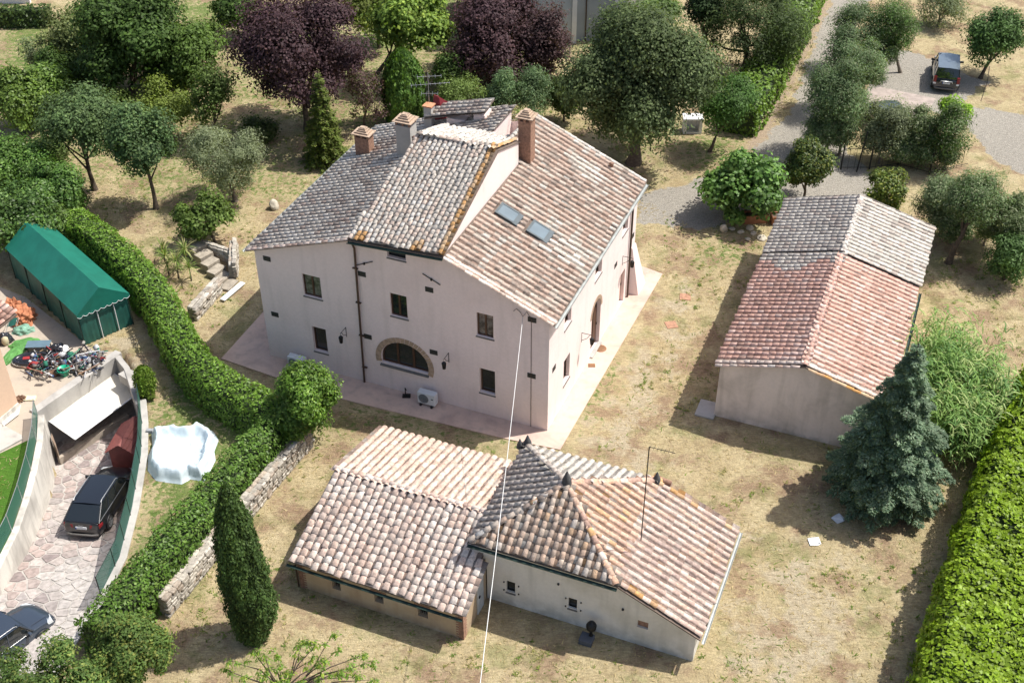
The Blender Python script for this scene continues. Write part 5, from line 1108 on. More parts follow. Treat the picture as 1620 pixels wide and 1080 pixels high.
    q = MB(); q.lathe((0, -.02, belt - .17), [(0, -.02), (.055, -.015), (.06, 0)], 14, 'y') if not est else [q.tube([((k - 1.5) * .055 + .036 * math.cos(a_), -.022, belt - .17 + .036 * math.sin(a_)) for a_ in [i * math.pi / 6 for i in range(13)]], .006, 4) for k in range(4)]; q.build('badge', ALU, t)
    if kind == 'suv2': q = MB(); q.tube([(-.42, -.02, .80), (-.40, -.05, .93), (.40, -.05, .93), (.42, -.02, .80)], .025, 6); q.build('chrome_garnish', ALU, t)
    # shut lines on the bonnet and the tailgate
    q = MB()
    for sg in (-1, 1): q.tube([(sg * hw * .62, fb + .1, belt - .0), (sg * hw * .56, L - .3, belt - .14)], .008, 4)
    q.tube([(-hw * .8, rb - .02, belt + .01), (hw * .8, rb - .02, belt + .01)], .008, 4); q.build('shut_line', DARKP, t)
    return t
rl, rr = at(96, 848, -1.25), at(163, 841, -1.25); mid = (rl + rr) / 2; nose = at(181, 757, -1.55); dr_ = (nose - mid); rz = math.atan2(dr_.y, dr_.x) - math.pi / 2
car('estate_car', 'black estate car with silver roof rails parked on the sunken paved driveway', (mid.x, mid.y, drive_z(mid.y) + .03), rz, -math.atan(.14), 'estate')
fr = at(88, 975, -.3); bk = at(-10, 1065, -.0); nz_ = at(40, 948, .3); 
dd = (at(66, 962, .45) - at(-18, 1040, .45)); 
rz2 = R_(-33); fwp = at(60, 955, .2); Lc = 4.35; loc = Vector((fwp.x, fwp.y, 0)) - Vector((-math.sin(rz2), math.cos(rz2), 0)) * (Lc - .15)
car('compact_suv', 'dark blue grey SUV cut by the left edge at the bottom of the driveway', (loc.x, loc.y, -.62), rz2, -math.atan(.10), 'suv', paint=(.045, .06, .085))
rl = at(1477, 131, .7); rr = at(1516, 136, .7); mid = (rl + rr) / 2
car('off_road_car', 'dark blue off-road car with silver roof parked on gravel beside a tree', (mid.x, mid.y, .0), R_(-16), 0, 'suv2', paint=(.008, .012, .022))
cc = at(1425, 235); car('hidden_car', 'dark car half hidden behind the iron fence and olive bushes', (cc.x, cc.y + 1, 0), R_(8), 0, 'suv', paint=(.015, .018, .025))
cc = at(296, 118); car('shaded_car', 'dark car parked under the trees at the back left', (cc.x, cc.y, 0), R_(60), 0, 'suv', paint=(.01, .01, .012))

# ================================================================== TREES AND SHRUBS
GR = 'garden trees and shrubs'
DK, MD, LT = (.045, .085, .022), (.070, .125, .030), (.115, .185, .040)
OLV, OLV2, BLU = (.14, .175, .11), (.20, .235, .16), (.055, .095, .065)
PUR = (.058, .034, .046); PUR2 = (.085, .05, .06)
tree('broadleaf_tree', 'huge dark green spreading tree at the back left, largest of its corner', 'tree', (215, 55, 100, 82), DK, base=(205, 150), n=130, rc=1.25, per=150, leaf=.34, lw=.24, tr=.3, col2=MD, limbs=14)
tree('broadleaf_tree', 'light olive green loose tree left of the huge dark tree', 'tree', (108, 52, 40, 48), (.13, .165, .07), base=(110, 115), n=40, rc=.9, per=120, leaf=.3, lw=.18, tr=.16, lump=.4)
tree('sapling', 'thin pale blue green sapling on the mown field at the far left', 'tree', (55, 88, 28, 28), (.13, .17, .10), base=(50, 122), n=16, rc=.6, per=70, leaf=.28, lw=.12, tr=.08, hollow=.2)
tree('shrub', 'dense dark green shrub left of the pair of orchard trees', 'shrub', (95, 112, 46, 28), DK, zc=1.6, n=40, rc=.8, per=130, leaf=.28, lw=.18, tr=.1, col2=MD)
tree('laurel_bush', 'bright green glossy laurel bush at the left edge near the field', 'shrub', (30, 155, 48, 52), LT, zc=2.2, n=60, rc=.85, per=150, leaf=.28, lw=.18, tr=.12, mat=LEAF_GLOSS, col2=MD)
tree('laurel_bush', 'bright green glossy laurel bush behind the rounded orchard tree', 'shrub', (70, 140, 42, 34), (.10, .17, .035), zc=2.2, n=44, rc=.85, per=130, leaf=.28, lw=.18, tr=.12, mat=LEAF_GLOSS, col2=MD)
tree('orchard_tree', 'rounded mid green orchard tree with forked trunk, left of the dark trunked one', 'tree', (122, 192, 66, 55), (.075, .125, .055), base=(150, 300), n=90, rc=.85, per=150, leaf=.24, lw=.15, tr=.17, col2=(.11, .17, .07), limbs=12)
tree('orchard_tree', 'orchard tree with straight dark trunk standing in the middle of the dry garden', 'tree', (224, 222, 52, 58), (.070, .125, .055), base=(247, 330), n=70, rc=.75, per=140, leaf=.24, lw=.15, tr=.15, col2=(.11, .17, .07), lump=.35)
tree('fruit_tree', 'loose yellow green fruit tree above the orchard trees', 'tree', (258, 165, 50, 34), (.12, .165, .04), base=(262, 215), n=40, rc=.7, per=80, leaf=.24, lw=.15, tr=.1, hollow=.3, lump=.4)
tree('fruit_tree', 'small dark leafed fruit tree left of the purple plum', 'tree', (335, 150, 40, 48), (.08, .125, .035), base=(340, 228), n=36, rc=.7, per=90, leaf=.24, lw=.15, tr=.12, hollow=.3, lump=.4)
tree('broadleaf_tree', 'mid green tree between the huge dark tree and the purple plum', 'tree', (300, 92, 45, 55), (.07, .12, .03), base=(312, 165), n=46, rc=.9, per=110, leaf=.3, lw=.2, tr=.15, lump=.35)
for cp, zc_, c_, lab in (((165, 108, 44, 36), 2.2, DK, 'dark shrub in the shade below the huge spreading tree'), ((262, 118, 40, 30), 2.0, (.065, .11, .03), 'mid green shrub at the right foot of the huge spreading tree'), ((150, 22, 40, 26), 3.0, (.08, .12, .045), 'hazy green tree at the top edge behind the huge spreading tree'),
        ((325, 60, 34, 30), 2.4, (.075, .12, .03), 'green bush between the mown strip and the left purple plum'), ((180, 165, 30, 22), 1.4, (.10, .145, .04), 'low yellowish bush behind the rounded orchard tree'), ((712, 112, 26, 30), 2.2, (.06, .10, .03), 'dark green bush under the right purple plum tree'), ((893, 150, 26, 36), 2.0, (.06, .09, .035), 'dim green shrub between the oleanders and the big oak'), ((410, 205, 30, 14), .7, (.09, .12, .05), 'low scrubby undergrowth in the shade of the left purple plum'), ((75, 240, 30, 16), .9, (.08, .12, .04), 'low scrub left of the rounded orchard tree')):
    tree('shrub', lab, 'shrub', cp, c_, zc=zc_, n=38, rc=.7, per=100, leaf=.28, lw=.17, tr=.08, lump=.45, hollow=.35, col2=MD)
tree('olive_tree', 'silvery olive tree with forked trunk between orchard and farmhouse', 'olive tree', (354, 248, 70, 52), OLV, base=(373, 318), n=80, rc=.7, per=170, leaf=.20, lw=.07, tr=.15, col2=OLV2, lump=.35, bark=BARK_PALE)
tree('fig_shrub', 'low spreading fig bush above the stone steps', 'shrub', (322, 340, 50, 38), (.085, .135, .035), base=(342, 385), n=44, rc=.55, per=80, leaf=.26, lw=.18, tr=.10, hollow=.3, lump=.4)
for i, (x, y, rx, ry, c, lab) in enumerate([(28, 262, 58, 48, (.07, .14, .03), 'big glossy laurel at the left edge, uppermost behind the tent'), (85, 300, 50, 52, (.06, .125, .03), 'big dark laurel where the curved hedge begins'), (25, 340, 62, 55, (.055, .11, .03), 'big dark laurel directly behind the left half of the tent'), (88, 352, 30, 24, (.10, .17, .04), 'light green low bush between the laurels and the tent')]):
    tree('laurel_tree', lab, 'shrub', (x, y, rx, ry), c, zc=2.6 if i < 3 else 1.6, n=80 if i < 3 else 24, rc=.8, per=150, leaf=.24, lw=.16, tr=.15, mat=LEAF_GLOSS, col2=(.10, .18, .045))
tree('plum_tree', 'large purple leafed plum tree with single dark trunk, left of the conical bush', 'tree', (475, 78, 112, 88), PUR, base=(487, 205), n=150, rc=1.15, per=170, leaf=.28, lw=.17, tr=.24, col2=PUR2, limbs=16, lump=.3)
tree('plum_tree', 'sparse small purple tree behind the left farmhouse roof', 'tree', (578, 150, 42, 48), (.09, .06, .065), base=(575, 200), n=40, rc=.6, per=60, leaf=.22, lw=.12, tr=.1, col2=(.10, .12, .05), hollow=.2, lump=.5)
tree('plum_tree', 'large purple leafed plum tree by the pale blue building', 'tree', (785, 58, 100, 68), PUR, base=(790, 128), n=130, rc=1.15, per=160, leaf=.28, lw=.17, tr=.22, col2=PUR2, limbs=14, lump=.25)
tree('plum_tree', 'smaller purple tree right beside the pale blue building wall', 'tree', (862, 78, 42, 62), (.066, .042, .05), base=(860, 140), n=50, rc=.8, per=130, leaf=.26, lw=.16, tr=.14, col2=PUR2, lump=.4)
tree('plane_tree', 'bright yellow green broad leafed tree behind the conical bush', 'tree', (650, 32, 62, 60), LT, base=(585, 130), n=70, rc=1.0, per=120, leaf=.36, lw=.26, tr=.18, col2=(.18, .25, .05), lump=.35)
tree('plane_tree', 'yellowish green tree at the top edge between the two purple trees', 'tree', (590, 12, 48, 30), (.13, .17, .045), base=(600, 75), n=36, rc=.9, per=110, leaf=.32, lw=.22, tr=.14, lump=.3)
tree('shrub', 'dark green bush at the top edge left of the large purple plum', 'shrub', (372, 16, 34, 26), DK, zc=2.2, n=40, rc=.9, per=120, leaf=.32, lw=.22, tr=.12, col2=MD)
tree('shrub', 'light green airy shrub just behind the roof terrace', 'shrub', (742, 160, 58, 32), (.10, .15, .045), zc=2.0, n=44, rc=.75, per=100, leaf=.22, lw=.10, tr=.08, hollow=.35, lump=.4)
tree('oleander', 'upright blue green oleander behind the roof terrace, left of a pair', 'shrub', (800, 148, 30, 42), (.085, .145, .075), zc=2.6, n=34, rc=.7, per=130, leaf=.26, lw=.08, tr=.08, lump=.3, col2=(.13, .19, .10))
tree('oleander', 'upright blue green oleander behind the roof terrace, right of a pair', 'shrub', (846, 146, 34, 40), (.080, .135, .070), zc=2.6, n=36, rc=.7, per=130, leaf=.26, lw=.08, tr=.08, lump=.3, col2=(.13, .19, .10))
tree('oak_tree', 'huge round evergreen oak standing behind the farmhouse', 'tree', (1010, 125, 122, 112), (.068, .100, .045), base=(1002, 258), n=300, rc=1.25, per=190, leaf=.27, lw=.16, tr=.42, col2=(.105, .145, .065), limbs=22, lump=.16, hollow=.6)
tree('mulberry_tree', 'small smooth round headed tree right of the big oak', 'tree', (1153, 163, 50, 44), (.065, .135, .035), base=(1122, 240), n=70, rc=.75, per=150, leaf=.22, lw=.12, tr=.12, lump=.12)
tree('pine_tree', 'dark spreading pine by the hedge of the gravel road', 'tree', (1188, 42, 98, 62), (.050, .078, .030), base=(1172, 120), n=110, rc=1.1, per=150, leaf=.32, lw=.09, tr=.24, col2=(.075, .11, .04), lump=.4, hollow=.35)
tree('pine_tree', 'very dark cypress like tree at the top edge right of the big oak', 'tree', (1120, 10, 30, 34), (.03, .055, .022), zc=5, n=40, rc=.9, per=130, leaf=.3, lw=.14, tr=.2)
tree('shrub', 'light green bushes beyond the top of the oak', 'shrub', (1040, 18, 42, 24), (.09, .15, .05), zc=2.5, n=30, rc=.8, per=100, leaf=.3, lw=.2, tr=.1)
OLG = 'olive trees along the gravel road'
for i, (cp, bs, lab, n_) in enumerate([((1322, 150, 48, 60), (1307, 240), 'olive tree nearest the topiary tree on the right of the gravel road', 80), ((1345, 88, 48, 46), (1350, 175), 'olive tree second along the right of the gravel road', 60), ((1362, 40, 44, 40), (1385, 110), 'olive tree at the top edge on the right of the gravel road', 50),
        ((1412, 40, 42, 42), (1425, 115), 'greener tree overhanging the gravel lot at its top left', 50), ((1335, 205, 22, 30), (1328, 245), 'slender olive beside the iron fence post', 24)]):
    tree('olive_tree', lab, 'olive tree', cp, (.105, .165, .085) if i != 3 else (.075, .14, .04), base=bs, n=n_, rc=.8, per=150, leaf=.22, lw=.08, tr=.12, col2=OLV, lump=.35, bark=BARK_PALE, group=OLG)
tree('olive_tree', 'olive tree at the very top right above the parked off-road car', 'olive tree', (1490, 12, 42, 26), OLV, base=(1484, 42), n=34, rc=.8, per=120, leaf=.24, lw=.09, tr=.14, bark=BARK_PALE)
tree('walnut_tree', 'mid green round tree shading the right side of the parked off-road car', 'tree', (1580, 58, 50, 46), (.07, .13, .045), base=(1551, 124), n=70, rc=.9, per=140, leaf=.26, lw=.15, tr=.15, lump=.3)
tree('topiary_tree', 'dense round bay tree on a short trunk behind the barn roof', 'tree', (1280, 264, 37, 44), (.045, .075, .016), base=(1271, 316), n=60, rc=.6, per=170, leaf=.20, lw=.13, tr=.1, mat=LEAF_GLOSS, col2=(.13, .15, .035), lump=.12)
tree('magnolia_tree', 'small glossy magnolia rising behind the barn ridge', 'tree', (1402, 298, 36, 34), (.075, .115, .022), base=(1398, 335), n=36, rc=.5, per=90, leaf=.26, lw=.14, tr=.08, mat=LEAF_GLOSS, col2=(.19, .22, .05), lump=.35)
tree('fig_tree', 'broad bright green fig tree in a planter left of the barn', 'tree', (1182, 297, 66, 52), (.070, .145, .035), base=(1180, 345), n=80, rc=.75, per=110, leaf=.34, lw=.26, tr=.12, mat=LEAF_GLOSS, col2=(.11, .20, .05), lump=.25)
for cp, bs, lab, c in [((1400, 205, 36, 48), (1390, 258), 'olive bush inside the iron fence, leftmost of three', OLV), ((1448, 205, 38, 40), (1450, 255), 'olive bush inside the iron fence in front of the hidden car', (.09, .13, .06)), ((1497, 215, 38, 50), (1495, 268), 'dense bush at the right end of the iron fence', (.06, .11, .035))]:
    tree('olive_bush', lab, 'shrub', cp, c, base=bs, n=54, rc=.65, per=150, leaf=.2, lw=.08, tr=.1, lump=.35, col2=OLV2, bark=BARK_PALE)
tree('vine', 'bright yellow green vine over the right end of the iron fence', 'vine', (1512, 172, 26, 16), (.17, .30, .03), zc=2.4, n=22, rc=.5, per=90, leaf=.24, lw=.2, tr=.06)
for cp, bs, lab, c in [((1492, 318, 44, 40), (1490, 372), 'olive tree right behind the barn corner, left of two', (.10, .145, .08)), ((1545, 318, 50, 48), (1500, 416), 'fuller green olive tree right behind the barn corner, right of two', (.095, .15, .07)), ((1600, 345, 36, 40), (1600, 420), 'olive tree at the right edge above the reeds', (.09, .13, .06))]:
    tree('olive_tree', lab, 'olive tree', cp, c, base=bs, n=76, rc=.7, per=170, leaf=.2, lw=.07, tr=.18, lump=.35, col2=OLV2)
tree('bay_shrub', 'leafy green shrub at the right edge between olive and reeds', 'shrub', (1600, 400, 42, 44), (.075, .14, .05), zc=1.8, n=50, rc=.65, per=120, leaf=.28, lw=.09, tr=.1, lump=.35)
tree('broadleaf_tree', 'green tree in the bottom left corner in front of the SUV', 'tree', (205, 1030, 72, 60), (.085, .145, .04), zc=2.6, n=120, rc=.42, per=120, leaf=.17, lw=.10, tr=.22, col2=(.17, .20, .055), lump=.6, hollow=.25)
tree('broadleaf_tree', 'low green tree crown at the very bottom left edge', 'tree', (75, 1082, 95, 40), (.07, .125, .035), zc=2.6, n=100, rc=.42, per=110, leaf=.17, lw=.10, tr=.2, col2=(.15, .19, .055), lump=.6, hollow=.25)
for cp, zc_, lab in (((1342, 168, 34, 44), 2.0, 'low dense olive filling the gap behind the nearest olive of the road row'), ((1372, 112, 36, 36), 2.2, 'low dense olive between the second and third olives of the road row'), ((1300, 205, 26, 34), 1.8, 'low olive scrub at the near left foot of the road row'), ((1398, 72, 30, 30), 2.2, 'low green bush below the tree overhanging the gravel lot'), ((1428, 232, 34, 28), 1.2, 'low olive scrub hiding the bonnet of the hidden car'), ((1478, 240, 34, 28), 1.2, 'low dark scrub at the foot of the fence right of the hidden car'), ((1512, 352, 40, 34), 1.5, 'low silvery olive bush at the barn corner below the two olives'), ((1566, 352, 34, 36), 1.6, 'low olive bush between the fuller olive and the right edge')):
    tree('olive_bush', lab, 'shrub', cp, (.105, .165, .08), zc=zc_, n=44, rc=.6, per=130, leaf=.22, lw=.08, tr=.07, lump=.45, hollow=.35, col2=OLV2, bark=BARK_PALE)
# loquat-like young tree at the bottom: open crown of bare limbs with leaf whorls
def sparse_tree():
    b = at(455, 1130); t = thing('young_fruit_tree', 'young fruit tree with open crown of bright drooping leaves at the bottom edge', 'tree', (b.x, b.y, 0)); rg = random.Random(5)
    tips = []; mb = MB(); cpx = [(372, 1048), (385, 1070), (408, 1062), (400, 1030), (425, 1055), (440, 1040), (470, 1020), (480, 1012), (500, 1020), (525, 1003), (532, 1030), (455, 1062), (490, 1045), (510, 1065), (540, 1060), (556, 1055), (576, 1035), (590, 1045), (565, 1070), (585, 1075), (430, 1080), (475, 1078), (530, 1082), (600, 1085), (360, 1060), (445, 1078), (418, 1035), (515, 1045)]
    for x, y in cpx:
        z = rg.uniform(2.2, 3.2); p = at(x, y, z) - Vector((b.x, b.y, 0)); q0 = Vector((0, 0, rg.uniform(.8, 1.6))); mid = q0.lerp(p, .55) + Vector((rg.uniform(-.2, .2), rg.uniform(-.2, .2), .15)); mb.tube([q0, mid, p], [.045, .025, .008], 5); tips += [p, p.lerp(mid, .35) + Vector((rg.uniform(-.2, .2), rg.uniform(-.2, .2), .05)), p + Vector((rg.uniform(-.22, .22), rg.uniform(-.22, .22), rg.uniform(-.1, .1)))]
    mb.tube([(0, 0, 0), (0.05, 0, .8), (0, 0, 1.7)], [.09, .07, .05], 7); mb.build('trunk', BARK, t)
    P = np.repeat(np.array([tuple(v) for v in tips]), 26, 0); e = unit(len(P)); e[:, 2] = -np.abs(e[:, 2]) * .8 + .15; P = P + e * rng.uniform(.05, .24, (len(P), 1)); Nn = e + np.array([0, 0, 1.])
    link('crown', leaf_mesh('crown', P, Nn, .17, .055, np.where(rng.random((len(P), 1)) < .3, np.array([[.22, .30, .05]]), np.array([[.10, .19, .03]])), LEAF_GLOSS, along=e, jitter=.4), t)
sparse_tree()
# conical evergreens
def cone_tree(name, label, cat, base, tip, rpx, prof, n, leaf, lw, col, col2, mat=LEAF, core=True, up=1.2, rough=.12, tr=.12, seed=1):
    b = at(*base); h = rise(b, tip); dep = (b + Vector((0, 0, h / 2)) - CAM).dot(Fw); R = rpx * dep / FPX; t = thing(name, label, cat, (b.x, b.y, 0)); rg = np.random.default_rng(seed)
    zz = rg.random(n) ** .85; a = rg.uniform(0, 6.283, n); rad = np.interp(zz, [p[0] for p in prof], [p[1] for p in prof]) * R
    nz = np.array([noise.noise(Vector((math.cos(x) * 1.6, math.sin(x) * 1.6, z * h * .55 + seed))) + .6 * noise.noise(Vector((math.cos(x) * 4.5, math.sin(x) * 4.5, z * h * 1.3 + seed))) for x, z in zip(a, zz)]); rad = rad * (1 + nz * rough * 2.2) + rg.normal(0, .075, n)
    e = np.stack([np.cos(a), np.sin(a), np.zeros(n)], 1); P = e * rad[:, None]; P[:, 2] = zz * h; Nn = e + np.array([0, 0, .35])
    T = np.array(col)[None] * (1 + nz * .6)[:, None]; T = np.where((rg.random((n, 1)) < .2), np.array(col2)[None], T)
    link('foliage', leaf_mesh('foliage', P, Nn, leaf, lw, T, mat, along=e * .35 + np.array([0, 0, up]), jitter=.7), t)
    if core:
        q = MB(); q.lathe((0, 0, 0), [(max(.001, r_ * R * .86), z_ * h) for z_, r_ in prof], 14); q.build('branches', HEDGECORE, t)
    q = MB(); q.tube([(0, 0, -.1), (0, 0, h * .8)], [tr, .03], 7); q.build('trunk', BARK, t)
cone_tree('cypress', 'tall dark columnar cypress between the stone wall and the brick shed', 'cypress', (404, 1006), 768, 37, [(0, .45), (.08, .78), (.25, 1), (.45, 1.), (.65, .86), (.82, .56), (.93, .24), (1, .03)], 26000, .15, .07, (.040, .075, .022), (.075, .125, .035), rough=.12, seed=3)
cone_tree('cypress', 'dense dark green conical bush behind the left roof', 'tree', (642, 188), 78, 33, [(0, .85), (.2, 1), (.5, .95), (.75, .75), (.92, .4), (1, .05)], 14000, .26, .14, (.050, .105, .022), (.11, .20, .04), seed=5)
cone_tree('round_shrub', 'small round clipped shrub next to the concrete wall of the driveway', 'shrub', (233, 622), 580, 14, [(0, .6), (.25, 1), (.6, 1), (.85, .7), (1, .1)], 5000, .10, .07, (.085, .15, .02), (.15, .22, .04), seed=6, rough=.05)
tree('shrub', 'tiny round green shrub below the round clipped shrub', 'shrub', (240, 628, 6, 5), (.11, .17, .03), zc=.2, n=8, rc=.12, per=60, leaf=.08, lw=.06, tr=.02)
# layered conifers
def layered(name, label, base, tip, rpx, col, col2, tiers, per, leaf, lw, droop=.12, seed=2, tr=.15, dens=1.0, zstart=.04, wide=False):
    b = at(*base); h = rise(b, tip); dep = (b + Vector((0, 0, h / 2)) - CAM).dot(Fw); R = rpx * dep / FPX; t = thing(name, label, 'conifer', (b.x, b.y, 0)); rg = np.random.default_rng(seed); mb = MB(); P_ = []; A_ = []; C_ = []
    for k in range(tiers):
        s = zstart + (1 - zstart) * (k / tiers); z = h * s; rr = R * (np.interp(s, [0, .12, .3, .55, .78, 1], [.78, 1., .95, .68, .36, .03]) if wide else (1 - s) ** .8) * rg.uniform(.82, 1.08) + .06
        nb = max(4, int(11 * (1 - s) + 4))
        for j in range(nb):
            a = 6.283 * (j + rg.random() * .7) / nb; L = rr * rg.uniform(.78, 1.12); d = np.array([math.cos(a), math.sin(a), 0]); tipp = d * L + np.array([0, 0, z + L * (.16 - droop * 2)])
            mb.tube([(0, 0, z), tuple(d * L * .5 + np.array([0, 0, z + L * .08])), tuple(tipp)], [.03, .018, .005], 4, cap=False)
            m_ = max(12, int(per * L / R * dens)); s_ = rg.random(m_) ** .6; wdt = L * .26 * np.sin(np.clip(s_, .08, .97) * math.pi) + .05; side = np.array([-d[1], d[0], 0])
            off = rg.uniform(-1, 1, m_) * wdt; P = d[None] * (s_ * L)[:, None] + side[None] * off[:, None]; P[:, 2] = z + L * (.16 * np.sin(s_ * 2.4) - droop * 2 * s_ ** 2) - np.abs(off) * .35 + rg.normal(0, .035, m_)
            P_.append(P); A_.append(d[None] * 1. + side[None] * np.sign(off)[:, None] * .9 + np.array([0, 0, -.15])); C_.append(np.full(m_, rg.uniform(.75, 1.25)))
    P = np.vstack(P_); A = np.vstack(A_); C = np.concatenate(C_); T = np.array(col)[None] * C[:, None]; T = np.where(rg.random((len(P), 1)) < .3, np.array(col2)[None] * C[:, None], T)
    link('foliage', leaf_mesh('foliage', P, np.tile([0, 0, 1.], (len(P), 1)), leaf, lw, T, LEAF, along=A, jitter=.55), t); mb.tube([(0, 0, -.1), (0, 0, h)], [tr, .02], 7); mb.build('trunk', BARK, t)
layered('spruce', 'tall blue green spruce standing at the near right corner of the barn', (1392, 787), 542, 92, (.105, .165, .12), (.19, .26, .20), 30, 420, .17, .075, seed=4, wide=True, droop=.08)
layered('spruce', 'slim yellow green conifer behind the left side of the farmhouse', (517, 256), 112, 40, (.085, .125, .03), (.13, .16, .045), 20, 90, .26, .12, seed=9, dens=.8)
# reeds
def reeds():
    c = at(1525, 622, 1.0); t = thing('reed_clump', 'tall clump of arching green reeds between the spruce and the long hedge', 'reeds', (c.x, c.y, 0)); rg = np.random.default_rng(8); Vs = []; T = []; mb = MB()
    for i in range(520):
        x, y = [(1470, 600), (1500, 560), (1520, 600), (1545, 640), (1560, 600), (1490, 650), (1515, 660), (1480, 560), (1570, 630), (1535, 575), (1505, 530)][i % 11]; p = at(x, y, 2.4); p = np.array([p.x - c.x, p.y - c.y]) + rg.normal(0, .62, 2); h = rg.uniform(2.2, 3.9); lean = rg.normal(0, .16, 2)
        if i < 160: mb.tube([(p[0], p[1], 0), (p[0] + lean[0] * h * .5, p[1] + lean[1] * h * .5, h * .55), (p[0] + lean[0] * h, p[1] + lean[1] * h, h * .95)], [.016, .013, .006], 4, cap=False)
        tint = np.array([(.13, .23, .07), (.17, .27, .085), (.10, .19, .07), (.27, .34, .16)][rg.integers(0, 4)])
        for k in range(12):
            s = rg.uniform(.25, 1); q0 = np.array([p[0] + lean[0] * h * s, p[1] + lean[1] * h * s, h * s]); a = rg.uniform(0, 6.283); L = rg.uniform(.35, .8); d = np.array([math.cos(a), math.sin(a)]); w_ = .026; sd2 = np.array([-d[1], d[0]])
            pts = [(q0, w_), (q0 + np.array([*(d * L * .4), L * .32]), w_ * 1.2), (q0 + np.array([*(d * L * .8), L * .22]), w_ * .8), (q0 + np.array([*(d * L * 1.05), -L * .15]), .003)]
            for (A, wa), (B_, wb) in zip(pts[:-1], pts[1:]):
                s3 = np.array([*sd2, 0]); Vs += [A - s3 * wa, A + s3 * wa, B_ + s3 * wb, B_ - s3 * wb]; T.append(tint * rg.uniform(.8, 1.25))
    V = np.array(Vs); link('foliage', np_mesh('foliage', V, np.arange(len(V)).reshape(-1, 4), LEAF, np.array(T)), t); mb.build('stem', simple('reed stem', (.16, .18, .07), .7), t)
reeds()
# yuccas by the stone steps
YC = [(268, 425, 1.4), (283, 428, 1.2), (303, 432, .9), (298, 412, 1.3), (262, 405, 1.0)]
for i, (x, y, h) in enumerate(YC):
    b = at(x, y + 12); t = thing('yucca', ['pale striped yucca nearest the curved hedge', 'yucca in the middle of the bed beside the steps', 'small green yucca standing alone at the front of the bed', 'tall thin stemmed yucca at the back of the bed', 'drooping yellowish yucca at the back left of the bed'][i], 'yucca', b, group='yuccas in the bed beside the stone steps'); rg = random.Random(i); Vs = []; T = []
    for hh, nl in ((h, 34), (h * .62, 18 if i != 2 else 0)):
        for k in range(nl):
            a = rg.uniform(0, 6.28); el = rg.uniform(-.5, 1.3); L = rg.uniform(.55, .95); d = Vector((math.cos(a) * math.cos(el), math.sin(a) * math.cos(el), math.sin(el))); s3 = Vector((-math.sin(a), math.cos(a), 0)); o_ = Vector((0, 0, hh)); m_ = o_ + d * L * .55 + Vector((0, 0, .03)); e_ = o_ + d * L - Vector((0, 0, .12)); cc_ = rg.choice([(.16, .21, .08), (.30, .31, .16), (.12, .19, .05)])
            for A, wa, B_, wb in ((o_, .02, m_, .028), (m_, .028, e_, .002)): Vs += [A - s3 * wa, A + s3 * wa, B_ + s3 * wb, B_ - s3 * wb]; T.append(cc_)
    V = np.array([tuple(v) for v in Vs]); link('leaves', np_mesh('leaves', V, np.arange(len(V)).reshape(-1, 4), LEAF, np.array(T)), t); q = MB(); q.tube([(0, 0, 0), (0, 0, h)], [.05, .035], 6); q.build('stem', BARK, t)
# hedges
hp = [at(x, y, 2.0)[:2] for x, y in ((100, 330), (150, 362), (205, 408), (245, 455), (270, 505), (303, 560), (350, 600), (405, 628), (455, 655))]
hedge('curved_hedge', 'long clipped glossy hedge curving from the laurels behind the tent to the farmhouse corner', hp, 1.75, 2.15, (.085, .165, .022), leaf=.17, lw=.10, dens=130, col2=(.16, .26, .05), side_lump=.12)
WP = [Vector(at(*p)[:2]) for p in ((205, 1055), (268, 975), (305, 930), (345, 880), (400, 815), (458, 745), (494, 705))]
hp = []
for i_, p in enumerate(WP):
    d_ = (WP[min(i_ + 1, len(WP) - 1)] - WP[max(i_ - 1, 0)]).normalized(); hp.append(p + Vector((-d_.y, d_.x)) * 1.28)
hp = hp + [Vector(at(462, 650, 1.5)[:2])]
hedge('low_hedge', 'glossy dark leafed hedge running down along the stone wall to the bottom left', hp, 1.65, 2.05, (.065, .13, .022), leaf=.16, lw=.10, dens=150, col2=(.13, .21, .055), side_lump=.16, seed=8)
tree('laurel_bush', 'tall rounded clipped laurel bush where the hedge meets the farmhouse paving', 'shrub', (482, 636, 52, 63), (.075, .15, .022), base=(484, 700), n=150, rc=.5, per=130, leaf=.19, lw=.12, tr=.12, mat=LEAF_GLOSS, col2=(.15, .24, .05), lump=.0, hollow=.86, rzk=1.15)
rp_ = [at(x, y, 3.3) for x, y in ((1640, 560), (1606, 640), (1570, 720), (1545, 775), (1522, 850), (1497, 920), (1480, 985), (1462, 1060), (1445, 1150))]
hedge('tall_hedge', 'massive bright yellow green clipped hedge along the right edge', [(p.x + 2.3, p.y) for p in rp_], 4.4, 3.3, (.135, .215, .012), leaf=.20, lw=.14, dens=165, col2=(.20, .29, .03), side_lump=.20, seed=17)
hedge('road_hedge', 'tall ivy green hedge along the left side of the gravel road', [at(x, y, 2.)[:2] for x, y in ((1172, 170), (1208, 110), (1240, 50), (1285, -40))], 2.6, 2.3, (.095, .17, .025), leaf=.28, lw=.18, dens=38, col2=(.14, .22, .05), side_lump=.25, seed=21)
hedge('field_hedge', 'low dark hedge in front of the white wall at the top left corner', [at(x, y, 1.)[:2] for x, y in ((-20, 22), (30, 22), (78, 20))], 1.3, 1.6, (.05, .085, .025), leaf=.28, lw=.18, dens=36, seed=22)
wl = [at(-30, 6)[:2], at(48, 6)[:2]]; q = MB(); q.hexa([(wl[0][0], wl[0][1], 0), (wl[1][0], wl[1][1], 0), (wl[1][0], wl[1][1] + .3, 0), (wl[0][0], wl[0][1] + .3, 0), (wl[0][0], wl[0][1], 2.2), (wl[1][0], wl[1][1], 2.2), (wl[1][0], wl[1][1] + .3, 2.2), (wl[0][0], wl[0][1] + .3, 2.2)]); tag(q.build('garden_wall', WHITEW), 'white wall behind the low hedge in the top left corner', 'wall')

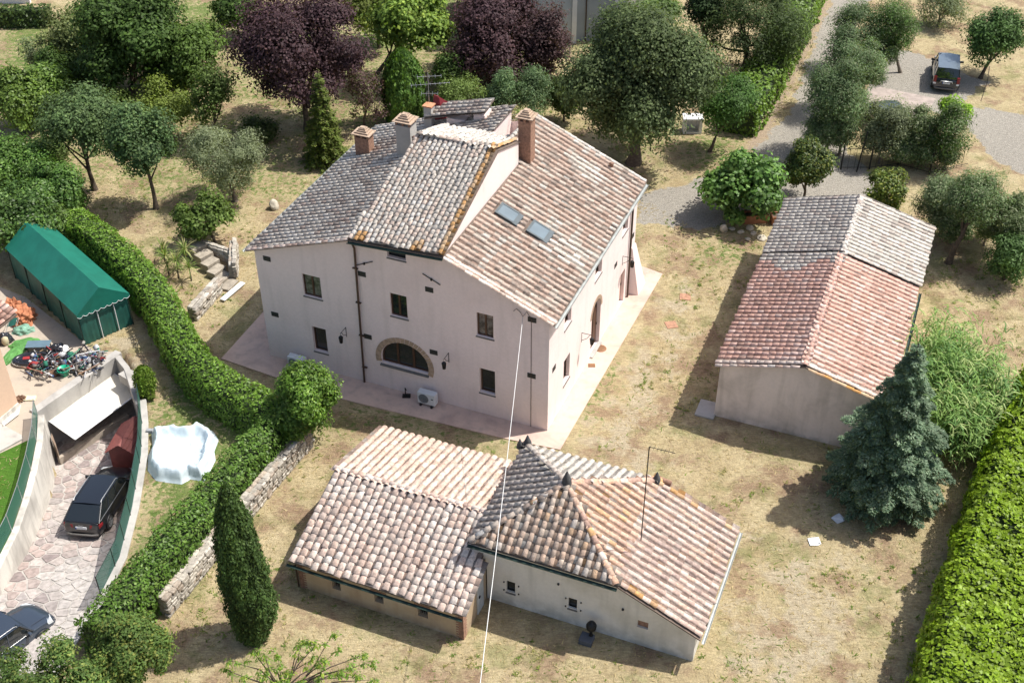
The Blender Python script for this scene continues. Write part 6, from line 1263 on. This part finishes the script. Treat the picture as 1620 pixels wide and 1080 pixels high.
# ================================================================== STONE WALLS, STEPS AND SMALL THINGS
def rubble(name, label, pts, h, th=.45, course=.19, zb=0., kind='wall', cap=None, seed=1, side=1):
    """Dry stone wall: a core with single stones proud of it on the seen side and on top."""
    rg = random.Random(seed); pts = [Vector((p[0], p[1])) for p in pts]; o0 = pts[0]; t = thing(name, label, kind, (o0.x, o0.y, zb)); col = [(.40, .365, .31), (.46, .42, .355), (.33, .30, .26), (.50, .46, .40), (.37, .31, .25)]; var = []
    for k in range(6):
        me = bpy.data.meshes.new('stone'); j = lambda s: rg.uniform(-.09, .09) if s else 0; vs = [(x + j(1), y + j(1), z + j(1)) for z in (-.5, .5) for x, y in ((-.5, -.5), (.5, -.5), (.5, .5), (-.5, .5))] 
        bm = bmesh.new(); bv = [bm.verts.new(v) for v in vs]; [bm.faces.new([bv[i] for i in f]) for f in ((0, 3, 2, 1), (4, 5, 6, 7), (0, 1, 5, 4), (1, 2, 6, 5), (2, 3, 7, 6), (3, 0, 4, 7))]; bmesh.ops.bevel(bm, geom=list(bm.edges), offset=.12, segments=1, affect='EDGES'); bm.to_mesh(me); bm.free(); me.materials.append(STONE_O); var.append(me)
    for a_, b_ in zip(pts[:-1], pts[1:]):
        d = (b_ - a_); L = d.length; d.normalize(); s = Vector((d.y, -d.x)) * side; q = MB(); A = a_ - o0; B2 = b_ - o0
        q.hexa([(A.x, A.y, 0), (B2.x, B2.y, 0), (B2.x - s.x * th, B2.y - s.y * th, 0), (A.x - s.x * th, A.y - s.y * th, 0), (A.x, A.y, h - .04), (B2.x, B2.y, h - .04), (B2.x - s.x * th, B2.y - s.y * th, h - .04), (A.x - s.x * th, A.y - s.y * th, h - .04)]); q.build('core', simple('wall core mortar', (.33, .30, .25), .95, var=.35, scale=5, bmp=.5), t)
        z = 0.; row = 0
        while z < h - .06:
            x = rg.uniform(-.15, .0); hh = course * rg.uniform(.8, 1.2)
            while x < L:
                w_ = rg.uniform(.22, .48)
                if x + w_ / 2 < L and x + w_ / 2 > 0:
                    c_ = A + d * (x + w_ / 2) + s * rg.uniform(-.05, .01); o_ = link('stone', rg.choice(var), t); o_.location = (c_.x, c_.y, z + hh / 2); o_.rotation_euler = (rg.uniform(-.05, .05), rg.uniform(-.05, .05), math.atan2(d.y, d.x) + rg.uniform(-.08, .08)); o_.scale = (w_ * .98, .24, hh * .98); k = rg.uniform(.8, 1.2); o_.color = (*[v * k for v in rg.choice(col)], 1)
                x += w_
            z += hh; row += 1
        x = 0
        while x < L:
            w_ = rg.uniform(.3, .5)
            for yy_ in (.1, th - .12):
                c_ = A + d * (x + w_ / 2) - s * yy_; o_ = link('stone', rg.choice(var), t); o_.location = (c_.x, c_.y, h - .03); o_.rotation_euler = (0, 0, math.atan2(d.y, d.x) + rg.uniform(-.1, .1)); o_.scale = (w_, th * .55, .14); k = rg.uniform(.85, 1.2); o_.color = (*[v * k for v in rg.choice(col)], 1)
            x += w_
    return t
rubble('rubble_wall', 'long rough stone wall below the dark hedge beside the cypress', [at(*p)[:2] for p in ((268, 975), (305, 930), (345, 880), (400, 815), (458, 745), (494, 705))][::1], 1.05, seed=3, side=1)
rubble('rubble_wall', 'low stone wall between the curved hedge and the white plank', [at(*p)[:2] for p in ((312, 506), (352, 462))], .75, seed=5, th=.5)
rubble('rubble_wall', 'small stone wall right of the garden steps', [at(*p)[:2] for p in ((374, 441), (376, 402))], .95, seed=6, th=.35, side=1)
rubble('rubble_wall', 'upper stone edging wall above the garden steps', [at(*p)[:2] for p in ((372, 418), (318, 400))], .8, seed=7, th=.3, side=-1)
ST_ = thing('garden_steps', 'weathered stone garden steps beside the yucca bed', 'steps', (at(340, 440).x, at(340, 440).y, 0)); o0 = ST_.location.copy(); SL = simple('step stone', (.40, .35, .28), .9, var=.35, scale=4, bmp=.4)
for k in range(6):
    a_ = at(362 - k * 10.5, 462 - k * 9.5); b_ = at(378 - k * 9.5, 446 - k * 8.2); d = (b_ - a_).normalized(); s = Vector((-d.y, d.x, 0)); q = MB(); z0, z1 = k * .13, k * .13 + .13; bs = [a_, b_, b_ + s * .62, a_ + s * .62]; q.hexa([Vector((p.x, p.y, 0)) - o0 for p in bs] + [Vector((p.x, p.y, z1)) - o0 for p in bs]); q.build('step', SL, ST_, bevel=.02)
pc = at(368, 459, .2); q = MB(); d = (at(384, 446) - at(353, 472)); an = math.atan2(d.y, d.x); M = Matrix.Translation((pc.x, pc.y, .1)) @ Matrix.Rotation(an, 4, 'Z'); q.box((-.95, -.16, 0), (.95, .16, .07), M); tag(q.build('plank', WHITEP, bevel=.01), 'white rectangular board lying at the foot of the garden steps', 'board')
q = MB(); c_ = at(434, 330); rg = random.Random(3)
bm = bmesh.new(); bmesh.ops.create_icosphere(bm, subdivisions=3, radius=.3)
for v in bm.verts: v.co = v.co * (1 + .35 * noise.noise(v.co * 3.4)); v.co.z = v.co.z * 1.3 + .25; 
me = bpy.data.meshes.new('boulder'); bm.to_mesh(me); bm.free(); me.materials.append(simple('pale limestone', (.55, .50, .40), .9, var=.3, scale=6, bmp=.5)); o_ = link('boulder', me); o_.location = (c_.x, c_.y, 0); tag(o_, 'small pale upright stone standing in the dry grass left of the farmhouse roof', 'stone')
for (x, y, s, z_) in ((1145, 366, .26, .3), (1205, 378, .3, .12), (1158, 363, .22, .1), (1172, 368, .2, .1), (1186, 362, .25, .12), (1192, 370, .2, .1), (1183, 379, .18, .08)):
    o2 = bpy.data.objects.new('boulder', me); COL.objects.link(o2); c_ = at(x, y); o2.location = (c_.x, c_.y, 0); o2.scale = (s / .3, s / .3 * .9, z_ / .3 * .8); o2.rotation_euler = (0, 0, x)
    tag(o2, {1145: 'upright dark sided stone at the left end of the stone border by the fig tree', 1205: 'large flat whitish stone beside the barn roof corner'}.get(x) or {1158: 'small pale stone next to the upright one', 1172: 'low stone in the middle of the border before the fig tree', 1186: 'pale rounded stone just below the brown planter', 1192: 'small stone touching the rounded one below the planter', 1183: 'frontmost little stone of the border'}[x], 'stone', 'stones of the border in front of the fig tree')
for x, y, lab, rz in ((1084, 470, 'square reddish terracotta slab in the dry yard near the barn', -.1), (1062, 514, 'faded terracotta slab in the dry yard, lower of two', .2)):
    c_ = at(x, y); t = MB(); M = Matrix.Translation(c_) @ Matrix.Rotation(rz, 4, 'Z'); t.box((-.30, -.30, 0), (.30, .30, .035), M); tag(t.build('floor_slab', simple('faded terracotta slab', (.46, .25, .16), .85, var=.35, scale=6)), lab, 'slab')
for x, y, lab, rz in ((1288, 857, 'white square paper lying on the sunny grass', .05), (1326, 821, 'torn white square paper lying in the shade of the spruce', .5)):
    c_ = at(x, y); M = Matrix.Translation(c_) @ Matrix.Rotation(rz, 4, 'Z'); t = MB(); t.add([M @ Vector(p) for p in ((-.24, -.22, .05), (.1, -.24, .04), (.16, -.12, .09), (.27, -.16, .05), (.25, .24, .06), (-.02, .22, .08), (-.25, .2, .04))], [tuple(range(7))]); t.add([M @ Vector(p) for p in ((-.24, -.22, .03), (.1, -.24, .03), (.27, -.16, .03), (.25, .24, .03), (-.25, .2, .03))], [tuple(range(5))]); tag(t.build('paper_sheet', WHITEP), lab, 'paper')
c_ = at(1097, 212); q = MB(); q.box((c_.x - .7, c_.y, 0), (c_.x + .55, c_.y + .8, .12)); q.box((c_.x - .7, c_.y, .12), (c_.x - .5, c_.y + .8, 1.0)); q.box((c_.x + .35, c_.y, .12), (c_.x + .55, c_.y + .8, 1.0)); q.box((c_.x - .5, c_.y + .6, .12), (c_.x + .35, c_.y + .8, 1.)); q.box((c_.x - .75, c_.y - .05, 1.0), (c_.x + .6, c_.y + .85, 1.12)); tag(q.build('meter_box', WHITEW), 'small white open box shelter under the oak branches', 'box')
def planter(px, py, w_, lab, rz=.1):
    c_ = at(px, py); t = thing('planter', lab, 'planter', c_, rz, 'terracotta planters by the fig tree'); q = MB(); TC = simple('terracotta pot', (.33, .15, .08), .85, var=.3)
    q.box((-w_, -.3, 0), (w_, -.25, .55)); q.box((-w_, .25, 0), (w_, .3, .55)); q.box((-w_, -.25, 0), (-w_ + .05, .25, .55)); q.box((w_ - .05, -.25, 0), (w_, .25, .55)); q.build('pot', TC, t); q = MB(); q.box((-w_ + .05, -.25, .3), (w_ - .05, .25, .48)); q.build('soil', BARK, t); q = MB(); q.box((-w_ - .03, -.33, .5), (w_ + .03, -.25, .57)); q.box((-w_ - .03, .25, .5), (w_ + .03, .33, .57)); q.build('rim', TC, t)
planter(1192, 350, .75, 'long brown planter under the fig tree'); planter(1228, 352, .35, 'small terracotta planter between fig tree and barn')
# white inflatable pool wrapped in its cover
pcn = at(288, 716, 0); t = thing('paddling_pool', 'white and pale blue crumpled pool cover on the lawn beside the driveway', 'pool', pcn); nr, na_ = 26, 130; vs = []; pp = at
outl = [(238, 678), (262, 672), (300, 676), (318, 668), (336, 676), (345, 690), (338, 708), (340, 722), (330, 742), (322, 756), (300, 752), (286, 760), (262, 757), (245, 754), (232, 738), (233, 715), (240, 700)]
ol = [at(x, y, .25) - pcn for x, y in outl]; ol = [Vector((p.x, p.y)) for p in ol]; cen = sum(ol, Vector((0, 0))) / len(ol)
for j in range(nr + 1):
    s = j / nr
    for i in range(na_):
        f = i / na_ * len(ol); i0 = int(f) % len(ol); e_ = ol[i0].lerp(ol[(i0 + 1) % len(ol)], f - int(f)); p = cen.lerp(e_, s); rim = math.exp(-((s - .78) / .13) ** 2) * .42
        nzv = noise.noise(Vector((p.x * 2.2, p.y * 2.2, 1))) * .5 + .55 * (1 - 2.2 * abs(noise.noise(Vector((p.x * 2.6, p.y * 2.6, 4))))) + .25 * noise.noise(Vector((p.x * 7, p.y * 7, 4)))
        z = .08 + rim * 1.15 + nzv * (.05 + .16 * s) * (1 if s < .97 else .3); z = max(.012, z * (1 if s < .9 else max(.05, (1 - s) * 9))); vs.append((p.x, p.y, z))
q = MB(); q.add(vs, [(j * na_ + i, j * na_ + (i + 1) % na_, (j + 1) * na_ + (i + 1) % na_, (j + 1) * na_ + i) for j in range(nr) for i in range(na_)], True)
q.build('cover', simple('pale blue plastic sheet', (.64, .74, .78), .3, var=.18, scale=3, bmp=.2, spec=.6), t)
q = MB(); bc = at(237, 681, .12) - pcn; q.box((bc.x - .16, bc.y - .1, 0), (bc.x + .16, bc.y + .1, .2)); q.build('filter_box', simple('grey plastic', (.35, .36, .38), .5), t, bevel=.02)
# iron fence behind the barn
fp = [at(*p) for p in ((1330, 268), (1375, 268), (1420, 262), (1470, 276), (1530, 262))]; t = thing('iron_fence', 'dark iron railing fence around the olive bushes and the hidden car', 'fence', fp[0]); k_ = 0
for a_, b_ in zip(fp[:-1], fp[1:]):
    L = (b_ - a_).length; q = MB()
    for z in (.15, 1.5): q.tube([a_ - fp[0] + Vector((0, 0, z)), b_ - fp[0] + Vector((0, 0, z))], .02, 5)
    q.build('rail', IRON, t)
    for i in range(int(L / .42)): p = a_.lerp(b_, i * .42 / L) - fp[0]; q = MB(); q.tube([p, p + Vector((0, 0, 1.55))], .013, 5); q.build('bar', IRON, t)
    q = MB(); q.box(tuple(a_ - fp[0] - Vector((.04, .04, 0))), tuple(a_ - fp[0] + Vector((.04, .04, 1.75)))); q.build('post', IRON, t)
c_ = at(1355, 272); q = MB(); q.tube([c_, c_ + Vector((.35, .4, 2.7))], .05, 6); tag(q.build('gate_post', IRON), 'tall dark leaning post left of the iron fence', 'post')
# pale blue building at the top
c_ = at(905, 68); t = thing('town_building', 'pale blue grey building with white corner pilaster at the top edge', 'building', c_, R_(4)); q = MB(); q.box((-6.5, 0, 0), (-.05, 9, 8)); q.build('wall', BLUEW, t); q = MB(); q.box((.28, .3, 0), (4.2, 9, 8)); q.build('side_wall', simple('grey blue side wall', (.33, .36, .38), .8, var=.1, scale=1), t); q = MB(); q.box((-.06, -.12, 0), (.30, .6, 8)); q.box((3.2, .1, 0), (3.5, .4, 8)); q.build('pilaster', WHITEW, t)
q = MB(); q.tube([(1.05, .22, 0), (1.05, .22, 7)], .05, 6); q.build('downpipe', PIPE, t)
for x0, z0 in ((-2.9, 1.1),):
    q = MB(); q.box((x0, -.04, z0), (x0 + 1.0, .02, z0 + 1.5)); f = q.build('window', GREENM, t); q = MB(); q.box((x0 + .1, -.06, z0 + .1), (x0 + .9, -.045, z0 + 1.4)); q.build('pane', GLASS, f)
c2 = at(996, 20); q = MB(); q.box((c2.x - .7, c2.y, 0), (c2.x + 2.2, c2.y + 3, 4.5)); tag(q.build('white_annex', WHITEW), 'white wall corner showing above the big oak', 'building')

# ================================================================== JUNK IN THE COURTYARD
JG = 'junk heap in the neighbour courtyard'
def blob(name, lab, cat, px, py, sx, sy, sz, mat, seed=1, rz=0., z=0., amp=.3, fr=2.2):
    bm = bmesh.new(); bmesh.ops.create_icosphere(bm, subdivisions=4, radius=1.)
    for v in bm.verts:
        nn = noise.noise(v.co * fr + Vector((seed * 5, 0, 0))) + .5 * abs(noise.noise(v.co * fr * 2.7 + Vector((0, seed, 0)))); v.co *= 1 + amp * nn; v.co.x *= sx; v.co.y *= sy; v.co.z = max(-.05, v.co.z) * sz
    me = bpy.data.meshes.new(name); bm.to_mesh(me); bm.free(); me.materials.append(mat); o_ = link(name, me); c_ = at(px, py); o_.location = (c_.x, c_.y, z + .03); o_.rotation_euler = (0, 0, rz); return tag(o_, lab, cat, JG)
GT = simple('bright green tarpaulin', (.10, .30, .07), .7, var=.35, scale=3); GT2 = simple('pale green tarpaulin', (.22, .42, .31), .6, var=.3, scale=3); BKP = simple('black bin bag plastic', (.02, .022, .03), .25, var=.3, spec=.7); GRB = simple('grey cloth', (.40, .42, .45), .8, var=.4, scale=5); TER = simple('broken terracotta', (.55, .22, .11), .9, var=.4, scale=8); RDP = simple('red plastic', (.40, .04, .04), .4); BRN = simple('brown rags', (.18, .10, .06), .9, var=.4); PBL = simple('slate blue plastic', (.12, .19, .24), .5, var=.15)
blob('tarpaulin', 'bright green crumpled tarpaulin at the left of the junk heap', 'tarpaulin', 22, 562, .35, .95, .22, GT, 2, -.4); blob('tarpaulin', 'bright green tarpaulin tail behind the blue lid', 'tarpaulin', 40, 545, .75, .4, .2, GT, 3, .3); blob('tarpaulin', 'pale green folded tarpaulin below the terracotta pile', 'tarpaulin', 38, 524, .55, .35, .3, GT2, 4, .2)
blob('rubble_pile', 'pile of orange broken terracotta beside the tent', 'rubble', 38, 505, .62, .7, .65, TER, 5, amp=.45, fr=3.5); blob('rubble_pile', 'smaller heap of orange terracotta against the lean-to gutter', 'rubble', 22, 492, .5, .4, .7, TER, 6, amp=.45, fr=3.8)
blob('rubbish_bag', 'black bin bag in the middle of the junk heap', 'bag', 92, 555, .45, .35, .35, BKP, 7); blob('rubbish_bag', 'black bin bag towards the right of the junk heap', 'bag', 122, 570, .3, .25, .25, BKP, 8); blob('cloth_heap', 'grey and white cloth heap at the right end of the junk heap', 'cloth', 143, 565, .6, .28, .25, GRB, 9, .3, amp=.5); blob('cloth_heap', 'pale grey crumpled bag beside the green basket', 'bag', 126, 578, .2, .25, .35, GRB, 10); blob('rag_heap', 'brown rags at the front of the junk heap', 'rags', 86, 592, .35, .22, .16, BRN, 11, amp=.5); blob('rag_heap', 'dark red rags in the junk heap', 'rags', 74, 578, .2, .16, .2, RDP, 12); blob('cloth_heap', 'white cloth with blue print in the junk heap', 'cloth', 104, 556, .2, .3, .3, WHITEP, 13)
def junkthing(name, lab, cat, px, py, rz=0., z=0.): return thing(name, lab, cat, tuple(at(px, py) + Vector((0, 0, z))), rz, JG)
t = junkthing('inflatable_boat', 'black and white rubber dinghy with red patches in the junk heap', 'dinghy', 51, 572, .15); q = MB(); ellp = [(.85 * math.cos(a_), .45 * math.sin(a_), .16) for a_ in [i * math.pi / 14 for i in range(29)]]; q.tube(ellp, .13, 8, cap=False); q.build('hull', BKP, t); q = MB(); q.tube([(x * 1.13, y * 1.2, z - .02) for x, y, z in ellp[8:26]], .05, 6); q.build('rubbing_strake', WHITEP, t); q = MB(); q.lathe((0, 0, .2), [(0, .08), (.5, .06), (.72, .0)], 20); o_ = q.build('floor', BKP, t); o_.scale = (1.05, .55, 1); q = MB(); q.box((-.4, -.12, .27), (-.05, .1, .3)); q.box((.2, .05, .27), (.5, .22, .3)); q.build('patch', RDP, t)
t = junkthing('table', 'slate blue plastic lid propped on the junk heap', 'lid', 63, 553, .05, .35); q = MB(); q.box((-.62, -.3, 0), (.62, .3, .05)); q.build('tabletop', PBL, t, bevel=.02); q = MB(); [q.box((x, y, -.35), (x + .05, y + .05, 0)) for x in (-.55, .5) for y in (-.25, .2)]; q.build('legs', DARKP, t)
t = junkthing('basket', 'round bright green plastic basket at the front of the junk heap', 'basket', 103, 593, 0); q = MB(); q.lathe((0, 0, 0), [(0, .02), (.2, .02), (.3, .42), (.33, .42), (.31, .38)], 20); q.build('bowl', simple('bright green plastic', (.01, .42, .24), .35), t)
for x0, y0, x1, y1, m_, lab in ((113, 563, 158, 554, WHITEP, 'long white pole lying across the junk heap'), (92, 582, 126, 552, GREENM, 'long green pole lying across the junk heap'), (124, 592, 158, 575, WOODL, 'long wooden batten at the right of the junk heap'), (34, 580, 66, 588, WOODL, 'wooden batten in front of the dinghy'), (66, 586, 82, 594, WHITEP, 'short white batten near the brown rags'), (132, 560, 167, 567, RDP, 'thin red and white pole at the right of the junk heap'), (98, 585, 112, 580, WOODL, 'short stick beside the green basket')):
    q = MB(); q.tube([at(x0, y0, .22), at(x1, y1, .45)], .03, 6); tag(q.build('pole', m_ if m_ is not GREENM else simple('green pole', (.03, .22, .12), .5)), lab, 'pole', JG)
t = junkthing('bicycle', 'tangled old grey bicycle lying in the junk heap', 'bicycle', 88, 574, .3, .3); q = MB()
for cx_ in (-.5, .5): q = MB(); q.tube([(cx_ + .3 * math.cos(a_), .3 * math.sin(a_), .03 * math.sin(a_ * 2)) for a_ in [i * math.pi / 10 for i in range(21)]], .018, 5, cap=False); q.build('wheel', DARKP, t)
q = MB(); q.tube([(-.5, 0, .02), (-.1, .35, .08), (.35, .3, .1), (.5, 0, .03)], .016, 5); q.tube([(-.1, .35, .08), (.0, -.05, .05), (.35, .3, .1)], .016, 5); q.tube([(.0, -.05, .05), (-.5, 0, .02)], .012, 5); q.build('frame', ALU, t)
t = junkthing('folding_chair', 'green folding garden chair tipped against the terracotta pile', 'chair', 16, 527, .4); q = MB(); q.tube([(-.25, 0, 0), (.2, .1, .85)], .018, 5); q.tube([(.25, 0, 0), (.65, .1, .8)], .018, 5); q.tube([(-.25, .45, 0), (.0, 0, .75)], .018, 5); q.tube([(.3, .5, 0), (.5, 0, .7)], .018, 5); q.build('frame', WHITEP, t); q = MB(); q.add([(-.1, .05, .4), (.35, .05, .4), (.62, .1, .82), (.2, .1, .85)], [(0, 1, 2, 3)]); q.build('seat', simple('teal cloth', (.04, .22, .19), .6), t)
blob('rubbish_bag', 'dark bags in the shade under the lean-to edge', 'bag', 8, 540, .4, .4, .45, BKP, 15)
t = junkthing('sack', 'cream sack standing below the lean-to edge', 'sack', 10, 545); q = MB(); q.lathe((0, 0, 0), [(.15, 0), (.2, .2), (.17, .42), (.05, .5), (0, .5)], 10); q.build('bag', simple('cream sackcloth', (.52, .45, .30), .9), t)
blob('rag_heap', 'brown debris heap at the corner of the peach house', 'debris', 33, 632, .28, .2, .16, BRN, 16, amp=.6, fr=4)
q = MB(); c_ = at(48, 631); q.box((c_.x - .28, c_.y - .18, .01), (c_.x + .28, c_.y + .18, .09), None); tag(q.build('board', simple('cream foam board', (.72, .68, .48), .8)), 'small cream board next to the debris at the peach house corner', 'board')
q = MB(); a_ = at(3, 674); q.hexa([tuple(at(3, 676, .02)), tuple(at(30, 655, .02)), tuple(at(33, 640, .02)), tuple(at(3, 660, .02))] + [tuple(at(3, 676, .1)), tuple(at(30, 655, .1)), tuple(at(33, 640, .1)), tuple(at(3, 660, .1))]); tag(q.build('doorstep', PLASTER_W), 'flaking white plaster kerb at the foot of the peach house', 'kerb')
Vs = []; Fs = []; Ts = []; rg = np.random.default_rng(12); pl_ = [(.02, .02, .03), (.45, .45, .46), (.30, .05, .05), (.03, .15, .10), (.12, .12, .13), (.55, .56, .56), (.22, .15, .09), (.06, .10, .2), (.03, .03, .03), (.28, .28, .30), (.05, .05, .055), (.16, .14, .12), (.33, .31, .28), (.02, .02, .02)]
for i in range(420):
    p = at(rg.uniform(46, 164), 0 + 540, .0); y_ = 545 + (p.x * 0) + rg.normal(0, 9); xx = rg.uniform(46, 164); c_ = at(xx, 572 + rg.normal(0, 9) - (xx - 95) * .06, rg.uniform(.02, .38)); big = rg.random() < .3
    e = [unit(1)[0] for _ in range(3)]; e[1] = np.cross(e[0], e[1]); e[1] /= np.linalg.norm(e[1]); e[2] = np.cross(e[0], e[1]); hs = (rg.uniform(.12, .42), rg.uniform(.01, .03), rg.uniform(.008, .03)) if not big else (rg.uniform(.08, .22), rg.uniform(.06, .16), rg.uniform(.02, .08))
    e[0][2] *= .4; o_ = len(Vs)
    for sx in (-1, 1):
        for sy in (-1, 1):
            for sz in (-1, 1): Vs.append(np.array(c_) + e[0] * hs[0] * sx + e[1] * hs[1] * sy + e[2] * hs[2] * sz)
    Fs += [[o_ + k for k in f] for f in ((0, 1, 3, 2), (4, 6, 7, 5), (0, 4, 5, 1), (2, 3, 7, 6), (0, 2, 6, 4), (1, 5, 7, 3))]; Ts += [pl_[rg.integers(0, len(pl_))]] * 6
V = np.array(Vs); V[:, 2] = np.maximum(V[:, 2], .012); tag(link('junk_scraps', np_mesh('junk_scraps', V, np.array(Fs), CLOTH, np.array(Ts))), 'tangle of small mixed scrap and rods in the junk heap', kind='stuff')
# dry twig and path line in the yard
q = MB(); q.tube([at(1552, 160, .02), at(1562, 130, .05), at(1566, 105, .03)], .02, 5); tag(q.build('branch', BARK), 'long thin dry branch lying on the grass right of the parked off-road car', 'branch')
